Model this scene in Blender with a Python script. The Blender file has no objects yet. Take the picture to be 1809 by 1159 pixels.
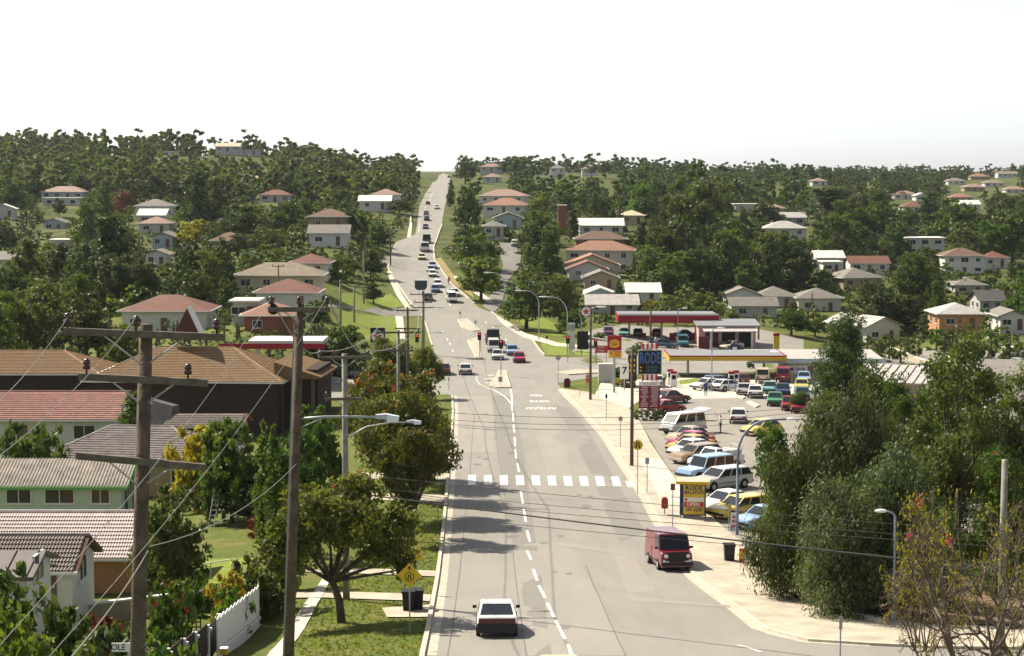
import bpy, bmesh, math, random
import numpy as np
from mathutils import Vector, Matrix

random.seed(7); RNG = np.random.default_rng(7)
SC = bpy.context.scene
COL = SC.collection
rad = math.radians

# ------------------------------------------------------------------ camera
F_PX, W_PX, H_PX, EYE_Y, ZC = 3200.0, 1809.0, 1159.0, 300.0, 26.5
PITCH = math.atan((H_PX/2-EYE_Y)/F_PX)
cam_d = bpy.data.cameras.new('camera'); cam = bpy.data.objects.new('camera', cam_d); COL.objects.link(cam)
cam_d.sensor_width = 36.0; cam_d.lens = 36.0*F_PX/W_PX
cam_d.clip_start = 0.5; cam_d.clip_end = 20000
cam.location = (0, 0, ZC); cam.rotation_euler = (math.pi/2-PITCH, 0, 0)
SC.camera = cam

# ------------------------------------------------------------------ sky and sun
SUN_DIR = Vector((-8.5, 6.6, 10.9)).normalized()          # towards the sun, ahead and to the left
SUN_EL = math.asin(SUN_DIR.z); SUN_AZ = math.atan2(SUN_DIR.x, SUN_DIR.y)
world = bpy.data.worlds.new('World'); SC.world = world; world.use_nodes = True
nt = world.node_tree; bg = nt.nodes['Background']
sky = nt.nodes.new('ShaderNodeTexSky'); sky.sky_type = 'NISHITA'; sky.sun_disc = False
sky.sun_elevation = SUN_EL; sky.sun_rotation = SUN_AZ
sky.air_density = 0.55; sky.dust_density = 0.8; sky.ozone_density = 0.5
hs_ = nt.nodes.new('ShaderNodeHueSaturation'); hs_.inputs['Saturation'].default_value = 0.35      # thin high haze whitens the whole sky
nt.links.new(sky.outputs[0], hs_.inputs['Color']); nt.links.new(hs_.outputs[0], bg.inputs[0]); bg.inputs[1].default_value = 0.105
sun_d = bpy.data.lights.new('sun', 'SUN'); sun = bpy.data.objects.new('sun', sun_d); COL.objects.link(sun)
sun_d.energy = 5.0; sun_d.angle = rad(0.53); sun_d.color = (1.0, 0.91, 0.76)
sun.rotation_euler = (-SUN_DIR).to_track_quat('-Z', 'Y').to_euler()
sun.location = (0, 0, 200)
SC.view_settings.view_transform = 'Standard'; SC.view_settings.look = 'None'
SC.view_settings.exposure = 0.92; SC.view_settings.gamma = 1.0
HAZE = 0.00004
SC.render.engine = 'CYCLES'
SC.cycles.max_bounces = 6; SC.cycles.diffuse_bounces = 2; SC.cycles.glossy_bounces = 2
SC.cycles.transmission_bounces = 3; SC.cycles.transparent_max_bounces = 4; SC.cycles.volume_bounces = 0
SC.cycles.caustics_reflective = False; SC.cycles.caustics_refractive = False

# ------------------------------------------------------------------ materials
MATS = {}
def mat(name, col, rough=0.7, spec=0.3, metal=0.0, var=0.0, scale=3.0, bump=0.0, bscale=20.0, col2=None, emit=None, objvar=0.0, coords='Object'):
    """procedural principled material: base colour, noise mix to col2 (or darker/lighter), noise bump"""
    if name in MATS: return MATS[name]
    m = bpy.data.materials.new(name); m.use_nodes = True
    n, l = m.node_tree.nodes, m.node_tree.links
    p = n['Principled BSDF']
    c = tuple(col)+(1,)
    p.inputs['Base Color'].default_value = c
    p.inputs['Roughness'].default_value = rough
    p.inputs['Specular IOR Level'].default_value = spec
    p.inputs['Metallic'].default_value = metal
    out = None
    if var or col2 or bump:
        tc = n.new('ShaderNodeTexCoord')
    if var or col2:
        nz = n.new('ShaderNodeTexNoise'); nz.inputs['Scale'].default_value = scale; nz.inputs['Detail'].default_value = 6; nz.inputs['Roughness'].default_value = 0.65
        l.new(tc.outputs[coords], nz.inputs['Vector'])
        mx = n.new('ShaderNodeMix'); mx.data_type = 'RGBA'
        rmp = n.new('ShaderNodeMapRange'); rmp.inputs[1].default_value = 0.32; rmp.inputs[2].default_value = 0.68
        l.new(nz.outputs['Fac'], rmp.inputs[0]); l.new(rmp.outputs[0], mx.inputs[0])
        a = c if col2 else tuple(x*(1-var) for x in col)+(1,)
        b = tuple(col2)+(1,) if col2 else tuple(min(1, x*(1+var)) for x in col)+(1,)
        mx.inputs[6].default_value = a; mx.inputs[7].default_value = b
        out = mx.outputs[2]
    if objvar:
        oi = n.new('ShaderNodeObjectInfo')
        hs = n.new('ShaderNodeHueSaturation')
        mr = n.new('ShaderNodeMapRange'); mr.inputs[3].default_value = 1-objvar; mr.inputs[4].default_value = 1+objvar
        l.new(oi.outputs['Random'], mr.inputs[0]); l.new(mr.outputs[0], hs.inputs['Value'])
        if out: l.new(out, hs.inputs['Color'])
        else: hs.inputs['Color'].default_value = c
        out = hs.outputs[0]
    if out: l.new(out, p.inputs['Base Color'])
    if bump:
        nb = n.new('ShaderNodeTexNoise'); nb.inputs['Scale'].default_value = bscale; nb.inputs['Detail'].default_value = 5
        l.new(tc.outputs[coords], nb.inputs['Vector'])
        bp = n.new('ShaderNodeBump'); bp.inputs['Strength'].default_value = bump; bp.inputs['Distance'].default_value = 0.05
        l.new(nb.outputs['Fac'], bp.inputs['Height']); l.new(bp.outputs[0], p.inputs['Normal'])
    if emit:
        p.inputs['Emission Color'].default_value = tuple(emit)+(1,); p.inputs['Emission Strength'].default_value = 1.2
    MATS[name] = m
    return m

# ------------------------------------------------------------------ mesh helper
class MB:
    def __init__(s): s.v = []; s.f = []; s.m = []; s.cm = 0
    def add(s, vs, fs, M=None):
        o = len(s.v)
        if M is not None: vs = [M @ Vector(p) for p in vs]
        s.v += [tuple(p) for p in vs]; s.f += [tuple(i+o for i in f) for f in fs]; s.m += [s.cm]*len(fs)
        return s
    def box(s, c, d, rz=0.0, M=None, taper=1.0):
        x, y, z = d[0]/2, d[1]/2, d[2]/2; t = taper
        vs = [(-x,-y,-z),(x,-y,-z),(x,y,-z),(-x,y,-z),(-x*t,-y*t,z),(x*t,-y*t,z),(x*t,y*t,z),(-x*t,y*t,z)]
        R = Matrix.Translation(Vector(c)) @ Matrix.Rotation(rz, 4, 'Z')
        if M is not None: R = M @ R
        return s.add(vs, [(0,3,2,1),(4,5,6,7),(0,1,5,4),(1,2,6,5),(2,3,7,6),(3,0,4,7)], R)
    def tube(s, p0, p1, r0, r1=None, n=8, caps=True):
        p0, p1 = Vector(p0), Vector(p1); r1 = r0 if r1 is None else r1
        q = (p1-p0).to_track_quat('Z', 'Y').to_matrix()
        vs = []
        for P, r in ((p0, r0), (p1, r1)):
            for k in range(n):
                a = 2*math.pi*k/n; vs.append(P + q @ Vector((r*math.cos(a), r*math.sin(a), 0)))
        fs = [(k, (k+1) % n, n+(k+1) % n, n+k) for k in range(n)]
        if caps: fs += [tuple(range(n-1, -1, -1)), tuple(range(n, 2*n))]
        return s.add(vs, fs)
    def path(s, pts, r, n=6, r_end=None):
        pts = [Vector(p) for p in pts]; N = len(pts); vs = []; fs = []
        for i, P in enumerate(pts):
            d = (pts[min(i+1, N-1)]-pts[max(i-1, 0)]).normalized(); q = d.to_track_quat('Z', 'Y').to_matrix()
            rr = r if r_end is None else r+(r_end-r)*i/(N-1)
            for k in range(n):
                a = 2*math.pi*k/n; vs.append(P + q @ Vector((rr*math.cos(a), rr*math.sin(a), 0)))
        for i in range(N-1):
            for k in range(n): fs.append((i*n+k, i*n+(k+1) % n, (i+1)*n+(k+1) % n, (i+1)*n+k))
        fs += [tuple(range(n-1, -1, -1)), tuple(range((N-1)*n, N*n))]
        return s.add(vs, fs)
    def poly(s, pts): return s.add(pts, [tuple(range(len(pts)))])
    def prism(s, pts, d):
        """closed prism: planar polygon pts (3d) extruded by vector d"""
        d = Vector(d); n = len(pts); pts = [Vector(p) for p in pts]
        vs = pts + [p+d for p in pts]
        fs = [tuple(range(n-1, -1, -1)), tuple(range(n, 2*n))] + [(k, (k+1) % n, n+(k+1) % n, n+k) for k in range(n)]
        return s.add(vs, fs)
    def lathe(s, prof, c=(0, 0, 0), n=10):
        vs = []; fs = []
        for r, z in prof:
            for k in range(n):
                a = 2*math.pi*k/n; vs.append((c[0]+r*math.cos(a), c[1]+r*math.sin(a), c[2]+z))
        N = len(prof)
        for i in range(N-1):
            for k in range(n): fs.append((i*n+k, i*n+(k+1) % n, (i+1)*n+(k+1) % n, (i+1)*n+k))
        fs += [tuple(range(n-1, -1, -1)), tuple(range((N-1)*n, N*n))]
        return s.add(vs, fs)
    def mesh(s, name, mats, smooth=False):
        me = bpy.data.meshes.new(name); me.from_pydata(s.v, [], s.f)
        mats = mats if isinstance(mats, (list, tuple)) else [mats]
        for m in mats: me.materials.append(m)
        if len(mats) > 1: me.polygons.foreach_set('material_index', s.m)
        if smooth: me.polygons.foreach_set('use_smooth', [True]*len(me.polygons))
        me.update(); return me
    def build(s, name, mats, parent=None, smooth=False, loc=None, rz=None):
        return link(name, s.mesh(name, mats, smooth), parent, loc, rz)

def link(name, me, parent=None, loc=None, rz=None):
    o = bpy.data.objects.new(name, me); COL.objects.link(o)
    if parent is not None: o.parent = parent
    if loc is not None: o.location = loc
    if rz is not None: o.rotation_euler = (0, 0, rz)
    return o
def np_mesh(name, V, Fq, mats, matidx=None, tint=None, smooth=False):
    """fast mesh from numpy arrays of quads (n,4)"""
    me = bpy.data.meshes.new(name); V = np.asarray(V, np.float32); Fq = np.asarray(Fq, np.int32)
    me.vertices.add(len(V)); me.vertices.foreach_set('co', V.ravel())
    k = Fq.shape[1]
    me.loops.add(Fq.size); me.loops.foreach_set('vertex_index', Fq.ravel())
    me.polygons.add(len(Fq)); me.polygons.foreach_set('loop_start', np.arange(0, Fq.size, k, dtype=np.int32))
    me.polygons.foreach_set('loop_total', np.full(len(Fq), k, np.int32))
    for m in (mats if isinstance(mats, (list, tuple)) else [mats]): me.materials.append(m)
    if matidx is not None: me.polygons.foreach_set('material_index', np.asarray(matidx, np.int32))
    if smooth: me.polygons.foreach_set('use_smooth', np.ones(len(Fq), bool))
    me.update(calc_edges=True)
    if tint is not None:
        a = me.attributes.new('tint', 'FLOAT', 'FACE'); a.data.foreach_set('value', np.asarray(tint, np.float32))
    return me
def tag(o, label=None, cat=None, group=None, kind=None):
    if label: o['label'] = label
    if cat: o['category'] = cat
    if group: o['group'] = group
    if kind: o['kind'] = kind
    return o
def thing(name, label, cat, loc=(0, 0, 0), rz=0.0, group=None):
    o = bpy.data.objects.new(name, None); COL.objects.link(o); o.empty_display_size = 0.3
    o.location = loc; o.rotation_euler = (0, 0, rz)
    return tag(o, label, cat, group)
def copy_tree(o, parent=None):
    c = o.copy(); COL.objects.link(c)
    if parent is not None: c.parent = parent
    for ch in list(o.children): copy_tree(ch, c)
    return c
def text_mesh(body, size, name='lettering', bold=0.0, extrude=0.004, align='CENTER', shear=0.0, sx=1.0):
    cu = bpy.data.curves.new(name, 'FONT'); cu.body = body; cu.size = size; cu.extrude = extrude; cu.offset = bold
    cu.align_x = align; cu.align_y = 'CENTER'; cu.resolution_u = 2; cu.space_line = 0.9
    t = bpy.data.objects.new('tmp_text', cu); COL.objects.link(t)
    dg = bpy.context.evaluated_depsgraph_get(); me = bpy.data.meshes.new_from_object(t.evaluated_get(dg))
    bpy.data.objects.remove(t); bpy.data.curves.remove(cu)
    if sx != 1.0: me.transform(Matrix.Diagonal((sx, 1, 1, 1)))
    return me
def text_on(body, size, m, parent, loc, rot=(math.pi/2, 0, 0), name='lettering', **k):
    me = text_mesh(body, size, name, **k); me.materials.clear(); me.materials.append(m)
    o = link(name, me, parent, loc); o.rotation_euler = rot
    return o

# ------------------------------------------------------------------ where the houses stand
HL = [
# label, px, base_y, Y, width_px, depth, yaw, roof, roof colour, wall colour, storeys
("white house with a red hip roof and dark doors behind the church", 290,588,246,150,9,0,'hip','red','white',1,3.0),
("pale blue house with a pink hip roof high on the left hillside",110,352,640,76,9,-5,'hip','pink','blue',1),
("low white flat roofed shed below the pale blue hillside house",108,364,620,62,6,0,'flat','white','white',1),
("small white sheet roof at the left edge of the hillside",6,384,560,40,7,10,'gabley','white','grey',1),
("house with a wide brown roof and white veranda right of the red tree",270,380,520,62,9,0,'hip','grey','white',1),
("white weatherboard house below the brown veranda house",268,397,500,46,8,0,'gablex','white','white',1),
("house with a pinkish white roof among trees left of the yellow tree",272,412,480,54,8,0,'hip','pink','white',1),
("pale blue gabled house left of the yellow tree",287,437,440,36,9,0,'gabley','grey','blue',1),
("small white cottage left of the two clipped conifers",276,470,400,36,7,0,'gabley','tan','white',1),
("pale blue gabled cottage deep in the left trees",95,408,560,34,8,0,'gabley','grey','blue',1),
("narrow white carport house under tall left trees",104,442,480,30,7,0,'flat','white','white',1),
("grey house at the left edge behind the tall dark tree",8,478,420,56,8,0,'gablex','grey','grey',1),
("brown brick house with a brown roof beside a bare shrub",408,444,430,66,9,10,'hip','brown','tan',1),
("long pale house with a tan hip roof behind the red tiled roof",490,514,300,150,9,0,'hip','tan','cream',1),
("house with a red brown roof peeping over the tan hip roof",545,490,325,66,8,0,'hip','red','white',1),
("house with a dark red tiled roof above the orange roofed house",505,548,262,104,8,0,'hip','red','white',1),
("low house with an orange hip roof behind the pole top",478,592,235,92,8,5,'hip','orange','brick',1),
("low shed with a flat white roof beside the orange roofed house",432,568,240,40,5,0,'flat','white','grey',1),
("olive brick two storey house with a brown roof on the left slope",580,405,430,70,8,0,'hip','brown','olive',1,3.0),
("white house with a grey roof below the olive brick house",580,434,400,68,8,0,'gablex','grey','white',1,2.8),
("house with a pink brown roof near the top of the main road",680,358,600,50,9,0,'hip','pink','white',1),
("long white roofed house below the pink brown roof by the road",662,370,560,54,8,0,'gablex','white','white',1),
("house with a red brown roof in the middle of the left wood",486,357,650,54,8,0,'hip','red','white',1),
("long tan roofed house on the left skyline",402,268,900,42,8,0,'gablex','cream','grey',1),
("grey flat roofed house on the left skyline",440,274,900,34,8,0,'flat','pale','grey',1),
("small pink roofed house beside the road near the summit",870,322,900,32,8,0,'hip','pink','white',1),
("pale house with a pink roof on the skyline right of the road",868,303,1000,40,8,0,'hip','pink','grey',1),
("house with a faded pink hip roof above the orange roof",886,360,600,80,10,-10,'hip','pink','white',1),
("house with a bright orange hip roof right of the main road",890,378,540,74,10,-10,'hip','orange','white',1),
("pale blue gabled house below the bright orange roof",897,402,500,48,9,0,'gabley','grey','blue',1),
("small grey hip roofed house left of the climbing side road",872,418,450,34,8,0,'hip','grey','grey',1),
("house with a long white roof and open posts beside the brick tower",1062,415,500,76,9,0,'gablex','white','white',1),
("cream flat house behind dark cypresses",1118,396,540,40,8,0,'hip','cream','cream',1),
("long red brick house with a brown roof below the white roof",1062,440,468,88,9,0,'hip','brown','brick',1),
("two storey white house with an orange red hip roof",1058,482,432,116,10,-8,'hip','orange','white',2,2.7),
("cream gabled house with a red roof in front of the two storey house",1046,487,414,92,9,0,'gabley','orange','cream',1,2.4),
("white gabled house below the cream gabled house",1038,494,400,66,8,0,'gabley','red','white',1,2.3),
("tan house with a grey gabled roof below the white gable",1062,511,386,58,8,0,'gabley','grey','tan',1,2.4),
("pale blue gabled house with a white roof near the star sign",1060,541,366,54,9,0,'gabley','white','blue',1,2.4),
("low building with a long white sheet roof right of the conical tree",1137,535,372,56,8,0,'gablex','white','white',1,2.2),
("low house with a grey sheet roof behind the red canopy",1082,556,352,88,8,0,'gablex','pale','grey',1,2.0),
("two storey white house with a pale roof on the valley side",1388,434,560,72,10,0,'hip','pale','white',2,2.7),
("white two storey flat roofed house with long window rows",1634,452,520,68,9,0,'flat','white','white',2,2.5),
("small building with a bright white roof below the valley house",1466,473,470,48,8,0,'gablex','white','white',1),
("white house with a red gabled roof in the valley",1536,482,480,68,8,0,'gablex','red','white',1),
("white house with a brown hip roof on high base at right",1704,486,470,70,9,0,'hip','brown','white',2,2.5),
("white house with a bright red roof at the right edge",1760,472,480,42,8,0,'hip','red','white',1),
("house with a grey and red valley roof among shrubs",1524,510,420,74,10,15,'hip','grey','tan',1),
("grey gabled house leftmost in the valley row",1312,542,390,60,8,0,'gabley','grey','white',1),
("brown grey hip roofed house in the middle of the valley row",1372,544,392,70,9,0,'hip','grey','grey',1),
("white house with dark windows and grey hip roof ending the valley row",1448,551,388,76,9,0,'hip','grey','white',1,3.0),
("long low house with a grey roof behind the service station",1332,562,372,80,7,0,'gablex','grey','grey',1),
("white gabled house with a pale roof and long side wall",1560,604,334,74,12,28,'gabley','pale','white',1,3.0),
("orange brick house with a pale grey hip roof",1698,582,322,78,9,0,'hip','pale','orange',1,2.8),
("white gabled house with grey roof at the right edge",1790,583,332,46,9,0,'gabley','grey','white',1),
("grey hip roofed house half hidden beyond the orange brick house",1714,522,440,54,9,0,'hip','grey','grey',1),
("dark roofed house behind the orange brick house",1752,553,360,42,8,0,'gablex','dark','grey',1),
("house with a flat white roof high on the valley slope",1322,374,650,46,8,0,'flat','white','grey',1),
("pink roofed house beside the flat white roof",1366,381,640,42,8,0,'hip','pink','tan',1),
("long grey roofed house above the two storey valley house",1394,398,610,56,8,0,'gablex','pale','grey',1),
("house with a red hip roof in the far right trees",1618,376,750,46,9,0,'hip','red','white',1),
("house with a bright white roof far right of the red hip roof",1714,372,760,34,8,0,'gablex','white','white',1),
("far pink roofed house above the red hip roof",1600,352,950,40,9,0,'hip','pink','white',1),
("far pale roofed house above the red hip roof",1630,355,930,24,9,0,'gabley','pale','white',1),
("far orange roofed house right of the pine crown",1700,357,960,38,9,0,'hip','orange','tan',1),
("pink roofed house on the far right slope, second row",1722,338,1100,36,9,0,'hip','pink','tan',1),
("pink roofed house on the far right slope, at the picture edge",1795,342,1100,36,9,0,'hip','pink','white',1),
("tan roofed house on the far right slope under the skyline",1757,330,1200,34,9,0,'hip','tan','white',1),
("grey roofed house on the far right slope",1690,326,1250,30,9,0,'hip','grey','white',1),
("orange roofed house near the far right skyline",1732,318,1350,34,9,0,'hip','orange','tan',1),
("long tan roofed house on the far right skyline",1780,313,1400,34,9,0,'gablex','tan','white',1),
("white walled house on the middle skyline",1448,328,1000,26,8,0,'hip','pink','white',1),
("grey house on the skyline between two gums",985,305,1050,26,8,0,'hip','grey','white',1),
("pink roofed house on the skyline right of the tall gums",1042,306,1050,28,8,0,'hip','pink','white',1),
("white walled house on the skyline left of the summit gap",300,277,900,24,8,0,'flat','white','white',1),
("low white shed at the grass edge behind the valley garden",1470,482,455,30,6,0,'flat','white','white',1),
]
# ------------------------------------------------------------------ terrain
_ry = np.array([-200,-60,0,40,60,76,83,90,97,104,111,120,130,140,150,160,175,190,215,237,267,300,337,400,460,560,650,800,1000,1200,1300,1450,1800,2600,6000.])
_rz = np.array([18,16,14.6,11,8.9,7.05,6.25,5.5,4.85,4.35,3.95,3.65,3.45,3.22,3.0,2.78,2.35,1.85,1.0,.35,-.15,.5,2.2,5.2,8.0,11,13,16.2,20,23.6,24.6,23.5,21.5,20.5,20.])
_fy = np.concatenate([np.arange(-200, 420, 2.0), np.geomspace(420, 6000, 300)])
_fz = np.interp(_fy, _ry, _rz)
for _ in range(12):
    _fz[1:-1] = 0.25*_fz[:-2]+0.5*_fz[1:-1]+0.25*_fz[2:]
def zroad(y): return np.interp(y, _fy, _fz)
_c, _s = math.cos(PITCH), math.sin(PITCH)
def P(px, py, Y):
    """photo pixel at forward distance Y -> world point"""
    u, v = (px-W_PX/2)/F_PX, (py-H_PX/2)/F_PX
    t = Y/(_c - v*_s)
    return Vector((u*t, Y, ZC + t*(-_s - v*_c)))
def proj(p):
    x, y, z = p[0], p[1], p[2]-ZC
    d = y*_c - z*_s; up = y*_s + z*_c
    return W_PX/2 + F_PX*x/d, H_PX/2 - F_PX*up/d
def ppm(Y): return F_PX/Y
CTRL = [(150,1065,95),(-60,1090,85),(420,1112,80),(300,880,139),(60,885,139),(150,790,175),(480,790,175),(-40,795,175),
        (290,588,246),(90,640,240),(490,520,300),(590,435,400),(300,470,420),(60,470,420),(100,362,640),(350,400,560),(600,380,620),(420,330,850),
        (200,276,900),(0,268,900),(500,296,1000),(620,300,1050),(700,310,1100),(-150,262,900),(330,277,900),(100,320,760),(300,325,760),(-200,1000,110),(-200,400,600),
        (1000,590,290),(1200,585,330),(1300,650,245),(1600,606,340),(1800,596,340),(1450,540,400),(1250,500,450),(1550,500,480),
        (1400,440,560),(1640,445,560),(1850,450,560),(1150,400,560),(1100,490,425),(1050,440,470),(1060,600,300),(1270,612,302),(1180,602,310),(900,450,425),(1000,350,800),
        (1700,372,800),(1700,335,1200),(1300,348,1000),(1300,318,1600),(1000,325,1050),(1900,330,1200),(1500,395,720),
        (1500,1000,100),(1800,1060,90),(1500,760,165),(1750,760,165),(1700,680,240),(2000,900,120)]
CTRL += [(h[1], h[2], h[3]) for h in HL]
_cp = []
for a, b, Y in CTRL:
    p = P(a, b, Y); _cp.append((p.x, Y, p.z-float(zroad(Y))))
for Y in (20,45,65,85,105,130,160,190,220,250,280,310,345,380,420,470,530,600,700,850,1000,1200,1400,1800,2600,4000):
    xc = float(np.interp(Y, [0,76,175,267,337,460,650,1300,4000], [4.5,2.2,0.5,-4,-14,-22,-27,-48,-100]))
    hw = 9 if Y < 300 else 6
    for x in (xc-hw, xc, xc+hw): _cp.append((x, Y, 0.0))
for x in (-900, -400, 0, 400, 900): _cp.append((x, 2600, 0.0)); _cp.append((x*1.5, 4500, 2.0))
_cp = np.array(_cp)
def _uv(x, y): return x/(0.22*np.maximum(y, 0)+28.0), np.log(np.maximum(y, -20)+70.0)*2.3
_cu, _cv = _uv(_cp[:, 0], _cp[:, 1])
def T(x, y):
    x = np.asarray(x, float); y = np.asarray(y, float)
    u, v = _uv(x, y)
    d2 = (u[..., None]-_cu)**2 + (v[..., None]-_cv)**2
    w = 1.0/(d2+0.004)**1.7
    return zroad(y) + (w*_cp[:, 2]).sum(-1)/w.sum(-1)
def Tz(x, y): return float(T(np.array([x]), np.array([y]))[0])
_YS = np.concatenate([np.arange(28, 420, 1.5), np.geomspace(420, 4500, 260)])
def G(px, py):
    """photo pixel -> point on the ground"""
    u, v = (px-W_PX/2)/F_PX, (py-H_PX/2)/F_PX
    t = _YS/(_c - v*_s); X = u*t; Z = ZC + t*(-_s - v*_c)
    e = Z - T(X, _YS); k = np.argmax(e < 0)
    if e[k] >= 0: k = len(e)-1
    if k == 0: k = 1
    f = e[k-1]/(e[k-1]-e[k]+1e-9); Y = float(_YS[k-1] + min(max(f, 0), 1)*(_YS[k]-_YS[k-1]))
    p = P(px, py, Y); return Vector((p.x, Y, Tz(p.x, Y)))
def at(px, Y):
    """ground point under pixel column px at distance Y"""
    x = (px-W_PX/2)/F_PX*Y*1.0
    for _ in range(4):
        z = Tz(x, Y); d = Y*_c-(z-ZC)*_s; x = (px-W_PX/2)/F_PX*d
    return Vector((x, Y, Tz(x, Y)))
# ------------------------------------------------------------------ ground and paving
def ground_mat():
    m = bpy.data.materials.new('ground_grass'); m.use_nodes = True; n, l = m.node_tree.nodes, m.node_tree.links
    p = n['Principled BSDF']; p.inputs['Roughness'].default_value = 0.9; p.inputs['Specular IOR Level'].default_value = 0.1
    tc = n.new('ShaderNodeTexCoord')
    def noise(s, d=6):
        z = n.new('ShaderNodeTexNoise'); z.inputs['Scale'].default_value = s; z.inputs['Detail'].default_value = d; z.inputs['Roughness'].default_value = .7
        l.new(tc.outputs['Object'], z.inputs['Vector']); return z
    def ramp(z, a, b):
        r = n.new('ShaderNodeMapRange'); r.inputs[1].default_value = a; r.inputs[2].default_value = b; l.new(z.outputs['Fac'], r.inputs[0]); return r
    def mix(f, a, b):
        x = n.new('ShaderNodeMix'); x.data_type = 'RGBA'; l.new(f.outputs[0], x.inputs[0])
        for i, c in ((6, a), (7, b)):
            if isinstance(c, tuple): x.inputs[i].default_value = c+(1,)
            else: l.new(c.outputs[2], x.inputs[i])
        return x
    a = mix(ramp(noise(.35), .4, .62), (.085, .115, .02), (.19, .165, .055))
    b = mix(ramp(noise(3.0), .35, .7), (.06, .095, .016), (.125, .15, .03))
    f = ramp(noise(.9), .35, .65)
    x = n.new('ShaderNodeMix'); x.data_type = 'RGBA'; l.new(f.outputs[0], x.inputs[0]); l.new(a.outputs[2], x.inputs[6]); l.new(b.outputs[2], x.inputs[7])
    # the slopes beyond the intersection are scrub and leaf litter rather than lawn
    sx = n.new('ShaderNodeSeparateXYZ'); l.new(tc.outputs['Object'], sx.inputs[0]); fy = n.new('ShaderNodeMapRange'); fy.inputs[1].default_value = 300; fy.inputs[2].default_value = 420; fy.inputs[4].default_value = .85; l.new(sx.outputs['Y'], fy.inputs[0])
    sc = mix(ramp(noise(.12), .42, .6), (.035, .05, .014), (.10, .105, .03))
    y = n.new('ShaderNodeMix'); y.data_type = 'RGBA'; l.new(fy.outputs[0], y.inputs[0]); l.new(x.outputs[2], y.inputs[6]); l.new(sc.outputs[2], y.inputs[7])
    l.new(y.outputs[2], p.inputs['Base Color'])
    bp = n.new('ShaderNodeBump'); bp.inputs['Strength'].default_value = .8; bp.inputs['Distance'].default_value = .12
    l.new(noise(9, 8).outputs['Fac'], bp.inputs['Height']); l.new(bp.outputs[0], p.inputs['Normal'])
    return m
def asphalt(name, c1, c2, c3, patch=.12):
    m = bpy.data.materials.new(name); m.use_nodes = True; n, l = m.node_tree.nodes, m.node_tree.links
    p = n['Principled BSDF']; p.inputs['Roughness'].default_value = .78; p.inputs['Specular IOR Level'].default_value = .35
    tc = n.new('ShaderNodeTexCoord'); mp = n.new('ShaderNodeMapping'); mp.inputs['Scale'].default_value = (1, .16, 1); l.new(tc.outputs['Object'], mp.inputs[0])
    def noise(s, vec, d=6):
        z = n.new('ShaderNodeTexNoise'); z.inputs['Scale'].default_value = s; z.inputs['Detail'].default_value = d; z.inputs['Roughness'].default_value = .65
        l.new(vec, z.inputs['Vector']); r = n.new('ShaderNodeMapRange'); r.inputs[1].default_value = .36; r.inputs[2].default_value = .66; l.new(z.outputs['Fac'], r.inputs[0]); return r.outputs[0]
    x = n.new('ShaderNodeMix'); x.data_type = 'RGBA'; l.new(noise(patch*6, mp.outputs[0]), x.inputs[0]); x.inputs[6].default_value = c1+(1,); x.inputs[7].default_value = c2+(1,)
    f = n.new('ShaderNodeMath'); f.operation = 'MULTIPLY'; f.inputs[1].default_value = .5; l.new(noise(patch, tc.outputs['Object']), f.inputs[0])
    y = n.new('ShaderNodeMix'); y.data_type = 'RGBA'; l.new(f.outputs[0], y.inputs[0]); l.new(x.outputs[2], y.inputs[6]); y.inputs[7].default_value = c3+(1,)
    g = n.new('ShaderNodeMath'); g.operation = 'MULTIPLY'; g.inputs[1].default_value = .35; l.new(noise(14, tc.outputs['Object'], 3), g.inputs[0])
    w = n.new('ShaderNodeMix'); w.data_type = 'RGBA'; l.new(g.outputs[0], w.inputs[0]); l.new(y.outputs[2], w.inputs[6]); w.inputs[7].default_value = tuple(c*.55 for c in c1)+(1,)
    l.new(w.outputs[2], p.inputs['Base Color'])
    bp = n.new('ShaderNodeBump'); bp.inputs['Strength'].default_value = .35; bp.inputs['Distance'].default_value = .02
    nz = n.new('ShaderNodeTexNoise'); nz.inputs['Scale'].default_value = 30; l.new(tc.outputs['Object'], nz.inputs['Vector']); l.new(nz.outputs['Fac'], bp.inputs['Height']); l.new(bp.outputs[0], p.inputs['Normal'])
    return m
M_GRASS = ground_mat()
M_ROAD = asphalt('road_asphalt', (.205, .192, .168), (.25, .234, .204), (.285, .265, .228))
M_PATCH = asphalt('patched_asphalt', (.25, .233, .20), (.29, .27, .23), (.235, .22, .19))
M_DARKPATCH = asphalt('older_asphalt', (.19, .178, .156), (.215, .20, .176), (.18, .168, .15))
M_LOT = asphalt('car_park_asphalt', (.22, .20, .172), (.27, .245, .21), (.30, .272, .228), .2)
M_CONC = mat('footpath_concrete', (.39, .345, .27), .85, .2, var=.22, scale=.7, bump=.15, bscale=12)
M_CONCW = mat('pale_concrete', (.50, .46, .38), .85, .2, var=.1, scale=1.2)
M_KERB = mat('kerb_concrete', (.46, .42, .34), .85, .2, var=.2, scale=2)
M_GUT = mat('gutter_concrete', (.40, .36, .29), .85, .2, var=.2, scale=2)
M_WHITE = mat('road_paint_white', (.70, .68, .62), .6, .3, var=.16, scale=4)
M_WHITEWORN = mat('road_paint_worn', (.5, .48, .42), .7, .3, var=.25, scale=4)
M_SEAM_SHADOW = mat('tar_seam_wire_shadow', (.13, .12, .105), .7, .3); M_STAIN = mat('oil_stain', (.15, .135, .115), .6, .4, var=.2)
M_DIRT = mat('garden_soil', (.16, .11, .07), .95, .1, var=.4, scale=1.5)
M_DRY = mat('dry_grass_strip', (.26, .20, .09), .95, .1, var=.3, scale=1.2)
M_LAWN = mat('mown_lawn', (.12, .18, .022), .95, .1, var=.3, scale=.8, bump=.6, bscale=9, col2=(.21, .22, .05))

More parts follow.
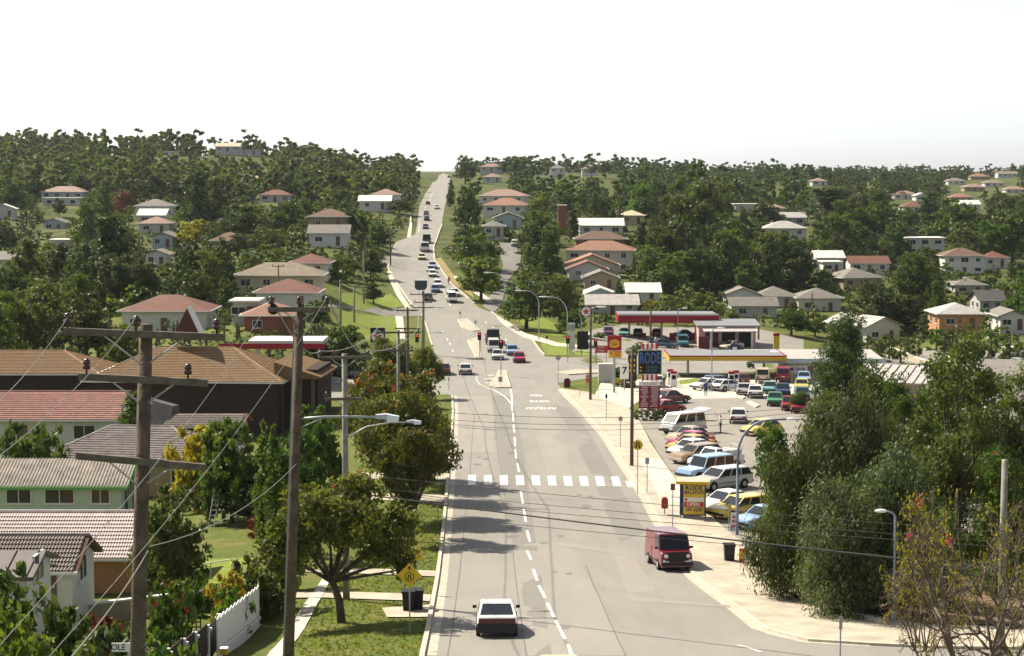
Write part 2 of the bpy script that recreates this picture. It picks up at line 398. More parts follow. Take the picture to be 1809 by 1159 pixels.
rows = np.concatenate([np.arange(-60, 40, 5), np.arange(40, 420, 2.5), np.geomspace(420, 6000, 130)])
S = np.sinh(np.linspace(-1.6, 1.6, 171))/np.sinh(1.6)
GX = S[None, :]*(0.5*np.maximum(rows, 0)[:, None]+95.0); GY = np.repeat(rows[:, None], len(S), 1)
GZ = np.stack([T(GX[i], GY[i]) for i in range(len(rows))])
nr, ncl = GX.shape
idx = np.arange(nr*ncl).reshape(nr, ncl)
Fq = np.stack([idx[:-1, :-1], idx[:-1, 1:], idx[1:, 1:], idx[1:, :-1]], -1).reshape(-1, 4)
tag(link('ground', np_mesh('ground', np.stack([GX, GY, GZ], -1).reshape(-1, 3), Fq, M_GRASS, smooth=True)), kind='structure')

def drape(name, pts, off, m, parent=None, step=3.0, kind=None, thick=None):
    """polygon given as ground points (world x,y), draped at off above the ground; thick adds a skirt"""
    bm = bmesh.new()
    vs = [bm.verts.new((p[0], p[1], 0)) for p in pts]
    try: bm.faces.new(vs)
    except ValueError: pass
    bmesh.ops.triangulate(bm, faces=bm.faces[:])
    xs = [p[0] for p in pts]; ys = [p[1] for p in pts]
    def cuts(a, b, ax):
        c = a
        while True:
            st = step if ax == 0 else max(step, c*0.012) if c > 300 else step
            c += st
            if c >= b: break
            yield c
    for c in cuts(min(ys), max(ys), 1):
        bmesh.ops.bisect_plane(bm, geom=bm.verts[:]+bm.edges[:]+bm.faces[:], plane_co=(0, c, 0), plane_no=(0, 1, 0))
    if max(xs)-min(xs) > 7:
        for c in cuts(min(xs), max(xs), 0) if max(xs)-min(xs) < 60 else np.arange(min(xs)+8, max(xs), 8):
            bmesh.ops.bisect_plane(bm, geom=bm.verts[:]+bm.edges[:]+bm.faces[:], plane_co=(c, 0, 0), plane_no=(1, 0, 0))
    V = np.array([v.co[:2] for v in bm.verts]); Z = T(V[:, 0], V[:, 1])
    far = np.maximum(0, V[:, 1]-250)*0.00035
    for v, z, f in zip(bm.verts, Z, far): v.co.z = z+off+f
    for f in bm.faces:
        if f.normal.z < 0: f.normal_flip()
    bm.normal_update()
    for f in bm.faces:
        if f.normal.z < 0: f.normal_flip()
    if thick:
        r = bmesh.ops.extrude_edge_only(bm, edges=[e for e in bm.edges if len(e.link_faces) == 1])
        for v in [g for g in r['geom'] if isinstance(g, bmesh.types.BMVert)]: v.co.z -= thick
    me = bpy.data.meshes.new(name); bm.to_mesh(me); bm.free(); me.materials.append(m)
    o = link(name, me, parent)
    if kind: o['kind'] = kind
    return o
def gp(pts): return [G(*p) for p in pts]
def ribbon(name, line, w, off, h, m, parent=None, step=2.5):
    """kerb: box section following a ground polyline"""
    pts = []
    for a, b in zip(line[:-1], line[1:]):
        a, b = Vector((a[0], a[1])), Vector((b[0], b[1])); k = max(1, int((b-a).length/step))
        pts += [a+(b-a)*i/k for i in range(k)]
    pts.append(Vector((line[-1][0], line[-1][1])))
    vs = []; fs = []
    for i, p in enumerate(pts):
        d = (pts[min(i+1, len(pts)-1)]-pts[max(i-1, 0)]).normalized(); nn = Vector((-d.y, d.x))*w/2
        a, b = p+nn, p-nn; za = Tz(p.x, p.y)+off + max(0, p.y-250)*0.00035
        vs += [(a.x, a.y, za-.1), (a.x, a.y, za+h), (b.x, b.y, za+h), (b.x, b.y, za-.1)]
    for i in range(len(pts)-1):
        for k in range(3): fs.append((i*4+k, i*4+k+1, i*4+4+k+1, i*4+4+k))
    fs += [(0, 1, 2, 3), (len(vs)-1, len(vs)-2, len(vs)-3, len(vs)-4)]
    b = MB(); b.add(vs, fs); return b.build(name, m, parent)

LEFT_NEAR = [(738,1240),(746,1159),(772,1024),(787,892),(792,837),(798,770),(800,728),(799,700)]
LEFT_FAR = [(764,611),(752,573),(745,556)]
LEFT_FAR2 = [(728,540),(714,520),(697,495),(688,480),(684,470)]
LEFT_HILL = [(690,452),(699,428),(734,414),(738,385),(742,361),(757,335),(773,317),(781,307)]
RIGHT_NEAR = [(1640,1330),(1900,1330),(1900,1150),(1640,1146),(1540,1141),(1430,1134),(1381,1122),(1349,1112),(1305,1077),(1264,1048),(1229,1021),(1203,985),(1173,936),(1144,883),(1106,826),(1071,773),(1030,726),(1005,703),(992,688)]
RIGHT_FAR = [(962,628),(942,603),(912,579),(886,564),(868,552)]
RIGHT_HILL = [(838,537),(798,503),(778,475),(768,461),(766,438),(781,397),(787,361),(793,335),(797,310)]
loop = LEFT_NEAR + [(770,690),(770,640)] + LEFT_FAR + LEFT_FAR2 + LEFT_HILL + RIGHT_HILL[::-1] + [(850,546)] + RIGHT_FAR[::-1] + [(985,650),(985,677)] + RIGHT_NEAR[::-1]
loopw = gp(loop)
road = drape('road', loopw, .03, M_ROAD, kind='structure')
# cross street, the street joining from the left, and the one climbing away on the right
drape('cross_street', gp([(800,697),(560,705),(380,700),(380,668),(560,664),(765,634),(768,612),(990,632),(1330,637),(1600,620),(1900,622),(1900,648),(1600,643),(1330,657),(1080,662),(985,677)]), .022, M_ROAD, kind='structure')
drape('side_road', gp([(748,558),(640,549),(560,546),(450,545),(450,540),(560,541),(650,543),(730,543)]), .03, M_DARKPATCH, kind='structure')
drape('hill_side_road', gp([(870,552),(886,545),(890,520),(898,495),(918,470),(922,448),(916,431),(878,431),(884,452),(889,470),(880,495),(868,520),(852,541)]), .05, M_DARKPATCH, kind='structure')
drape('left_hill_road', gp([(690,468),(668,474),(650,470),(668,461),(690,452)]), .05, M_DARKPATCH, kind='structure')
lot = drape('car_park', gp([(1128,742),(1160,795),(1197,850),(1236,905),(1290,948),(1330,985),(1420,1005),(1560,960),(1809,930),(1809,760),(1640,690),(1440,690),(1330,700),(1130,705)]), .02, M_LOT, kind='structure', step=4)
forec = drape('forecourt', gp([(1050,700),(1062,676),(1200,668),(1460,668),(1640,690),(1440,693),(1330,703),(1130,708),(1110,722),(1060,706)]), .028, M_CONCW, kind='structure', step=4)
drape('service_station_apron', gp([(1010,622),(1040,585),(1100,574),(1330,580),(1420,600),(1420,618),(1200,632),(1060,634)]), .03, M_LOT, kind='structure', step=4)
fp = drape('footpath', gp([(992,688),(1005,703),(1030,726),(1071,773),(1106,826),(1144,883),(1173,936),(1203,985),(1229,1021),(1264,1048),(1305,1077),(1349,1112),(1381,1122),(1430,1134),(1540,1141),(1640,1146),(1900,1150),(1900,1112),(1640,1108),(1480,1080),(1400,1030),(1350,1003),(1300,952),(1242,902),(1195,850),(1150,785),(1128,742),(1110,722),(1060,706),(1040,694)]), .12, M_CONC, kind='structure', thick=.2)
slab = drape('concrete_slab', gp([(1128,815),(1166,812),(1205,868),(1222,888),(1168,890),(1150,850)]), .126, M_CONCW, fp)
ribbon('kerb', gp(RIGHT_NEAR[2:]), .2, .03, .115, M_KERB, fp)
kl = ribbon('kerb_west', gp(LEFT_NEAR), .2, .03, .12, M_KERB); kl['kind'] = 'structure'
ribbon('kerb_west_far', gp(LEFT_FAR), .25, .03, .13, M_KERB)['kind'] = 'structure'
ribbon('kerb_west_hill', gp(LEFT_FAR2), .3, .05, .13, M_KERB)['kind'] = 'structure'
ribbon('kerb_east_far', gp(RIGHT_FAR), .25, .03, .13, M_KERB)['kind'] = 'structure'
ribbon('kerb_east_hill', gp(RIGHT_HILL[:6]), .3, .05, .13, M_KERB)['kind'] = 'structure'
# concrete gutter strip beside the west kerb
ga = gp(LEFT_NEAR[1:])
def offs(line, d):
    out = []
    for i, p in enumerate(line):
        t = (Vector(line[min(i+1, len(line)-1)][:2])-Vector(line[max(i-1, 0)][:2])).normalized(); out.append((p[0]+t.y*d, p[1]-t.x*d))
    return out
drape('gutter', offs(ga, .1)+offs(ga, .55)[::-1], .036, M_GUT, road)
gb = gp(RIGHT_NEAR[4:])
drape('gutter', offs(gb, -.1)+offs(gb, -.5)[::-1], .036, M_GUT, road)
# resurfaced strips and trench repairs that show in the photograph
drape('repair_patch', gp([(905,965),(930,1160),(1105,1160),(1060,1060),(1020,980),(1000,962)]), .034, M_PATCH, road)
drape('repair_patch', gp([(938,745),(955,800),(972,850),(1012,850),(1002,800),(985,745),(960,716),(940,716)]), .034, M_PATCH, road)
drape('repair_patch', gp([(806,700),(868,700),(873,740),(872,800),(800,800)]), .034, M_PATCH, road)
drape('repair_patch', gp([(1085,980),(1120,980),(1170,1061),(1115,1063)]), .036, M_CONCW if False else M_PATCH, road)
drape('repair_patch', gp([(925,961),(1000,960),(1120,978),(1118,984),(1000,967),(925,966)]), .04, M_PATCH, road)
drape('repair_patch', gp([(1115,1060),(1165,1060),(1290,1071),(1290,1075),(1165,1066),(1117,1064)]), .04, M_PATCH, road)
drape('worn_lane', gp([(868,700),(905,700),(925,800),(955,1000),(975,1160),(935,1160),(905,960),(890,850)]), .033, M_DARKPATCH, road)
drape('worn_lane', gp([(1010,720),(1050,780),(1100,870),(1140,940),(1095,960),(1050,850),(1000,750),(975,716)]), .033, M_DARKPATCH, road)
for pts in ([(822,702),(838,735),(833,790),(829,850),(820,930),(812,1010),(803,1080),(790,1165)], [(905,964),(930,1160)], [(1105,1160),(1060,1060),(1035,1000)], [(873,742),(880,800),(895,900)]):  # first strip paints a wire's cast shadow; the others are tar seams
    q_ = [Vector((p.x, p.y)) for p in gp(pts)]; A_ = []; B_ = []
    for i, p in enumerate(q_):
        dd = (q_[min(i+1, len(q_)-1)]-q_[max(i-1, 0)]).normalized(); nn = Vector((-dd.y, dd.x))*.022; A_.append(p+nn); B_.append(p-nn)
    drape('tar_seam_wire_shadow', A_+B_[::-1], .042, M_SEAM_SHADOW, road)
for k in range(26):
    x_, y_ = random.uniform(830, 1050), random.uniform(700, 1150); c_ = G(x_, y_)
    if 795 < x_ < 1000+(y_-700)*.3:
        r_ = random.uniform(.12, .45); drape('oil_stain', [(c_.x+r_*random.uniform(.6, 1.2)*math.cos(a*.7), c_.y+r_*1.8*random.uniform(.6, 1.2)*math.sin(a*.7)) for a in range(9)], .041, M_STAIN, road)
# zebra crossing: one mesh per stripe
for k in range(11):
    x0 = 827+28*k; w0 = 14
    m = M_WHITE if k not in (10,) else M_WHITEWORN
    y0, y1 = 840, 857
    sh = (k-1)*1.05
    if k == 10: y0, y1, x0 = 847, 859, 1104
    drape('crossing_stripe', gp([(x0,y0+k*.35),(x0+w0,y0+k*.35),(x0+w0+sh*.55,y1+k*.3),(x0+sh*.55,y1+k*.3)]), .045, m, road)
# centre line dashes
CL = [(1001,1131,1098),(0,0,0)]
for (xa, ya, xb, yb) in [(1012,1165,1003,1140),(998,1131,982,1098),(979,1092,967,1067),(963,1058,952,1036),(949,1027,942,1007),(938,990,931,974),(936,958,931,938),(929,923,925,900),(924,891,920,869),(917,835,914,820),(912,811,910,795),(910,789,909,773),(909,765,907,751),(907,745,906,730),(905,726,904,716)]:
    p, q = G(xa, ya), G(xb, yb); d = Vector((q.x-p.x, q.y-p.y)).normalized(); nn = Vector((-d.y, d.x))*.075
    drape('lane_dash', [(p.x+nn.x, p.y+nn.y), (p.x-nn.x, p.y-nn.y), (q.x-nn.x, q.y-nn.y), (q.x+nn.x, q.y+nn.y)], .046, M_WHITE, road)
def stripe(pts, w=.12, name='lane_line', m=M_WHITE):
    pts = [Vector((p.x, p.y)) for p in gp(pts)]
    L_ = []; R_ = []
    for i, p in enumerate(pts):
        d = (pts[min(i+1, len(pts)-1)]-pts[max(i-1, 0)]).normalized(); nn = Vector((-d.y, d.x))*w/2; L_.append(p+nn); R_.append(p-nn)
    return drape(name, L_+R_[::-1], .045, m, road)
stripe([(905,716),(904,702),(902,688)], .2); stripe([(905,716),(893,702),(874,690),(860,685)], .16)
stripe([(841,660),(842,672),(848,680),(860,685)], .1)
for (a, b) in (((855,664),(872,663)), ((856,670),(874,669)), ((858,677),(876,676))): stripe([a, b], .55, 'chevron_bar')
for k in range(7):     # far centre line
    t = k/6; stripe([(796-30*t-6*t*t, 541-66*t), (793-30*t-6*t*t, 534-64*t)], .14, 'lane_dash')
for (x, y) in ((789,598),(794,606),(799,618),(783,586)): stripe([(x, y), (x+2, y+4)], .14, 'lane_dash')
for (x, y) in ((857,569),(869,577),(880,587),(892,599)): stripe([(x, y), (x+3, y+3)], .14, 'lane_dash')
stripe([(740,411),(741,390),(765,340)], .12); stripe([(1302,1141),(1322,1146),(1345,1154)], .2, 'turn_line', M_WHITEWORN)
stripe([(1010,690),(1011,691)], .2)
# words painted on the road, read by traffic coming towards the camera
for word, (cx, cy) in (('AHEAD', (956,722)), ('XING', (953,709.5)), ('PED', (947,699))):
    me = text_mesh(word, 1.0, 'road_lettering', bold=.02, extrude=0.0)
    c = G(cx, cy); fwd = (G(904,716)-G(909,789)).normalized(); sx = {'AHEAD': .98, 'XING': .86, 'PED': .80}[word]
    for v in me.vertices:
        x, y = v.co.x*sx, v.co.y*2.7
        wx, wy = c.x-x*1.0 - y*fwd.x, c.y - y*fwd.y - (-x)*0.0
        v.co = (wx, wy, Tz(wx, wy)+.048)
    me.materials.clear(); me.materials.append(M_WHITE); link('road_lettering', me, road)
# median islands
def island(pts, label=None):
    g = gp(pts); o = drape('traffic_island', g, .15, M_CONC, None, thick=.2)
    tag(o, kind='structure'); ribbon('kerb', [tuple(p)[:2] for p in g]+[tuple(g[0])[:2]], .22, .03, .135, M_KERB, o); return o
island([(862,684),(878,686),(901,686),(893,656),(881,656),(880,676)])
island([(826,603),(846,597),(848,634),(853,634),(841,635),(836,622)])
island([(809,566),(824,564),(848,585),(836,586),(816,580)])
island([(982,660),(1020,654),(1060,655),(1055,660),(1004,663)])
# verges: paths and driveways on the left
lv = []
drape('footpath_west', gp([(492,1170),(532,1120),(572,1050),(590,1006),(578,1006),(552,1050),(510,1110),(465,1170)]), .05, M_CONCW, kind='structure')
for pts in ([(525,1048),(640,1048),(762,1052),(759,1064),(640,1060),(520,1058)], [(540,1005),(640,1006),(770,1010),(768,1020),(640,1015),(535,1012)],
            [(675,1076),(760,1070),(756,1092),(684,1092)], [(640,872),(787,876),(786,888),(640,884)], [(640,836),(792,838),(791,850),(640,846)], [(600,668),(700,676),(700,690),(600,684)]):
    drape('driveway', gp(pts), .06, M_CONC, kind='structure', step=2)
for pts in ([(698,558),(712,560),(716,600),(704,600)], [(716,545),(726,545),(702,505),(692,480),(684,480),(690,500),(702,525)], [(672,470),(690,470),(690,466),(680,462)], [(865,537),(835,517),(812,497),(800,490),(806,488),(842,512),(872,534)],
            [(876,560),(892,566),(930,590),(985,606),(1020,610),(1020,614),(980,612),(925,597),(884,570)], [(725,380),(729,380),(726,420),(719,420)]):
    drape('path', gp(pts), .06, M_CONCW, kind='structure')
drape('dry_verge', gp([(768,458),(779,455),(800,485),(830,510),(838,528),(800,501),(780,474)]), .05, M_DRY, kind='structure')
drape('bare_slope', gp([(412,316),(418,306),(440,303),(462,310),(474,318)]), .3, mat('sandy_earth', (.36, .27, .19), .95, .1, var=.2), kind='structure')
# lawns that show bright green
for pts in ([(955,606),(1005,602),(1006,628),(966,628)], [(900,560),(960,562),(1010,585),(1010,598),(960,592)], [(600,549),(698,555),(704,600),(590,600)], [(600,520),(690,520),(715,541),(600,540)], [(1200,672),(1260,664),(1420,658),(1420,668),(1250,674),(1200,680)], [(285,990),(450,985),(450,1030),(285,1030)],[(1015,628),(1025,600),(1035,612),(1050,632)]):
    drape('lawn', gp(pts), .034, M_LAWN, kind='structure')
# ------------------------------------------------------------------ vegetation
def leaf_mat(name, c1, c2, trans=.35, var=.25, rough=.55):
    """leaf: colour varies by clump (tint attribute) and by tree; some light passes through"""
    m = bpy.data.materials.new(name); m.use_nodes = True; n, l = m.node_tree.nodes, m.node_tree.links
    p = n['Principled BSDF']; p.inputs['Roughness'].default_value = rough; p.inputs['Specular IOR Level'].default_value = .25
    at_ = n.new('ShaderNodeAttribute'); at_.attribute_name = 'tint'
    mx = n.new('ShaderNodeMix'); mx.data_type = 'RGBA'; l.new(at_.outputs['Fac'], mx.inputs[0]); mx.inputs[6].default_value = c1+(1,); mx.inputs[7].default_value = c2+(1,)
    oi = n.new('ShaderNodeObjectInfo'); hs = n.new('ShaderNodeHueSaturation')
    a = n.new('ShaderNodeMapRange'); a.inputs[3].default_value = 1-var; a.inputs[4].default_value = 1+var; l.new(oi.outputs['Random'], a.inputs[0]); l.new(a.outputs[0], hs.inputs['Value'])
    w = n.new('ShaderNodeMath'); w.operation = 'FRACT'; k = n.new('ShaderNodeMath'); k.operation = 'MULTIPLY'; k.inputs[1].default_value = 7.31; l.new(oi.outputs['Random'], k.inputs[0]); l.new(k.outputs[0], w.inputs[0])
    h = n.new('ShaderNodeMapRange'); h.inputs[3].default_value = .49; h.inputs[4].default_value = .53; l.new(w.outputs[0], h.inputs[0]); l.new(h.outputs[0], hs.inputs['Hue'])
    l.new(mx.outputs[2], hs.inputs['Color']); l.new(hs.outputs[0], p.inputs['Base Color'])
    t = n.new('ShaderNodeBsdfTranslucent'); g = n.new('ShaderNodeMix'); g.data_type = 'RGBA'; g.blend_type = 'MULTIPLY'; g.inputs[0].default_value = 1; l.new(hs.outputs[0], g.inputs[6]); g.inputs[7].default_value = (1.35, 1.3, .55, 1); l.new(g.outputs[2], t.inputs['Color'])
    ms = n.new('ShaderNodeMixShader'); ms.inputs[0].default_value = trans; l.new(p.outputs[0], ms.inputs[1]); l.new(t.outputs[0], ms.inputs[2]); l.new(ms.outputs[0], n['Material Output'].inputs['Surface'])
    return m
LM = {
 'green':  leaf_mat('leaf_green',  (.036, .066, .013), (.120, .165, .030)),
 'olive':  leaf_mat('leaf_olive',  (.044, .064, .018), (.118, .140, .038)),
 'dark':   leaf_mat('leaf_dark',   (.028, .048, .016), (.085, .115, .028), .3),
 'bright': leaf_mat('leaf_bright', (.055, .095, .016), (.130, .175, .030), .4),
 'blue':   leaf_mat('leaf_bluish', (.042, .064, .024), (.115, .148, .048), .34),
 'yellow': leaf_mat('leaf_yellow', (.15, .13, .015), (.34, .27, .03), .4),
 'rust':   leaf_mat('leaf_rust',   (.09, .025, .015), (.16, .05, .03), .3),
 'tulip':  leaf_mat('leaf_street_tree', (.042, .056, .012), (.140, .145, .028), .4),
 'weep':   leaf_mat('leaf_weeping', (.042, .058, .024), (.118, .138, .058), .34),
 'flower': leaf_mat('flower_orange', (.30, .07, .02), (.44, .15, .04), .3),
 'pink':   leaf_mat('flower_crimson', (.36, .02, .05), (.5, .05, .09), .3),
 'white':  leaf_mat('flower_cream', (.6, .55, .35), (.75, .7, .5), .3),
}
M_BARK = mat('bark_grey_brown', (.085, .068, .05), .95, .1, var=.35, scale=3)
M_BARKP = mat('bark_pale', (.24, .21, .17), .9, .1, var=.35, scale=2)

def leaves(rng, blobs, n, size, per=26, spread=.34, flat=0.0, aspect=.55, shell=.62, down=0.0, droop=0.0):
    """leaf faces in clumps over a set of ellipsoids (cx,cy,cz,rx,ry,rz)"""
    B = np.array(blobs, float); wgt = (B[:, 3]*B[:, 4]*B[:, 5])**(2/3); wgt /= wgt.sum()
    nc = max(4, n//per)
    b = rng.choice(len(B), nc, p=wgt)
    d = rng.normal(size=(nc, 3)); d /= np.linalg.norm(d, axis=1)[:, None]
    if down: d[:, 2] = np.where(d[:, 2] < 0, d[:, 2]*(1-down), d[:, 2])
    r = shell+(1.04-shell)*rng.random(nc)**.7
    cc = B[b, :3]+d*B[b, 3:]*r[:, None]
    ct = rng.random(nc)
    k = np.repeat(np.arange(nc), per)
    R = B[b, 3:].mean(1)*spread
    off = rng.normal(size=(len(k), 3))*.55; off[:, 2] *= .7
    if droop: off[:, 2] = off[:, 2]*2.0-np.abs(rng.normal(size=len(k)))*droop
    c = cc[k]+off*R[k][:, None]
    nn = d[k]*.6+rng.normal(size=(len(k), 3))*.75; nn[:, 2] += flat; nn /= np.linalg.norm(nn, axis=1)[:, None]
    t1 = np.cross(nn, rng.normal(size=(len(k), 3))); 
    if droop: t1 = np.cross(nn, np.cross(nn, np.array([0, 0, 1.0])+rng.normal(size=(len(k), 3))*.3))
    t1 /= np.linalg.norm(t1, axis=1)[:, None]+1e-9; t2 = np.cross(nn, t1)
    s = size*(.55+.9*rng.random(len(k)))[:, None]
    V = np.stack([c-t1*s, c+t2*s*aspect, c+t1*s, c-t2*s*aspect], 1)
    tint = np.clip(.65*ct[k]+.5*rng.random(len(k))-.08, 0, 1)
    return V.reshape(-1, 3), tint
def crown_mesh(name, parts, m):
    V = np.concatenate([p[0] for p in parts]); t = np.concatenate([p[1] for p in parts])
    return np_mesh(name, V, np.arange(len(V)).reshape(-1, 4), m, tint=t)
def trunk_mb(rng, blobs, h0, r, lean=(0, 0), forks=None, n=7):
    b = MB(); top = Vector((lean[0], lean[1], h0)); b.path([(0, 0, -.4), (lean[0]*.3, lean[1]*.3, h0*.5), top], r*1.15, n, r*.8)
    bl = sorted(blobs, key=lambda q: -q[3])[:forks or 6]
    for q in bl:
        e = Vector(q[:3]); m_ = top.lerp(e, .5)+Vector((rng.normal()*.2, rng.normal()*.2, -abs(e.z-top.z)*.12))
        b.path([top-Vector((0, 0, .1)), m_, e+Vector((0, 0, q[5]*.3))], r*.55, 5, r*.12)
    return b
TREES = {}
def reg(kind, blobs, n, size, h0, r, m='green', bark=None, seed=1, lean=(0, 0), forks=None, **k):
    """one tree model, nominal metres; stored as (crown mesh, trunk mesh, height, width)"""
    rng = np.random.default_rng(seed); cr = crown_mesh('crown', [leaves(rng, blobs, n, size, **k)], LM[m])
    tb = trunk_mb(rng, blobs, h0, r, lean, forks).mesh('trunk', bark or M_BARK, True)
    H = max(b[2]+b[5] for b in blobs); Wd = max(max(abs(b[0])+b[3], abs(b[1])+b[4]) for b in blobs)*2
    TREES.setdefault(kind, []).append((cr, tb, H, Wd))
def blobset(seed, n, rx, z0, z1, br, top=.6, flat=.8):
    rng = np.random.default_rng(seed); out = []
    for i in range(n):
        t = (i+.5)/n; a = i*2.4+rng.random(); z = z0+(z1-z0)*t
        rr = rx*(1-(t**2)*top)*rng.uniform(.35, .95); s = br*rng.uniform(.75, 1.2)*(1-.3*t)
        out.append((rr*math.cos(a), rr*math.sin(a), z, s, s, s*flat))
    return out
for s in range(3):   # gums: open crown of separate clumps on visible limbs
    reg('gum', blobset(11+s, 10, 3.6, 4.2, 10.6, 1.75, .55, .75), 3600, .24, 3.6, .24, 'olive', M_BARKP, 40+s, forks=8, per=34, spread=.42, shell=.35)
for s in range(3):   # broad dense crowns
    reg('broad', blobset(21+s, 11, 3.0, 2.4, 7.4, 2.2, .6, .8), 4600, .25, 1.8, .26, 'green', M_BARK, 50+s, per=30, spread=.3, shell=.7, down=.4)
for s in range(2):   # tall full trees
    reg('tall', blobset(31+s, 13, 2.3, 3.0, 13.0, 2.0, .72, 1.05), 5200, .27, 3.0, .28, 'dark', M_BARK, 60+s, per=30, spread=.34, shell=.6)
for s in range(2):   # shrubs to the ground
    reg('bush', blobset(41+s, 7, 1.1, .5, 1.9, .95, .6, .8), 1800, .13, .4, .07, 'green', M_BARK, 70+s, per=24, spread=.3, shell=.7)
reg('dome', [(0, 0, 1.6, 2.6, 2.6, 2.2), (0, 0, 4.2, 2.3, 2.3, 3.0), (.3, .2, 6.2, 1.5, 1.5, 2.3)], 6000, .2, 1.0, .22, 'dark', M_BARK, 81, per=24, spread=.16, shell=.88)
reg('cypress', [(0, 0, 1.6, .75, .75, 1.6), (0, 0, 4, .8, .8, 2.2), (0, 0, 6.6, .55, .55, 2.0), (0, 0, 8.3, .28, .28, 1.4)], 3200, .16, .6, .12, 'dark', M_BARK, 82, per=20, spread=.3, shell=.8)
reg('pine', [(0, 0, 2.5+1.35*i, 3.3-.42*i, 3.3-.42*i, 1.0) for i in range(7)]+[(0, 0, 12, .5, .5, 1.4)], 5200, .24, 9, .26, 'dark', M_BARK, 83, per=26, spread=.3, shell=.45, forks=2)
def palm_mesh():
    rng = np.random.default_rng(5); V = []
    for i in range(16):
        a = i*2.4; el = rng.uniform(.1, 1.1); p = np.array([0, 0, 5.2]); d = np.array([math.cos(a)*math.cos(el), math.sin(a)*math.cos(el), math.sin(el)])
        for k in range(7):
            q = p+d*.42; d = d+np.array([0, 0, -.22]); d /= np.linalg.norm(d); sd = np.cross(d, [0, 0, 1]); sd /= np.linalg.norm(sd)+1e-9; w = .34*(1-k/8)
            V += [p-sd*w-[0, 0, w*.6], p, q, q-sd*w*.9-[0, 0, w*.6], p, p+sd*w-[0, 0, w*.6], q+sd*w*.9-[0, 0, w*.6], q]; p = q
    V = np.array(V); return np_mesh('crown', V, np.arange(len(V)).reshape(-1, 4), LM['bright'], tint=rng.random(len(V)//4))
_pt = MB(); _pt.path([(0, 0, -.3), (.1, 0, 2.6), (0, 0, 5.2)], .16, 7, .11)
TREES['palm'] = [(palm_mesh(), _pt.mesh('trunk', M_BARKP, True), 6.4, 5.4)]

def set_mat(o, m):
    o.material_slots[0].link = 'OBJECT'; o.material_slots[0].material = m
KEEP = []   # image boxes of houses that must stay in view: (x0,x1,y0,y1,Y)
def tree(kind, px, top, wpx, Y, label, leaf=None, group=None, name=None, var=None, rz=None, cat=None, base=None, minh=1.0):
    """tree standing on the ground at column px, distance Y; crown top at photo row top, wpx wide"""
    p = at(px, Y) if base is None else base
    Y = p.y
    h = max(minh, P(px, top, Y).z-p.z); w = wpx/ppm(Y)
    if kind in ('broad', 'bush'): w = max(w, h*(.72 if kind == 'broad' else .85))
    ms = TREES[kind]; cr, tk, H, Wd = ms[(random.randrange(len(ms)) if var is None else var % len(ms))]
    nm = name or {'gum': 'gum_tree', 'broad': 'broadleaf_tree', 'tall': 'tall_tree', 'bush': 'shrub', 'dome': 'clipped_conifer', 'cypress': 'cypress_tree', 'pine': 'pine_tree', 'palm': 'palm_tree'}[kind]
    t = thing(nm, label, cat or ('shrub' if kind == 'bush' else 'tree'), p, random.uniform(0, 6.28) if rz is None else rz, group)
    t.scale = (w/Wd, w/Wd, h/H)
    c = link('crown', cr, t)
    if leaf: set_mat(c, LM[leaf])
    link('trunk', tk, t)
    return t
# ------------------------------------------------------------------ houses
def roof_mat(name, c, c2=None, rough=.75, band=.16, spec=.3):
    """tiled or sheet roof seen from afar: rows follow the slope (height bands), colour weathered by noise"""
    m = mat(name, c, rough, spec, var=.0, scale=.9, col2=c2 or tuple(x*.68 for x in c))
    n, l = m.node_tree.nodes, m.node_tree.links; p = n['Principled BSDF']
    if band and not p.inputs['Normal'].is_linked:
        tc = n.new('ShaderNodeTexCoord'); w = n.new('ShaderNodeTexWave'); w.bands_direction = 'Z'; w.wave_profile = 'SAW'; w.inputs['Scale'].default_value = .314/band/1.0
        l.new(tc.outputs['Object'], w.inputs['Vector']); bp = n.new('ShaderNodeBump'); bp.inputs['Strength'].default_value = .7; bp.inputs['Distance'].default_value = .05
        l.new(w.outputs['Fac'], bp.inputs['Height']); l.new(bp.outputs[0], p.inputs['Normal'])
    return m
RM = {'red': roof_mat('roof_red_tile', (.19, .08, .055)), 'orange': roof_mat('roof_orange_tile', (.31, .16, .105)), 'pink': roof_mat('roof_pink_tile', (.32, .21, .165)),
      'brown': roof_mat('roof_brown_tile', (.17, .105, .07)), 'grey': roof_mat('roof_grey_tile', (.21, .19, .165)), 'tan': roof_mat('roof_tan_tile', (.26, .21, .15)),
      'dark': roof_mat('roof_dark_tile', (.085, .08, .075)), 'white': roof_mat('roof_white_sheet', (.68, .66, .61), (.55, .53, .48), .5, 0), 'pale': roof_mat('roof_pale_grey', (.46, .43, .40)),
      'cream': roof_mat('roof_cream', (.55, .48, .33), None, .7, 0)}
WM = {'white': mat('wall_white', (.56, .55, .51), .8, .2, var=.07), 'cream': mat('wall_cream', (.50, .42, .27), .8, .2, var=.08), 'blue': mat('wall_pale_blue', (.36, .44, .47), .8, .2, var=.08),
      'brick': mat('wall_red_brick', (.25, .10, .065), .9, .15, var=.25, scale=6), 'orange': mat('wall_orange_brick', (.42, .22, .11), .9, .15, var=.2, scale=6), 'tan': mat('wall_tan', (.36, .27, .18), .85, .15, var=.12),
      'olive': mat('wall_olive', (.24, .20, .12), .85, .15, var=.15), 'grey': mat('wall_grey', (.42, .41, .39), .85, .15, var=.1), 'dark': mat('wall_dark_brick', (.045, .03, .026), .9, .15, var=.35, scale=5), 'mint': mat('wall_pale_green', (.46, .57, .45), .8, .2, var=.07),
      'pinkw': mat('wall_pink', (.55, .36, .34), .8, .2, var=.1)}
M_GLASS = mat('window_glass', (.025, .03, .035), .08, .6); M_FRAME = mat('window_frame_white', (.7, .69, .66), .6, .3); M_DOOR = mat('door_brown', (.14, .075, .045), .6, .3)
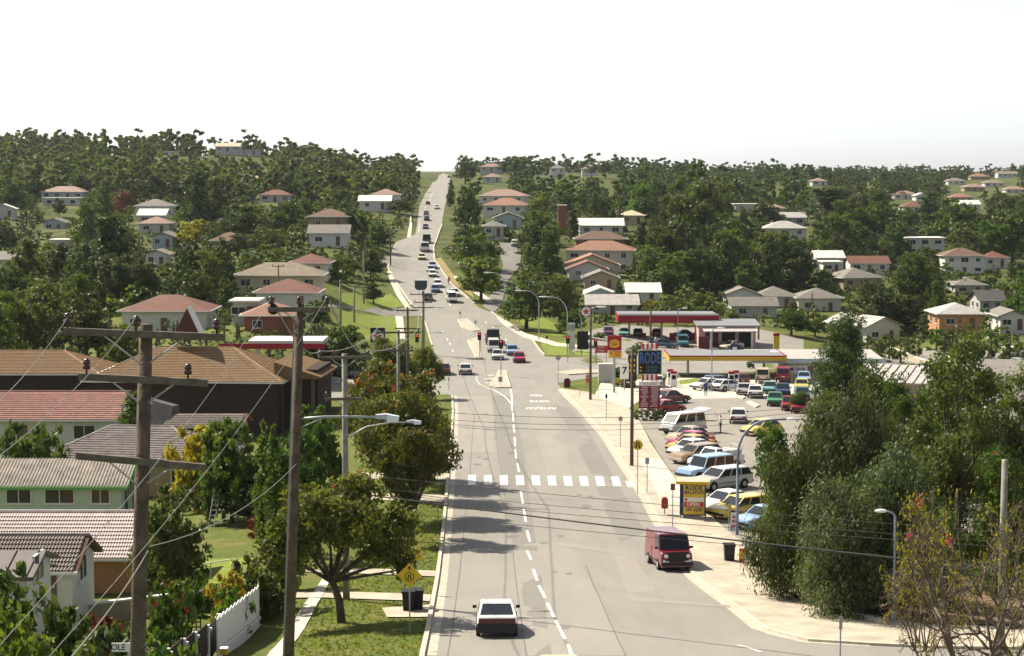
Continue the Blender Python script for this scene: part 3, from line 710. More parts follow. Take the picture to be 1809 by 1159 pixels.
M_GUTW = mat('gutter_white', (.62, .61, .58), .5, .3); M_UNDER = mat('dark_brick_base', (.16, .12, .10), .9, .1, var=.25, scale=4)  # base brick is a dark brown tone varied by noise
M_CAP = mat('ridge_cap_grey', (.33, .30, .27), .8, .2, var=.2, scale=3); M_CURT = mat('curtain', (.5, .45, .38), .9, .1)
_WC = {}
def win_meshes(w, h):
    k = (round(w, 1), round(h, 1))
    if k not in _WC:
        f = MB(); t = .07
        for x in (-w/2, 0, w/2): f.box((x, 0, 0), (t if x else .05, .09, h))
        for z in (-h/2, h/2): f.box((0, 0, z), (w+t, .1, t))
        f.box((0, -.05, -h/2-.05), (w+.2, .16, .05))
        g = MB(); g.box((0, .015, 0), (w-.02, .04, h-.02))
        _WC[k] = (f.mesh('window', M_FRAME), g.mesh('pane', M_GLASS))
    return _WC[k]
def window(root, c, rz, w=1.5, h=1.1):
    f, g = win_meshes(w, h); o = link('window', f, root, c, rz); link('pane', g, o); return o
def tile_meshes(c_top, c_edge, name):
    """one double-roll roof tile, lying in its own (u across, v up the slope, n) frame"""
    b = MB(); us = [0, .075, .15, .225, .3]; hs = [.0, .05, .0, .05, .0]
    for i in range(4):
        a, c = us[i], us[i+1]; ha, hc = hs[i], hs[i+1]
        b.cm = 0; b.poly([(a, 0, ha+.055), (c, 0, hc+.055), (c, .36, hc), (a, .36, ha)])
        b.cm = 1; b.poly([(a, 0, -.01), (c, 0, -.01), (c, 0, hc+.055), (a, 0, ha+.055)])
    return b
def in_poly(pts, u, v):
    for i in range(len(pts)):
        (a, b), (c, d) = pts[i], pts[(i+1) % len(pts)]
        if (c-a)*(v-b)-(d-b)*(u-a) < -1e-6: return False
    return True
def tile_roof(roof, faces, mats, single=0):
    """lay tiles on roof faces (lists of local points, eave edge first, seen from above counter-clockwise);
    the first `single` of them are objects of their own, the rest one joined part"""
    b0 = tile_meshes(None, None, 'tile'); me = b0.mesh('roof_tile', mats); rest = MB(); cnt = 0
    for fc in faces:
        o = Vector(fc[0]); ex = (Vector(fc[1])-o).normalized(); nn = ex.cross(Vector(fc[2])-o).normalized(); es = nn.cross(ex)
        poly = [((Vector(p)-o).dot(ex), (Vector(p)-o).dot(es)) for p in fc]
        umin, umax = min(p[0] for p in poly), max(p[0] for p in poly); vmax = max(p[1] for p in poly)
        for j in range(int(vmax/.33)):
            for i in range(int((umax-umin)/.3)):
                u, v = umin+i*.3, j*.33
                if not (in_poly(poly, u+.15, v+.15)): continue
                M = Matrix.Translation(o+ex*u+es*v+nn*.012) @ Matrix((ex, es, nn)).transposed().to_4x4() @ Matrix.Rotation(random.gauss(0, .012), 4, 'Z')
                if cnt < single:
                    t = link('roof_tile', me, roof); t.matrix_local = M; cnt += 1
                else:
                    k = len(rest.v); rest.v += [tuple(M @ Vector(q)) for q in b0.v]; rest.f += [tuple(a+k for a in f) for f in b0.f]; rest.m += b0.m
    if rest.v: rest.build('roof_tiles', mats, roof)['kind'] = 'stuff'
def house(label, px, base_y, Y, wpx, d, yaw=0, roof='hip', rc='red', wc='white', st=1, wh=2.6, pitch=21, ov=.55, nw=3, loc=None, w=None, tiles=None, single=0, name='house', group=None, cap=None, keep=True, skirt=3.0, side=True, door=True, chim=False, gutter=True, wallm=None):
    p = loc or P(px, base_y, Y); w = w or wpx/ppm(Y); H = wh*st
    r = thing(name, label, 'house', p, rad(yaw), group)
    wm = wallm or WM[wc]; rm = RM[rc] if isinstance(rc, str) else rc
    b = MB(); b.box((0, d/2, H/2-skirt/2), (w, d, H+skirt))
    tp = math.tan(rad(pitch)); hw, hd = w/2+ov, d/2+ov; e = H
    if roof == 'gablex':   # ridge along x, gables at the ends
        rz_ = e+hd*tp
        for s in (-1, 1):
            b.add([(s*(w/2-.002), 0, H-.01), (s*(w/2-.002), d, H-.01), (s*(w/2-.002), d/2, H+d/2*tp)], [(0, 1, 2)])
        top = [(-hw, d/2, rz_), (hw, d/2, rz_)]
    elif roof == 'gabley':
        rz_ = e+hw*tp
        b.add([(-w/2, .002, H-.01), (w/2, .002, H-.01), (0, .002, H+w/2*tp)], [(0, 1, 2)]); b.add([(-w/2, d-.002, H-.01), (w/2, d-.002, H-.01), (0, d-.002, H+w/2*tp)], [(0, 2, 1)])
        top = [(0, -ov, rz_), (0, d+ov, rz_)]
    elif roof == 'hip':
        if hw >= hd: rz_ = e+hd*tp; q = max(hw-hd, .05); top = [(-q, d/2, rz_), (q, d/2, rz_)]
        else: rz_ = e+hw*tp; q = max(hd-hw, .05); top = [(0, d/2-q, rz_), (0, d/2+q, rz_)]
    b.build('wall', wm, r)
    ez = e-ov*tp*.0
    c = [(-hw, -ov, ez), (hw, -ov, ez), (hw, d+ov, ez), (-hw, d+ov, ez)]
    R = MB(); t = .16
    if roof == 'flat':
        R.box((0, d/2, e+.12), (2*hw, 2*hd, .24)); faces = []
    else:
        vs = c+top+[(x, y, z-t) for x, y, z in c]+[(x, y, z-t) for x, y, z in top]
        if roof == 'gabley' or (roof == 'hip' and hw < hd):
            up = [(0, 1, 4), (1, 2, 5, 4), (2, 3, 5), (3, 0, 4, 5)]
        else:
            up = [(0, 1, 5, 4), (1, 2, 5), (2, 3, 4, 5), (3, 0, 4)]
        if roof.startswith('gable'): up = [f for f in up if len(f) == 4]
        fs = list(up)+[tuple(i+6 for i in f[::-1]) for f in up]
        rim = [(0, 1), (1, 2), (2, 3), (3, 0)] if roof == 'hip' else ([(0, 1), (2, 3), (1, 5), (5, 2), (3, 4), (4, 0)] if roof == 'gablex' else [(1, 2), (3, 0), (0, 4), (4, 1), (2, 5), (5, 3)])
        fs += [(a, a+6, b_+6, b_) for a, b_ in rim]
        R.add(vs, fs); faces = [[vs[i] for i in f] for f in up]
    ro = R.build('roof', rm, r)
    if gutter and roof != 'flat':
        if roof in ('hip', 'gablex'):
            for y in (-ov-.06, d+ov+.06): MB().box((0, y, ez-.06), (2*hw+.02, .11, .14)).build('gutter', M_GUTW, r)
        if roof in ('hip', 'gabley'):
            for x in (-hw-.06, hw+.06): MB().box((x, d/2, ez-.06), (.11, 2*hd-.02, .14)).build('gutter', M_GUTW, r)
    if cap:
        g = MB(); tt = [Vector(q) for q in top]; cc = [Vector(q) for q in c]
        segs = [(tt[0], tt[1])]
        if roof == 'hip':
            segs += [(cc[0], tt[0]), (cc[3], tt[0]), (cc[1], tt[1]), (cc[2], tt[1])] if hw >= hd else [(cc[0], tt[0]), (cc[1], tt[0]), (cc[2], tt[1]), (cc[3], tt[1])]
        for a, b_ in segs: g.tube(a+Vector((0, 0, .02)), b_+Vector((0, 0, .02)), .11, n=6)
        g.build('ridge_cap', cap, ro)
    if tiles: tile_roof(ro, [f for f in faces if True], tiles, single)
    if chim: MB().box((w*.2, d*.55, H+2.2), (.7, .7, 2.6)).build('chimney', WM['brick'], ro)
    # windows and door
    rs = random.Random(int(px*7+Y))
    for s in range(st):
        z = s*wh+1.45
        for i in range(nw):
            x = -w/2+w*(i+.5)/nw
            if door and s == 0 and i == nw//2 and nw > 1:
                dm = MB(); dm.box((x, -.03, 1.02), (.9, .07, 2.04)); do = dm.build('door', M_DOOR, r); MB().box((x+.36, -.09, 1.0), (.05, .06, .12)).build('handle', M_GUTW, do); continue
            window(r, (x, -.03, z), 0, rs.choice([1.2, 1.6, 1.9]), rs.choice([1.0, 1.2]))
        if side:
            for sx, rz_ in ((-1, -math.pi/2), (1, math.pi/2)):
                for k in range(1 if d < 6 else 2): window(r, (sx*(w/2+.03), d*(k+.6)/(1.2 if d < 6 else 2.2)-.2, z), rz_, 1.4, 1.1)
    if keep:
        h_ = H+2.0; x0, _ = proj((p.x-w/2, Y, p.z)); x1, _ = proj((p.x+w/2, Y, p.z)); _, y1 = proj((p.x, Y, p.z)); _, y0 = proj((p.x, Y, p.z+h_)); KEEP.append((x0, x1, y0, y1, Y))
    return r
for t in HL:
    lab, px, by, Y, wpx, d, yaw, rf, rc, wc, st = t[:11]
    w = wpx/ppm(Y)
    house(lab, px, by, Y, wpx, d, yaw, rf, rc, wc, st, t[11] if len(t) > 11 else 2.6, nw=max(2, min(5, int(w/3.2))), side=Y < 450, skirt=max(1.0, P(px, by, Y).z-Tz(P(px, by, Y).x, Y+d/2)+1.0))
# ---- brick tower beside the white roof (church bell wall)
p = P(997, 430, 500); r = thing('brick_tower', 'tall dark red brick tower with a stepped top among the trees', 'tower', p)
b = MB(); b.prism([(-1.55, -1.2, -3), (1.55, -1.2, -3), (1.55, -1.2, 5.0), (.75, -1.2, 6.2), (.45, -1.2, 9), (-1.55, -1.2, 9)], (0, 2.6, 0)); b.build('wall', WM['brick'], r)
MB().box((-.55, .1, 9.08), (2.2, 2.8, .18)).build('coping', M_GUTW, r); MB().box((1.15, .1, 5.75), (.14, 2.8, 1.5)).build('coping', M_GUTW, r)
KEEP.append((982, 1012, 360, 425, 500)); r.scale = (1.16, 1.16, 1.16)

# ---- near houses on the left, with laid tiles
MT_PALE = [mat('tile_weathered_glare', (.62, .52, .48), .42, .5, var=.14, scale=1.5), mat('tile_red_shadow_edge', (.15, .03, .025), .85, .2)]  # pale tops carry sun glare, dark red edges the shadow under each tile
MT_DARK = [mat('tile_dark_weathered', (.17, .14, .115), .55, .4, var=.3, scale=2), mat('tile_dark_shadow_edge', (.07, .028, .025), .85, .2)]  # edge colours from here down are darkened for shade under the tile lip
MT_GREY = [mat('tile_grey_weathered', (.31, .27, .25), .4, .5, var=.3, scale=2), mat('tile_grey_shadow_edge', (.05, .022, .02), .85, .2)]
MT_ROSE = [mat('tile_rose_weathered', (.40, .20, .16), .42, .5, var=.22, scale=1.6), mat('tile_rose_shadow_edge', (.08, .018, .016), .85, .2)]
MT_BROWN = [mat('tile_amber', (.30, .185, .085), .45, .45, var=.2, scale=2), mat('tile_amber_shadow_edge', (.07, .018, .01), .85, .2)]
M_UNDER_R = mat('roof_underlay', (.12, .07, .055), .9, .1)
M_UNDER_R2 = mat('roof_underlay_brown', (.16, .10, .05), .9, .1, var=.2)
pa = P(60, 1062, 98)
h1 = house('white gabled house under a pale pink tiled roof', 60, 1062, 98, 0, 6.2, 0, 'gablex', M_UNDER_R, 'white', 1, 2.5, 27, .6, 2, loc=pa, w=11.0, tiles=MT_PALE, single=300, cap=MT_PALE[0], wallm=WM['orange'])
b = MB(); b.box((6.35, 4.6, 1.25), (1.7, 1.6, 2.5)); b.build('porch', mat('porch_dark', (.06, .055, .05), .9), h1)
b = MB(); b.box((6.9, 4.2, 2.72), (2.6, 3.6, .16)); b.build('awning', WM['white'], h1)
for x in (6.0, 8.0): MB().box((x, 2.5, 1.3), (.12, .12, 2.6)).build('post', M_GUTW, h1)
b = MB(); b.prism([(5.54, -.2, 2.7), (5.54, 6.4, 2.7), (5.54, 3.1, 4.25)], (.05, 0, 0)); b.build('gable_panel', WM['white'], h1)
pb = P(38, 1075, 80)
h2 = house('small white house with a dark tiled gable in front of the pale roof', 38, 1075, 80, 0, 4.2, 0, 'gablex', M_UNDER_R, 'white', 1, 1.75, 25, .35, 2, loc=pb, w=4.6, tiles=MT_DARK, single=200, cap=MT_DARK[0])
pc = P(-30, 1080, 71)
M_BSHEET = mat('roof_brown_sheet', (.10, .082, .07), .5, .4, var=.2, scale=2)
h3 = house('brown sheet metal roof at the left edge, ribs running down it', -30, 1080, 71, 0, 3.6, 0, 'gablex', M_BSHEET, 'white', 1, 1.45, 17, .3, 1, loc=pc, w=3.6, gutter=False, keep=False)
for k in range(5): b = MB(); b.box((-1.8+.9*k, 0, 0), (.05, 2.15, .05)); o = b.build('rib', M_BSHEET, h3, loc=(0, .75, 1.80)); o.rotation_euler = (rad(17), 0, 0)
# corrugated roof, green trim
pd = P(70, 912, 116)
M_CORR = mat('corrugated_fibro', (.20, .175, .15), .75, .25, var=.35, scale=1.2); M_GREEN = mat('trim_green', (.13, .33, .10), .6, .3)
h4 = house('pale green weatherboard house under a brown corrugated roof with green trim', 70, 912, 116, 0, 5.4, 0, 'gablex', M_UNDER_R2, 'mint', 1, 2.0, 22, .5, 4, loc=pd, w=10.6, gutter=False, door=False)
V = []; Fs = []
nC = 54*4; hwid = 10.6/2+.52; run = 5.4/2+.52; tp = math.tan(rad(22))
for i in range(nC+1):
    x = -hwid+2*hwid*i/nC; zz = .05*math.sin(i*math.pi/2)
    for y, z in ((-.52, 2.0), (2.7, 2.0+run*tp), (5.92, 2.0)): V.append((x, y, z+.06+zz))
for i in range(nC):
    for k in (0, 1): Fs.append((i*3+k, i*3+3+k, i*3+4+k, i*3+1+k))
b = MB(); b.add(V, Fs); ro = [c for c in h4.children if c.name.startswith('roof')][0]; b.build('corrugated_sheets', M_CORR, ro, True)
b = MB(); b.box((0, -.6, 1.93), (2*hwid+.1, .1, .2)); b.build('fascia', M_GREEN, h4)
b = MB()
for s in (-1, 1): b.prism([(hwid, 2.7, 2.0+run*tp-.15), (hwid, 2.7, 2.0+run*tp+.12), (hwid, 2.7+s*run, 2.12), (hwid, 2.7+s*run, 1.85)], (.06, 0, 0))
b.build('barge_board', M_GREEN, h4)
M_NAVY = mat('trim_navy', (.02, .03, .10), .5, .3)
for y in (1.2, 1.7, 3.6): MB().box((10.6/2+.03, y, .9), (.06, .12, 2.2)).build('trim_strip', M_NAVY, h4)
# grey tiled hip
pe = P(222, 872, 140)
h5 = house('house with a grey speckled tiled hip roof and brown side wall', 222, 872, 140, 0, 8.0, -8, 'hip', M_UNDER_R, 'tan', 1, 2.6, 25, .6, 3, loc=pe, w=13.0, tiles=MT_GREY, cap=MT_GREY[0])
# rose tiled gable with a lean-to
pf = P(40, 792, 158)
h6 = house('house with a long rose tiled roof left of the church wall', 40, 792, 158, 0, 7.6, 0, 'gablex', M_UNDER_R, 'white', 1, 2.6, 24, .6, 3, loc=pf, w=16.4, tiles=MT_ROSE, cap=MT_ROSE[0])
b = MB(); b.prism([(8.9, 1.0, 2.0), (8.9, 7.2, 2.0), (8.9, 7.2, 3.9), (8.9, 4.2, 4.2)], (3.6, 0, -1.0)); b.build('lean_to_roof', RM['dark'], h6)
# church hall: amber tiles over a long dark brick wall
pg = P(325, 770, 182)
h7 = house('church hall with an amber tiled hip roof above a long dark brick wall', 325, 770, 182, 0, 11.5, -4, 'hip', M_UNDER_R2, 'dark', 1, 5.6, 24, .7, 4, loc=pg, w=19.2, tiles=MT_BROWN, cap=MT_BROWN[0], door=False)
for c in list(h7.children):
    if c.name.startswith('window') : 
        for g in list(c.children): bpy.data.objects.remove(g)
        bpy.data.objects.remove(c)
M_MAROON = mat('spire_maroon', (.075, .022, .02), .7, .3)
b = MB(); b.prism([(-2.6, 5.6, 9.2), (.7, 5.6, 9.2), (-.9, 5.6, 12.6)], (0, 1.6, 0)); b.build('spire', M_MAROON, h7)
b = MB(); b.prism([(.68, 5.52, 9.2), (.84, 5.52, 9.2), (-.84, 5.52, 12.75), (-.92, 5.52, 12.62)], (0, 1.76, 0)); b.build('spire_trim', M_GUTW, h7)
b = MB(); b.box((11.2, 7.2, 2.5), (4.0, 8, 8.0)); b.build('wing_wall', WM['dark'], h7)
wr = MB(); wr.prism([(9.0, 1.6, 5.7), (13.8, 1.6, 5.7), (13.8, 1.6, 5.9), (9.0, 1.6, 7.4)], (0, 10.5, 0)); wro = wr.build('wing_roof', M_UNDER_R2, h7)
for x in (9.6, 11.2, 12.8): MB().box((x, 2.4, 2.2), (.3, .3, 7.0)).build('post', mat('post_timber', (.10, .085, .07), .8), h7)
ph = P(20, 690, 190)
h8 = house('long brown tiled roof at the left edge beside the church hall', 20, 745, 192, 0, 8.5, 0, 'hip', M_UNDER_R2, 'dark', 1, 5.2, 22, .7, 3, loc=P(20, 745, 192), w=18, tiles=MT_BROWN, cap=MT_BROWN[0], door=False)
pi_ = P(340, 800, 160)
h9 = house('low maroon tiled roof in front of the church wall', 360, 800, 160, 0, 4.0, 0, 'gablex', M_UNDER_R, 'tan', 1, 2.0, 20, .4, 2, loc=P(362, 792, 160), w=6.4, tiles=MT_ROSE and [MT_DARK[0], MT_DARK[1]])
# ------------------------------------------------------------------ vehicles
def paint(name, c, rough=.28): return mat('paint_'+name, c, rough, .5)
PT = {k: paint(k, c) for k, c in dict(white=(.74, .73, .70), red=(.30, .018, .022), maroon=(.13, .016, .028), silver=(.50, .51, .50), beige=(.50, .40, .26), tan=(.32, .22, .11), yellow=(.66, .50, .06), lemon=(.70, .58, .12), blue=(.10, .16, .32),
     skyblue=(.30, .45, .66), navy=(.03, .05, .12), green=(.07, .28, .13), mint=(.20, .45, .40), teal=(.06, .20, .24), black=(.015, .015, .017), grey=(.15, .16, .17), crimson=(.38, .02, .07), brown=(.12, .06, .035), cream=(.70, .62, .44), purple=(.16, .03, .10), gold=(.55, .36, .07), plum=(.17, .012, .026)).items()}
for _m in PT.values(): _m.node_tree.nodes['Principled BSDF'].inputs['Coat Weight'].default_value = .6
M_TYRE = mat('tyre_rubber', (.018, .018, .018), .9, .1); M_RIM = mat('wheel_rim', (.42, .42, .42), .4, .5, .4); M_CGLASS = mat('car_glass', (.018, .024, .03), .06, .35)
M_BUMP = mat('bumper_black', (.025, .025, .026), .6, .3); M_CHROME = mat('bumper_chrome', (.55, .55, .55), .25, .5, .9); M_TAIL = mat('tail_light_red', (.36, .012, .012), .3, .5); M_HEAD = mat('head_light', (.75, .76, .74), .15, .6)
M_PLATE = mat('number_plate', (.75, .74, .66), .6, .3); M_AMBER = mat('indicator_amber', (.6, .2, .02), .3, .5); M_GRILLE = mat('grille_black', (.02, .02, .02), .5, .3); M_SEAT = mat('car_interior', (.05, .045, .045), .9, .1)
CAR = {  # L, W, H, belt, hood_z, tail_z, ws_base, ws_top, roof_end, rear_base, side window splits, front tuck
 'sedan': (4.4, 1.68, 1.39, .90, .80, .90, 1.25, 1.95, 3.10, 3.72, 2), 'hatch': (3.85, 1.62, 1.38, .90, .80, .88, 1.05, 1.72, 3.05, 3.70, 2),
 'wagon': (4.5, 1.7, 1.42, .92, .82, .92, 1.25, 1.95, 4.15, 4.44, 3), 'van': (4.5, 1.72, 1.93, 1.12, 1.0, 1.0, .28, 1.0, 4.28, 4.46, 3), 'wedge': (4.3, 1.68, 1.33, .88, .74, .88, 1.2, 1.95, 3.0, 3.85, 2),
 'fourwd': (4.6, 1.75, 1.86, 1.10, 1.02, 1.02, 1.35, 1.75, 4.45, 4.58, 3), 'cab': (4.7, 1.72, 1.68, 1.02, .96, .62, 1.25, 1.75, 2.35, 2.5, 1), 'truck': (6.6, 2.1, 2.35, 1.45, 1.35, .9, .18, .5, 1.75, 1.85, 1), 'panel': (4.5, 1.86, 2.02, 1.2, 1.12, 1.05, .55, .95, 4.4, 4.48, 3)}
_CM = {}
def car_meshes(kind):
    """shared meshes of one body style; x forward is -x (nose at x=0), centred, wheels on z=0"""
    if kind in _CM: return _CM[kind]
    L, W, H, belt, hz, tz, wb, wt, re, rb, ns = CAR[kind]; w = W/2; out = []
    # lower body loft
    st = [(0, .58*hz+.02, .90), (.07, hz-.10, .96), (.35, hz-.02, .99), (wb, max(hz, belt-.06), 1), ((wb+rb)/2, belt, 1.0), (rb, max(tz, belt-.04) if kind not in ('cab', 'truck') else belt, 1), (rb+.02, tz, 1), (L-.1, tz-.03, .97), (L, tz-.14, .93)]
    g = .20 if kind not in ('fourwd', 'truck', 'van') else .32
    b = MB(); vs = []; fs = []
    for x, zt, k in st:
        ww = w*k; zb = g if .2 < x < L-.2 else g+.06
        zs = (zt-zb)
        vs += [(x, -ww*.90, zb), (x, -ww*.985, zb+.22*zs), (x, -ww, zb+.55*zs), (x, -ww*.97, zt-.05), (x, -ww*.88, zt), (x, ww*.88, zt), (x, ww*.97, zt-.05), (x, ww, zb+.55*zs), (x, ww*.985, zb+.22*zs), (x, ww*.90, zb)]
    for i in range(len(st)-1):
        for k in range(10): fs.append((i*10+k, i*10+(k+1) % 10, i*10+10+(k+1) % 10, i*10+10+k))
    n = len(st); fs += [tuple(range(9, -1, -1)), tuple(range((n-1)*10, n*10))]
    b.add([(x-L/2, y, z) for x, y, z in vs], fs); out.append(('body', b.mesh('body', PT['white'], False), 'paint', None))
    # cabin
    c = MB(); wbt = w*.955; wtp = w*.80 if kind not in ('van', 'fourwd', 'truck', 'panel') else w*.88
    zb = belt-.04; zr = H
    def cab(x, y, z): return (x-L/2, y, z)
    A = [cab(wb, -wbt, zb), cab(rb, -wbt, zb), cab(rb, wbt, zb), cab(wb, wbt, zb)]
    B = [cab(wt, -wtp, zr-.05), cab(re, -wtp, zr-.05), cab(re, wtp, zr-.05), cab(wt, wtp, zr-.05)]
    C = [cab(wt+.10, -wtp*.88, zr), cab(re-.08, -wtp*.88, zr-.005), cab(re-.08, wtp*.88, zr-.005), cab(wt+.10, wtp*.88, zr)]
    c.add(A+B+C, [(0, 1, 5, 4), (1, 2, 6, 5), (2, 3, 7, 6), (3, 0, 4, 7), (4, 5, 9, 8), (5, 6, 10, 9), (6, 7, 11, 10), (7, 4, 8, 11), (8, 9, 10, 11)]); out.append(('cabin', c.mesh('cabin', PT['white']), 'paint', None))
    def panel(q, ins, o):   # inset quad pushed outward
        q = [Vector(p) for p in q]; ce = sum(q, Vector())/4; nn = (q[1]-q[0]).cross(q[3]-q[0]).normalized()
        if nn.dot(ce-Vector((0, 0, 1.0*H*.6))) < 0: nn = -nn
        m = MB(); q2 = [ce+(p-ce)*ins for p in q]; m.prism([p-nn*.02 for p in q2], nn*(.02+o)); return m
    out.append(('windscreen', panel([A[3], A[0], B[0], B[3]], .90, .012).mesh('windscreen', M_CGLASS), None, None))
    out.append(('rear_window', panel([A[1], A[2], B[2], B[1]], .86 if kind != 'panel' else .5, .012).mesh('rear_window', M_CGLASS), None, None))
    for s in (0, 1):
        a0, a1 = (A[0], A[1]) if s == 0 else (A[3], A[2]); b0, b1 = (B[0], B[1]) if s == 0 else (B[3], B[2])
        nwin = ns if kind != 'panel' else 1
        for k in range(nwin):
            t0, t1 = k/ns, (k+1)/ns
            q = [Vector(a0).lerp(Vector(a1), t0), Vector(a0).lerp(Vector(a1), t1), Vector(b0).lerp(Vector(b1), t1), Vector(b0).lerp(Vector(b1), t0)]
            out.append(('side_window', panel(q, .86, .01).mesh('side_window', M_CGLASS), None, None))
    # wheels, arches
    rw = .30 if kind not in ('fourwd', 'truck') else .37; xs = (.82 if kind not in ('van',) else .95, L-.86)
    if kind == 'panel': xs = (.9, L-1.0)
    if kind == 'truck': xs = (1.1, L-1.5); rw = .42
    for x in xs:
        for s in (-1, 1):
            a = MB(); a.tube((x-L/2, s*(w-.10), rw+.03), (x-L/2, s*(w+.004), rw+.03), rw+.06, n=14); out.append(('wheel_arch', a.mesh('wheel_arch', M_GRILLE), None, None))
            t = MB(); t.tube((0, -s*.17, 0), (0, s*.02, 0), rw, n=14); ri = MB(); ri.tube((0, s*.0, 0), (0, s*.03, 0), rw*.62, rw*.55, n=12)
            out.append(('wheel', t.mesh('tyre', M_TYRE), None, ('rim', ri.mesh('rim', M_RIM), (x-L/2, s*(w+.0), rw))))
    # lights, bumpers, plates
    hb = hz*.62+.02
    f = MB(); f.box((-L/2-.02, 0, .42 if rw < .35 else .55), (.14, W*.97, .17)); out.append(('bumper', f.mesh('bumper', M_BUMP), 'bump', None))
    f = MB(); f.box((L/2+.02, 0, .44 if rw < .35 else .55), (.14, W*.97, .17)); out.append(('bumper', f.mesh('bumper', M_BUMP), 'bump', None))
    zf = .58*hz+.02-.06
    f = MB(); f.box((-L/2-.005, 0, zf), (.05, W*.46, .12)); out.append(('grille', f.mesh('grille', M_GRILLE), None, None))
    ts = tz-.24
    for s in (-1, 1):
        f = MB(); f.box((-L/2+.0, s*w*.68, zf), (.06, w*.36, .14)); out.append(('headlight', f.mesh('headlight', M_HEAD), None, None))
        f = MB(); f.box((L/2+.0, s*w*.66, ts), (.05, w*.42, .15)); out.append(('tail_light', f.mesh('tail_light', M_TAIL), None, None))
        f = MB(); f.box((wb+.25-L/2, s*(w+.08), belt+.06), (.09, .17, .12)); out.append(('mirror', f.mesh('mirror', M_BUMP), None, None))
    for s in (-1, 1):
        f = MB(); f.box((0, s*(w+.004), g+.30 if rw < .35 else .72), (xs[1]-xs[0]-.8, .02, .05)); out.append(('rubbing_strip', f.mesh('rubbing_strip', M_BUMP), None, None))
        if kind not in ('truck',):
            f = MB(); f.box(((wb+rb)/2-L/2+.05, s*(w-.008), (belt+g)/2+.05), (.018, .03, belt-g-.16)); out.append(('door_seam', f.mesh('door_seam', M_GRILLE), None, None))
            f = MB(); f.box(((wb+rb)/2-L/2-.12, s*(w+.0), belt-.13), (.14, .03, .035)); out.append(('door_handle', f.mesh('door_handle', M_CHROME), None, None))
    f = MB(); f.box((L/2+.005, 0, ts-.02), (.03, .37, .12)); out.append(('number_plate', f.mesh('number_plate', M_PLATE), None, None))
    if kind == 'cab':   # open tray behind the cab
        f = MB()
        for y in (-1, 1): f.box((rb+.1+(L-rb-.1)/2-L/2, y*(w-.05), .82), (L-rb-.15, .07, .42))
        f.box((L/2-.06, 0, .82), (.07, W-.12, .42)); f.box((rb+.12-L/2, 0, .92), (.07, W-.12, .62)); out.append(('tray', f.mesh('tray', PT['white']), 'paint', None))
    if kind == 'truck':
        f = MB(); f.box((rb+.15+(L-rb-.2)/2-L/2, 0, 1.0), (L-rb-.2, 2.2, .16)); out.append(('deck', f.mesh('deck', M_BUMP), None, None))
    _CM[kind] = out; return out
def car(kind, color, p, heading, label, name=None, group=None, cat=None, chrome=False, far=False, scale=1.0):
    """p: ground point; heading: world angle of the nose, degrees, 0 = +x"""
    r = thing(name or {'van': 'van', 'panel': 'delivery_van', 'fourwd': 'four_wheel_drive', 'cab': 'utility_truck', 'truck': 'truck', 'wagon': 'station_wagon', 'hatch': 'hatchback_car'}.get(kind, 'sedan_car'), label, cat or {'van': 'van', 'panel': 'van', 'cab': 'ute', 'truck': 'truck', 'fourwd': 'four wheel drive'}.get(kind, 'car'), p, rad(heading+180), group)
    # follow the slope of the road
    dx, dy = math.cos(rad(heading)), math.sin(rad(heading)); sl = (Tz(p[0]+dx*2, p[1]+dy*2)-Tz(p[0]-dx*2, p[1]-dy*2))/4
    r.rotation_euler = (0, math.atan(sl), rad(heading+180)); r.scale = (scale,)*3
    r.location = (p[0], p[1], Tz(p[0], p[1])+.04+max(0, p[1]-250)*.00035)
    for nm, me, k, sub in car_meshes(kind):
        if far and nm in ('mirror', 'number_plate', 'grille', 'wheel_arch', 'rubbing_strip', 'door_seam', 'door_handle'): continue
        o = link(nm, me, r)
        if k == 'paint': set_mat(o, PT[color])
        if k == 'bump' and chrome: set_mat(o, M_CHROME)
        if sub:
            o.location = sub[2]
            if not far: link(sub[0], sub[1], o)
    return r
def hdg(a, b):
    a, b = G(*a), G(*b); return math.degrees(math.atan2(b.y-a.y, b.x-a.x))
UP = hdg((1000,1150),(925,900)); UP2 = hdg((905,735),(900,690)); HILL = hdg((790,560),(745,450)); HILL2 = hdg((752,425),(756,362))
UPL = hdg((880,1120),(868,950))
# near road
c = car('wedge', 'white', G(877,1116), UPL, 'white sedan with dark lower body driving away down the near lane', 'sedan_car', chrome=False)
for nm, dim, z in (('bumper_rear_shade', (.06, 1.62, .40), .40), ('tail_panel', (.04, 1.50, .2), .70)):  # black rear panel: deep bumper, with the rear face's shade in its colour
    MB().box((4.3/2+.035 if nm == 'bumper_rear_shade' else 4.3/2+.03, 0, z), dim).build(nm, M_BUMP if nm == 'bumper_rear_shade' else mat('tail_dark_red', (.09, .008, .012), .3, .5), c)
MB().box((4.3/2+.07, 0, .44), (.02, .36, .11)).build('number_plate', M_PLATE, c); MB().box((4.3/2+.04, 0, .815), (.03, 1.5, .03)).build('boot_edge', PT['white'], c)
for s in (-1, 1): MB().box((0, s*.842, .42), (3.9, .02, .30)).build('side_trim', M_BUMP, c)
for s in (-1, 1): MB().box((.25, s*.36, 1.05), (.12, .34, .34)).build('headrest', M_SEAT, c)
v = car('panel', 'plum', G(1181,1001), UP+180+6, 'dark red delivery van parked at the kerb beside the driveway', scale=.96)
MB().box((-4.5/2-.025, 0, .86), (.06, 1.35, .5)).build('grille_panel', M_GRILLE, v)
for s in (-1, 1):
    b = MB(); b.tube((-4.5/2-.09, s*.62, .88), (-4.5/2-.02, s*.62, .88), .11, n=12); b.build('round_headlight', M_HEAD, v)
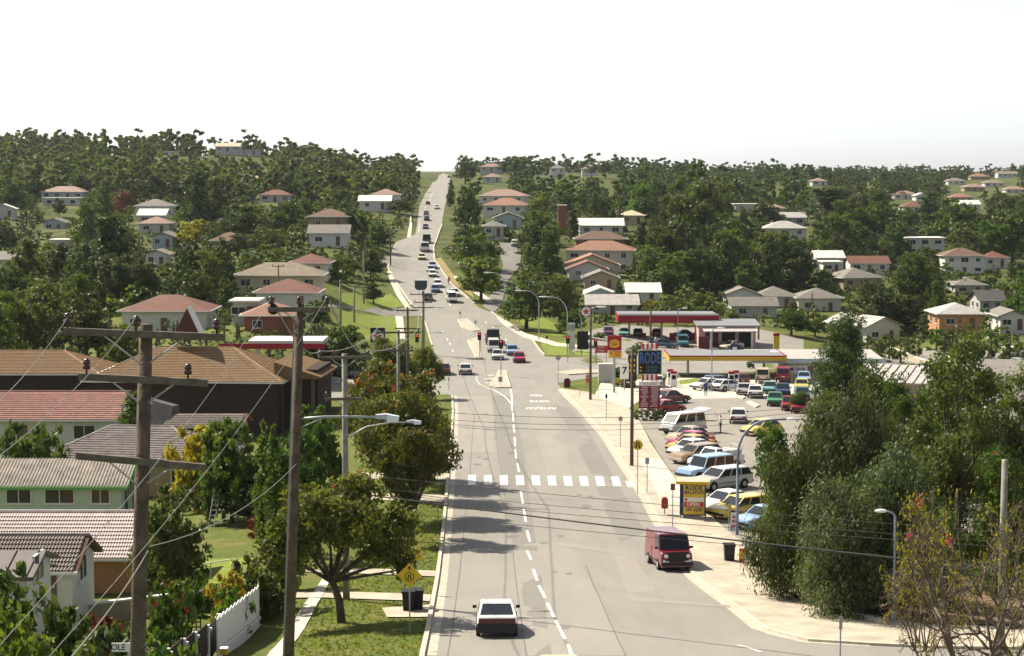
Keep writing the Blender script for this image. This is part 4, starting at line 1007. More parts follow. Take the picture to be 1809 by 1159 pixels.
# intersection
RA = "cars on the road at the traffic lights"
for k, (kind, col, px, py, hd, lab, far) in enumerate([
 ('sedan','maroon',784,661,hdg((790,680),(784,630)),'dark red and grey sedan waiting left of the white sedan at the lights',0),
 ('hatch','white',822,661,hdg((825,680),(818,630)),'white hatchback driving away beside the median at the lights',0),
 ('hatch','red',766,659,hdg((790,680),(784,630)),'red hatchback half behind the street tree at the lights',0),
 ('hatch','white',879,635,hdg((879,600),(884,640)),'white hatchback first in the oncoming queue beside the median',0),
 ('van','white',872,622,hdg((868,600),(875,630)),'white van second in the oncoming queue beside the median',0),
 ('truck','brown',870,606,hdg((866,596),(873,620)),'brown and white tray truck behind the white van',0),
 ('wagon','skyblue',905,627,hdg((895,600),(912,640)),'pale blue station wagon behind the red car at the lights',0),
 ('hatch','crimson',917,640,hdg((905,610),(925,650)),'red hatchback turning at the front of the oncoming lane',0),
 ('van','white',798,534,HILL+180,'white van coming down the hill past the side street',0),
 ('sedan','white',803,523,HILL+180,'white sedan close behind the white van on the hill',0),
 ('sedan','blue',769,516,HILL+180,'blue sedan coming down the middle of the hill',0),
 ('sedan','white',773,507,HILL+180,'white sedan with red roof line behind the blue sedan',0),
 ('sedan','black',756,531,HILL,'black sedan climbing the hill behind the transformer pole',0),
 ('hatch','white',764,489,HILL+180,'white hatchback in the middle of the downhill queue',1),
 ('sedan','silver',761,481,HILL+180,'silver sedan in the downhill queue',1),
 ('sedan','skyblue',764,474,HILL+180,'pale blue sedan at the end of the downhill queue',1),
 ('sedan','cream',745,459,HILL+180,'cream sedan alone ahead of the downhill truck',1),
 ('truck','white',750,444,HILL+180,'white tray truck coming down the hill',1),
 ('truck','black',754,430,HILL2+180,'dark truck behind the white tray truck on the hill',1),
 ('sedan','grey',752,405,HILL2+180,'grey sedan high on the hill, third from the top',1),
 ('sedan','navy',754,390,HILL2,'navy sedan high on the hill beside the verge',1),
 ('sedan','brown',753,381,HILL2+180,'brown sedan high on the hill beside the path',1),
 ('sedan','white',772,370,HILL2+180,'white sedan high on the right of the hill road',1),
 ('sedan','black',756,363,HILL2,'black sedan topmost on the left of the hill road',1),
 ('sedan','maroon',793,315,HILL2,'tiny dark red sedan at the very top of the road',1)]):
    car(kind, col, G(px, py), hd, lab, group=RA if py > 600 else 'traffic on the hill', far=bool(far))
# car park row beside the footpath (noses towards the road)
RH = hdg((1300,800),(1200,812))
def row(kind, col, px, py, lab, dh=0, **k): return car(kind, col, G(px, py), RH+dh, lab, group='cars parked in the car park', **k)
row('van','silver',1206,766,'silver van with its tailgate lifted, first in the parked row',3)
row('sedan','beige',1218,782,'beige sedan parked beside the silver van',0,chrome=True)
row('sedan','crimson',1221,791,'crimson sedan parked between the beige and yellow cars',2)
row('sedan','gold',1220,798,'yellow sedan parked between the crimson and white cars',2)
row('hatch','white',1218,806,'white sedan parked beside the tan station wagon',1)
row('wagon','tan',1228,816,'tan station wagon parked beside the white four wheel drive',-1,chrome=True)
row('cab','white',1264,828,'white utility truck with a boat shaped load on its tray',-1)
row('fourwd','skyblue',1246,848,'pale blue four wheel drive in the parked row',-1)
row('wagon','silver',1273,863,'silver long roofed station wagon parked behind the bus shelter',-2,scale=1.08)
row('sedan','white',1282,903,'white sedan mostly behind the yellow car',-2)
row('wagon','yellow',1306,914,'bright yellow station wagon parked beside the lamp post',-3)
row('sedan','skyblue',1350,932,'pale blue sedan nose showing past the lamp post',-3)
# further cars in the car park
LOT = [('sedan','maroon',1185,712,RH+180,'maroon sedan parked behind the directory board'),('hatch','red',1178,730,RH+180,'red hatchback parked beside the directory board'),
 ('hatch','white',1304,746,hdg((1304,760),(1300,720)),'white hatchback with dark bumper driving through the car park'),('hatch','lemon',1345,768,RH,'yellow and white hatchback half hidden behind the hanging leaves'),
 ('sedan','green',1369,716,hdg((1369,700),(1372,730)),'bright green sedan parked facing the camera'),('sedan','white',1334,702,hdg((1334,720),(1330,680)),'white sedan with dark boot parked below the green sign'),
 ('sedan','silver',1314,698,hdg((1314,720),(1310,680)),'silver sedan parked left of the white sedan'),('sedan','mint',1360,695,hdg((1360,690),(1364,715)),'mint green sedan in the middle of the parked cluster'),
 ('sedan','navy',1383,699,hdg((1383,690),(1387,715)),'dark blue sedan right of the mint sedan'),('sedan','red',1395,724,hdg((1395,710),(1400,735)),'red sedan beside the green sedan'),('sedan','crimson',1412,728,hdg((1412,710),(1416,735)),'crimson sedan partly behind the small tree'),
 ('wagon','blue',1272,684,RH+180,'dark glazed blue wagon parked by the fuel bay'),('hatch','white',1283,691,RH+180,'small white hatchback in front of the blue wagon'),('sedan','maroon',1312,680,hdg((1312,690),(1310,660)),'maroon sedan at the back of the cluster'),
 ('fourwd','cream',1347,676,hdg((1347,690),(1345,660)),'cream four wheel drive under the yellow canopy'),('fourwd','crimson',1383,674,hdg((1383,690),(1381,660)),'red four wheel drive under the yellow canopy end'),('sedan','skyblue',1420,676,hdg((1420,670),(1422,690)),'pale blue sedan beside the station shop'),
 ('sedan','lemon',1416,690,hdg((1416,680),(1420,700)),'yellow sedan beside the station shop'),('sedan','teal',1417,706,hdg((1417,700),(1420,720)),'teal sedan behind the small tree'),('hatch','white',1247,689,RH,'white hatchback behind the walking person'),
 ('hatch','white',1161,683,hdg((1161,700),(1160,670)),'white hatchback at the fuel pump by the directory board'),('sedan','black',1110,683,hdg((1110,700),(1112,670)),'black sedan behind the timber pole'),('sedan','white',1462,700,RH,'white sedan behind the dark tree'),
 # star station
 ('sedan','purple',1075,592,hdg((1075,580),(1074,600)),'purple sedan at the edge of the star station'),('sedan','mint',1102,594,hdg((1102,580),(1104,600)),'green and white sedan under the red canopy'),('sedan','black',1127,594,hdg((1127,600),(1126,580)),'black sedan under the red canopy'),
 ('wagon','crimson',1160,594,hdg((1160,600),(1159,580)),'crimson wagon under the red canopy'),('sedan','navy',1170,614,RH+160,'dark blue sedan on the apron in front of the red canopy'),('fourwd','teal',1207,612,hdg((1207,600),(1208,620)),'dark teal four wheel drive on the apron'),
 ('sedan','blue',1212,597,RH+150,'blue sedan with its bonnet up by the workshop'),('fourwd','white',1035,612,hdg((1035,600),(1037,620)),'white four wheel drive entering by the star sign'),('fourwd','maroon',1250,607,hdg((1250,600),(1252,620)),'maroon van at the workshop door'),
 ('sedan','grey',1283,611,RH,'grey sedan parked at the workshop'),('sedan','cream',1292,617,RH,'cream sedan parked nearest the workshop sign'),
 ('fourwd','white',1790,632,RH+180,'white four wheel drive at the far right street'),('sedan','silver',1800,648,RH+180,'silver sedan at the far right street'),('sedan','navy',1806,655,RH+180,'navy sedan cut by the right picture edge'),
 ('sedan','red',604,664,RH,'red sedan on the cross street behind the left trees'),('sedan','black',620,668,RH,'black sedan on the cross street behind the grey pole'),('fourwd','white',1146,484,RH,'white van parked in the hillside garden'),('sedan','white',909,434,hdg((900,470),(900,440)),'white sedan parked at the top of the climbing side road'),
 ('hatch','lemon',988,1233,UP,'yellow car roof just entering the bottom of the picture')]
for kind, col, px, py, hd, lab in LOT:
    p = G(px, py)
    car(kind, col, p, hd, lab, group='cars around the shops and service stations', far=p.y > 330)
# lifted tailgate and load
t = [o for o in bpy.data.objects if o.get('label', '').startswith('silver van with')][0]
b = MB(); b.prism([(2.1, -.8, 1.9), (2.1, .8, 1.9), (3.1, .8, 2.08), (3.1, -.8, 2.08)], (0, 0, .07)); b.build('tailgate', PT['silver'], t)
t = [o for o in bpy.data.objects if o.get('label', '').startswith('white utility')][0]
b = MB()
for k in range(5): b.box((.25+.42*k, 0, 1.15), (.36, 1.4, .5+.1*(k % 2)))
b.build('canvas_load', WM['white'], t)
b = MB(); b.path([(2.2, -.6, 1.0), (2.3, -.6, 1.7), (2.3, .6, 1.7), (2.2, .6, 1.0)], .03); b.build('rail', M_CHROME, t)
# ------------------------------------------------------------------ poles, wires, lamps
M_WOOD = mat('pole_timber', (.115, .088, .066), .95, .1, var=.35, scale=4, bump=.5, bscale=14); M_WOODG = mat('pole_timber_grey', (.24, .23, .19), .9, .15, var=.25, scale=4)
M_ARM = mat('crossarm_timber', (.13, .11, .09), .9, .1, var=.3, scale=5); M_INS = mat('insulator_brown', (.05, .02, .015), .25, .6); M_WIRE = mat('wire_grey', (.22, .22, .20), .5, .4); M_STEEL = mat('galvanised_steel', (.36, .38, .40), .5, .5, .3)
M_STEELB = mat('lamp_post_blue_grey', (.20, .24, .32), .45, .5); M_LAMP = mat('lamp_glass', (.72, .74, .76), .12, .7); M_LAMPB = mat('lamp_housing', (.42, .46, .52), .4, .5)
M_BLACK = mat('matte_black', (.02, .02, .02), .7, .2); M_SIGNB = mat('sign_back_grey', (.30, .31, .32), .5, .4); M_YEL = mat('sign_yellow', (.62, .42, .02), .5, .4); M_REDS = mat('sign_red', (.45, .02, .02), .5, .4); M_WHITES = mat('sign_white', (.75, .74, .72), .5, .3)
def pole(label, base, top_z, r=.14, m=None, arms=(), name='power_pole', lean=0.0, group='timber power poles along the street'):
    """arms: (z, half length, yaw, pins, skew)"""
    h = top_z-base.z; o = thing(name, label, 'pole', base, 0, group); o.rotation_euler = (0, lean, 0)
    b = MB(); b.path([(0, 0, -.5), (0, 0, h*.5), (0, 0, h)], r*1.15, 12, r*.85); b.build('shaft', m or M_WOOD, o, True)
    pins = []
    for (z, hl, yaw, pin, sk) in arms:
        zz = z-base.z; R = Matrix.Rotation(yaw, 4, 'Z') @ Matrix.Rotation(sk, 4, 'Y')
        a = MB(); a.box((0, 0, 0), (2*hl, .11, .13)); ao = a.build('crossarm', M_ARM, o, loc=(0, -.17, zz)); ao.rotation_euler = (0, sk, yaw)
        for s in (-1, 1):
            br = MB(); br.tube((s*hl*.5, 0, -.05), (0, .12, -hl*.42), .018, n=5); br.build('brace', M_STEEL, ao)
        for x in pin:
            i_ = MB(); i_.lathe([(.02, 0), (.02, .08), (.07, .09), (.085, .15), (.045, .17), (.075, .19), (.06, .26), (.02, .29)], (x*hl, 0, .06), 10); i_.build('insulator', M_INS, ao, True)
            pins.append(Vector((base.x, base.y-.17, base.z+zz)) + (Matrix.Rotation(yaw, 3, 'Z') @ Vector((x*hl, 0, .32-x*hl*math.sin(sk)))))
    return o, pins
def lamp_arm(o, z, vec, rise=.25, m=None, head=.75, two=False, r=.035):
    """bracket arm with a cobra-head lamp, leaving the pole at local z"""
    v = Vector(vec); b = MB(); n = v.normalized()
    b.path([(0, 0, z), (v.x*.35, v.y*.35, z+rise*.75), (v.x*.75, v.y*.75, z+rise), (v.x, v.y, z+rise)], r, 7)
    if two: b.path([(0, 0, z-.28), (v.x*.35, v.y*.35, z+rise*.5), (v.x*.6, v.y*.6, z+rise*.9)], .022, 6)
    b.build('bracket', m or M_STEEL, o, True)
    a = math.atan2(v.y, v.x); Mx = Matrix.Translation((v.x, v.y, z+rise)) @ Matrix.Rotation(a, 4, 'Z')
    h = MB(); h.add([(0, -.07, -.03), (0, .07, -.03), (0, .07, .07), (0, -.07, .07), (head*.5, -.15, -.04), (head*.5, .15, -.04), (head*.5, .12, .11), (head*.5, -.12, .11)], [(0, 1, 2, 3), (4, 7, 6, 5), (0, 4, 5, 1), (1, 5, 6, 2), (2, 6, 7, 3), (3, 7, 4, 0)], Mx); lo = h.build('lamp_housing', M_LAMPB, o)
    g = MB(); g.add([(head*.5, -.14, -.10), (head*.5, .14, -.10), (head*.5, .12, .10), (head*.5, -.12, .10), (head, -.10, -.10), (head, .10, -.10), (head*1.02, .07, .05), (head*1.02, -.07, .05)], [(0, 1, 2, 3), (4, 7, 6, 5), (0, 4, 5, 1), (1, 5, 6, 2), (2, 6, 7, 3), (3, 7, 4, 0)], Mx); g.build('lamp_lens', M_LAMP, lo)
def pz(px, py, Y): return P(px, py, Y).z
PINS = {}
def leaning(pt, pb, Y):
    """base point and lean of a pole seen through two photo points at distance Y"""
    t, b = P(pt[0], pt[1], Y), P(pb[0], pb[1], Y); k = (t.x-b.x)/(t.z-b.z); x = b.x; z = Tz(x, Y)
    x = b.x-k*(b.z-z); z = Tz(x, Y); return Vector((x, Y, z)), math.atan(k)
b1, l1 = leaning((258,572), (243,1159), 34); b2, l2 = leaning((530,536), (510,1159), 48)
o, PINS[1] = pole('thick weathered timber power pole nearest the camera with three crossarms', b1, pz(258,572,34), .15, M_WOOD, [(pz(260,588,34), 1.5, rad(2), (-.95, -.1, .9), 0.0), (pz(255,668,34), 1.22, rad(-3), (-.88, .7), 0.0), (pz(255,812,34), 1.22, rad(0), (), .05)], lean=l1)
for i_, p_ in enumerate(PINS[1]): PINS[1][i_] = p_+Vector((l1*(p_.z-b1.z), 0, 0))
o, PINS[2] = pole('dark timber power pole with a street lamp, second from the camera', b2, pz(530,536,48), .135, M_WOOD, [(pz(530,545,48), .82, rad(8), (-.9, 0, .9), -.03)], lean=l2)
for i_, p_ in enumerate(PINS[2]): PINS[2][i_] = p_+Vector((l2*(p_.z-b2.z), 0, 0))
lamp_arm(o, pz(530,740,48)-b2.z, (2.1, .15), .12, two=True, head=.62)
tb = MB(); tb.lathe([(.05, 0), (.12, .04), (.12, .22), (.05, .28)], (-.68, -.2, pz(530,545,48)-b2.z-.16), 10); tb.build('cable_drum', M_BLACK, o, True)
o, PINS[3] = pole('grey concrete coloured power pole behind the leaning street tree', G(612,1060), pz(612,625,G(612,1060).y), .15, M_WOODG, [(pz(612,631,G(612,1060).y), 1.25, rad(4), (-.9, -.4, .9), 0), (pz(612,704,G(612,1060).y), .95, rad(4), (-.9, .9), 0)])
lamp_arm(o, pz(612,775,G(612,1060).y)-G(612,1060).z, (2.9, .3), .75, head=.7)
for k in range(8): MB().box((-.16, 0, 1.6+.32*k), (.06, .05, .03)).build('step_bolt', M_STEEL, o)
o, PINS[4] = pole('timber power pole rising behind the orange flowering tree', at(705,128), pz(707,583,128), .13, M_WOODG, [(pz(707,587,128), 1.6, 0, (-.9, .3, .9), 0), (pz(707,619,128), 1.1, 0, (-.9, .9), 0)])
o, PINS[5] = pole('dark timber power pole left of the transformer pole', at(721,172), pz(723,545,172), .13, M_WOOD, [(pz(723,548,172), 1.1, 0, (-.9, 0, .9), 0), (pz(723,580,172), 1.2, 0, (), 0)])
t6 = G(748, 626)
o, PINS[6] = pole('power pole carrying a dark transformer box at the intersection', t6, pz(748,514,t6.y), .2, M_WOODG, [(pz(748,520,t6.y), 1.9, 0, (-.9, -.3, .9), 0), (pz(748,534,t6.y), 1.3, 0, (-.9, .9), 0), (pz(748,543,t6.y), 1.5, 0, (), 0)])
zt = pz(748,512,t6.y)-t6.z
b = MB(); b.prism([(-1.15, -.7, zt+.35), (-.85, -.7, zt), (.25, -.7, zt), (.55, -.7, zt+.35), (.55, -.7, zt+1.3), (-1.15, -.7, zt+1.3)], (0, 1.3, 0)); b.build('transformer', mat('transformer_green', (.03, .05, .045), .5, .4), o)
b = MB(); b.box((-.3, -.05, zt+1.36), (1.9, 1.5, .1)); b.build('transformer_lid', M_SIGNB, o)
lamp_arm(o, pz(748,546,t6.y)-t6.z, (2.0, .1), .2, head=1.2); lamp_arm(o, pz(748,590,t6.y)-t6.z, (2.0, -.1), .2, head=1.2)
FP = [(626,570,502,'timber pole in the bright grass, second from the left'),(602,581,494,'timber pole in the bright grass, leftmost of the three'),(643,537,443,'thin pole beside the bare tree above the grass'),(492,520,467,'thin pole in front of the tan hip roof'),(690,470,405,'timber pole at the hill road corner'),(728,395,330,'timber pole beside the upper hill path'),
      (1043,708,541,'tall steel light pole at the footpath corner'),(1116,825,617,'timber power pole at the kerb beside the big sign'),(1149,640,545,'dark timber pole behind the shell sign'),(1340,600,560,'thin timber pole right of the star workshop'),(1662,560,520,'timber pole in front of the orange brick house'),(1434,560,517,'thin pole in the valley gardens'),(1766,1159,812,'grey timber pole stump behind the bare tree')]
for px, by, ty, lab in FP:
    g = G(px, by) if lab[:4] != 'grey' else at(1766, 62); Y = g.y; zt = pz(px, ty, Y)
    arms = [(zt-.3, 1.0, 0, (-.9, .9), 0)] if by < 600 and px < 1000 else []
    pole(lab, g, zt, .13 if Y < 250 else .15, M_WOODG if px < 650 or px > 1700 else M_WOOD, arms, group='timber power poles further away')
# steel street lamps: column curving into an outreach arm
def street_lamp(label, base, top_z, reach, m=None, r=.07, head=.8, yaw=0.0):
    o = thing('street_lamp', label, 'street lamp', base, yaw, 'steel street lamps'); h = top_z-base.z; s = 1 if reach > 0 else -1; a = abs(reach)
    b = MB(); cr = min(a*.8, h*.3); pts = [(0, 0, -.3), (0, 0, h*.35), (0, 0, h-cr)]
    for k in range(1, 7): t = k/6*math.pi/2; pts.append((s*cr*(1-math.cos(t))*.9, 0, h-cr+cr*math.sin(t)))
    pts.append((s*a, 0, h+.05)); b.path(pts, r, 8, r*.6); b.build('column', m or M_STEEL, o, True)
    MB().box((0, 0, .25), (.2, .2, .5)).build('base_plate', m or M_STEEL, o)
    h_ = MB(); h_.lathe([(.03, 0), (.13, .1), (.15, .3), (.12, head-.1), (.03, head)], (0, 0, 0), 8); hh = h_.build('lamp_head', M_LAMP, o, True, (s*a, 0, h+.06)); hh.rotation_euler = (0, s*math.pi/2, 0); hh.scale = (.6, 1, 1)
    return o
for (px, by, ty, ex, lab) in [(1302,945,742,1388,'curved blue grey street lamp over the parked cars'),(1257,692,580,1259,'tall thin lamp column in the fuel forecourt'),(891,567,482,866,'street lamp at the corner of the climbing side road'),(952,600,514,922,'street lamp at the second grass strip corner'),(1002,632,525,965,'street lamp at the star station corner'),(1197,632,545,1196,'lamp column in front of the red canopy'),(1043,706,543,1046,'lamp column at the footpath corner railing')]:
    g = G(px, by); street_lamp(lab, g, pz(px, ty, g.y), (ex-px)/ppm(g.y) if abs(ex-px) > 4 else .6, M_STEELB if px > 1100 else M_STEEL, .085 if px != 1302 else .1, 1.1 if px < 1100 else .85)
g = at(1578, 78); street_lamp('small street lamp half hidden by the bare tree at right', g, pz(1578,905,78), -.35, M_STEELB, .06, .55)
# wires
M_WIRE_BACKLIT = mat('wire_backlit_dark', (.035, .03, .028), .6, .3)  # darkened copy of the wire grey, backlight put into its colour
def wire(a, b, sag, label, r=.011, n=14, m=None):
    a, b = Vector(a), Vector(b); pts = []
    for i in range(n+1):
        t = i/n; p = a.lerp(b, t); p.z -= sag*4*t*(1-t); pts.append(p)
    b_ = MB(); b_.path(pts, r, 5); return tag(b_.build('overhead_wire', m or M_WIRE), label, 'wire', 'overhead wires')
Pn = PINS
WIR = [
 (P(-60,760,22), Pn[1][0], .15, 'wire running left from the top left insulator of the nearest pole'),
 (P(-60,850,22), Pn[1][1], .2, 'wire running left from the middle top insulator of the nearest pole'),
 (P(-30,1172,20), Pn[2][0], .35, 'wire climbing across the pale tiled roof to the dark pole'),
 (P(60,1190,20), Pn[2][2], .35, 'wire climbing past the nearest pole to the right end of the dark pole'),
 (P(100,1190,18), P(262,972,33.8), .1, 'thick cable rising to the middle of the nearest pole'),
 (Pn[1][2], P(478,640,48), .5, 'wire sagging from the nearest pole over the church wall'),
 (P(262,966,34), P(525,818,48), .35, 'sagging service cable between the two near poles'),
 (Pn[2][0], Pn[3][0], .6, 'wire from the dark pole to the grey pole, left side'),
 (Pn[2][2], Pn[3][2], .6, 'wire from the dark pole to the grey pole, right side'),
 (Pn[3][0], Pn[4][0], .5, 'wire from the grey pole to the flowering tree pole'),
 (Pn[3][2], Pn[4][2], .5, 'second wire from the grey pole to the flowering tree pole'),
 (Pn[4][0], Pn[5][0], .5, 'wire between the two poles before the transformer, left'),
 (Pn[4][2], Pn[5][2], .5, 'wire between the two poles before the transformer, right'),
 (Pn[5][0], Pn[6][0], .5, 'wire to the left end of the transformer crossarm'),
 (Pn[5][2], Pn[6][2], .5, 'wire to the right end of the transformer crossarm'),
 (P(520,560,48), P(500,1180,46), .02, 'thin stay wire beside the dark pole'),
]
for a, b, s, lab in WIR: wire(a, b, s, lab, (.006 if min(a.y, b.y) < 40 else .022)*(1.6 if 'cable' in lab else 1))
# wires crossing over the main road to the poles among the right-hand trees
y3 = G(612,1060).y
for k, (ya, yb, r_) in enumerate(((836,940,.012), (857,957,.012), (872,966,.012), (869,1005,.034), (895,1000,.012))):
    wire(P(612,ya,y3), P(1766,yb,62), .12, ['highest thin', 'second thin', 'third thin', 'thick dark', 'lowest thin'][k]+' wire crossing the near road above the dark red van', r_, m=M_WIRE_BACKLIT)
gr = at(1572, 128); pole('timber pole standing among the right leafy trees', gr, pz(1572,690,128), .13, M_WOOD, [(pz(1572,697,128), 1.0, 0, (-.9, .9), 0)], group='timber power poles further away')
for k, (ya, yb) in enumerate(((722,700), (734,706), (741,712))):
    wire(P(707,ya,128), P(1572,yb,128), 1.05+.12*k, ['upper', 'middle', 'lower'][k]+' wire crossing the road beyond the zebra crossing', .016, m=M_WIRE_BACKLIT)
# ------------------------------------------------------------------ signs
def post_sign(label, base, top_z, r=.03, name='sign_post', cat='sign', m=None):
    o = thing(name, label, cat, base); b = MB(); b.tube((0, 0, -.2), (0, 0, top_z-base.z), r, n=8); b.build('post', m or M_SIGNB, o); return o, top_z-base.z
def plate(o, kind, w, h, c, m, name='plate', t=.02):
    b = MB()
    if kind == 'round': b.tube((c[0], c[1]-t/2, c[2]), (c[0], c[1]+t/2, c[2]), w/2, n=24)
    elif kind == 'diamond': b.prism([(c[0], c[1]-t/2, c[2]-h/2), (c[0]+w/2, c[1]-t/2, c[2]), (c[0], c[1]-t/2, c[2]+h/2), (c[0]-w/2, c[1]-t/2, c[2])], (0, t, 0))
    else: b.box(c, (w, t, h))
    return b.build(name, m, o)
def legs(o, c, s, par):
    b = MB(); b.prism([(c[0]-.42*s, c[1], c[2]-.5*s), (c[0]-.18*s, c[1], c[2]-.5*s), (c[0]-.06*s, c[1], c[2]+.3*s), (c[0]-.12*s, c[1], c[2]+.5*s), (c[0]-.22*s, c[1], c[2]+.5*s)], (0, -.01, 0)); b.build('leg_symbol', M_BLACK, par)
    b = MB(); b.prism([(c[0]+.42*s, c[1], c[2]-.5*s), (c[0]+.18*s, c[1], c[2]-.5*s), (c[0]+.06*s, c[1], c[2]+.3*s), (c[0]+.12*s, c[1], c[2]+.5*s), (c[0]+.22*s, c[1], c[2]+.5*s)], (0, -.01, 0)); b.build('leg_symbol', M_BLACK, par)
g = G(724,1118); o, h = post_sign('yellow diamond crossing ahead sign with arrow and walking legs', g, pz(728,996,g.y))
zc = pz(728,1016,g.y)-g.z; s = 44/ppm(g.y); pl = plate(o, 'diamond', s, s, (0, -.05, zc), M_YEL)
b = MB(); b.lathe([(.20, -.004), (.215, 0), (.20, .004)], n=24); ring = MB()
for k in range(24):
    a0, a1 = k*math.pi/12, (k+1)*math.pi/12
    ring.prism([(.17*math.cos(a0), -.062, zc-.06+.17*math.sin(a0)), (.2*math.cos(a0), -.062, zc-.06+.2*math.sin(a0)), (.2*math.cos(a1), -.062, zc-.06+.2*math.sin(a1)), (.17*math.cos(a1), -.062, zc-.06+.17*math.sin(a1))], (0, -.006, 0))
ring.build('ring_symbol', M_BLACK, pl); legs(o, (0, -.062, zc-.07), .22, pl)
b = MB(); b.prism([(-.02, -.062, zc+.2), (.02, -.062, zc+.2), (.02, -.062, zc+.3), (.09, -.062, zc+.28), (0, -.062, zc+.42), (-.09, -.062, zc+.28), (-.02, -.062, zc+.3)], (0, -.006, 0)); b.build('arrow_symbol', M_BLACK, pl)
g = G(738,1050); o, h = post_sign('small yellow rectangular sign on a post behind the diamond sign', g, pz(738,972,g.y)); pl = plate(o, 'rect', .36, .56, (0, -.04, pz(738,979,g.y)-g.z), M_YEL); plate(o, 'rect', .22, .12, (0, -.055, pz(738,977,g.y)-g.z+.08), M_BLACK, 'symbol', .008).parent = pl
g = G(1126,873); o, h = post_sign('round yellow pedestrian crossing sign with walking legs', g, pz(1126,776,g.y)); zc = pz(1126,786,g.y)-g.z; pl = plate(o, 'round', 18/ppm(g.y), 0, (0, -.05, zc), M_YEL); legs(o, (0, -.062, zc), .42, pl)
for (px, by, ty, w, hh, lab, mm) in [(1143,872,812,.28,.45,'small grey parking sign on the white slab',M_SIGNB),(1188,940,858,.28,.42,'small brown backed parking sign beside the red post box',mat('sign_back_brown', (.16, .06, .03), .6)),(1096,792,738,.34,.36,'square grey sign on the footpath before the timber pole',M_SIGNB),(1071,746,698,.2,.4,'thin dark parking sign at the footpath bend',M_BLACK),(966,624,594,.3,.36,'small sign in the corner lawn',M_BLACK),
     (813,566,551,.35,.45,'keep left sign on the upper small island',M_SIGNB),(840,582,567,.35,.45,'keep left sign on the lower end of the small island',M_SIGNB),(884,683,668,.5,.6,'keep left sign on the near median island',M_SIGNB),(1484,1175,1098,.12,.5,'thin grey sign seen edge on at the bottom kerb',M_SIGNB),(772,905,886,.06,.3,'thin stake beside the shaded kerb',M_BLACK),(793,690,668,.1,.4,'thin post at the left cross street corner',M_BLACK)]:
    g = G(px, by) if by < 1159 else at(px, 67); o, h = post_sign(lab, g, pz(px, ty-4, g.y)); plate(o, 'rect', w, hh, (0, -.04, pz(px, ty+2, g.y)-g.z), mm)
g = G(986,680); o, h = post_sign('grey back of a diamond warning sign at the intersection corner', g, pz(986,626,g.y)); plate(o, 'diamond', .75, .75, (0, -.05, pz(986,632,g.y)-g.z), M_SIGNB)
# traffic lights
M_LR = mat('signal_red', (.5, .02, .02), .3, .4, emit=(.9, .02, .01)); M_LOFF = mat('signal_off', (.02, .025, .02), .3, .4)
def signal(label, base, z, s=1.0, lit=0):
    o, h = post_sign(label, base, z, .06, 'traffic_light', 'traffic light', M_STEEL); o['group'] = 'traffic lights at the intersection'
    H = h-.3; MB().box((0, -.12, H), (.5*s, .2, 1.1*s)).build('housing', M_BLACK, o)
    for k in range(3):
        l_ = MB(); l_.tube((0, -.22, H+.34*s*(1-k)), (0, -.25, H+.34*s*(1-k)), .11*s, n=12); l_.build('lens', M_LR if k == lit else M_LOFF, o)
        v_ = MB(); v_.box((0, -.3, H+.34*s*(1-k)+.13*s), (.24*s, .18, .03)); v_.build('visor', M_BLACK, o)
for px, by, ty, lab in [(847,633,590,'traffic light on the triangular island'),(885,665,604,'traffic light with red lamp lit on the median tip'),(1003,640,596,'traffic light on the right corner column'),(737,628,594,'traffic light beside the transformer pole'),(1052,640,602,'traffic light by the star station entry')]:
    g = G(px, by); signal(lab, g, pz(px, ty, g.y), 1.0)
# street name blades near the bottom left
g = at(236, 38); o, h = post_sign('white street name blade behind the nearest pole', g, pz(236,1135,38), .03, 'street_name_sign'); zc = pz(236,1143,38)-g.z
w = 62/ppm(38); pl = plate(o, 'rect', w, .19, (0, -.03, zc), M_WHITES); text_on('COLE        ST', .19, M_BLACK, pl, (0, -.045, zc), sx=.92)
# post box, bins, newspaper stands
def bin_(label, base, s=1.0, m=None):
    o = thing('wheelie_bin', label, 'bin', base); b = MB(); b.box((0, 0, .5), (.5, .55, .9), taper=1.18); b.build('body', m or mat('bin_dark_green', (.02, .03, .025), .6, .3), o); MB().box((0, 0, 1.0), (.66, .74, .09)).build('lid', M_BLACK, o)
    for x in (-.22, .22): b = MB(); b.tube((x-.03, .3, .1), (x+.03, .3, .1), .1, n=10); b.build('wheel', M_TYRE, o)
    o.scale = (s,)*3; return o
bin_('dark wheelie bin on the footpath beside the newspaper stands', G(1288,993), 1.0)
bin_('black wheelie bin beside the yellow diamond sign, left of its twin', G(722,1080), .95, M_BLACK); bin_('black wheelie bin beside the yellow diamond sign, right of its twin', G(737,1078), .95, M_BLACK)
g = G(1174,912); o = thing('post_box', 'red post box on a thin leg at the kerb', 'post box', g); MB().tube((0, 0, 0), (0, 0, .55), .04).build('leg', M_SIGNB, o); b = MB(); b.box((0, 0, .85), (.42, .42, .6)); b.prism([(-.21, -.21, 1.15), (.21, -.21, 1.15), (.12, -.21, 1.27), (-.12, -.21, 1.27)], (0, .42, 0)); b.build('box', mat('post_box_red', (.30, .04, .02), .5, .3), o)
for px, c, t in ((1311,'sign_red','NEWS'),(1322,'sign_white','MAIL'),(1330,'sign_white','SUN')):
    g = G(px, 997+(px-1311)*.3); o = thing('newspaper_stand', {1311: 'red and yellow poster stand nearest the bin', 1322: 'white poster stand in the middle of three', 1330: 'white poster stand furthest from the bin'}[px], 'stand', g); g_ = MATS[c]
    MB().box((0, 0, .45), (.32, .06, .9)).build('board', g_, o); MB().box((0, -.04, .55), (.24, .012, .4)).build('poster', M_YEL if px == 1311 else M_REDS if px == 1322 else M_NAVY, o); MB().box((0, .15, .4), (.3, .04, .82)).build('back_leg', M_SIGNB, o)
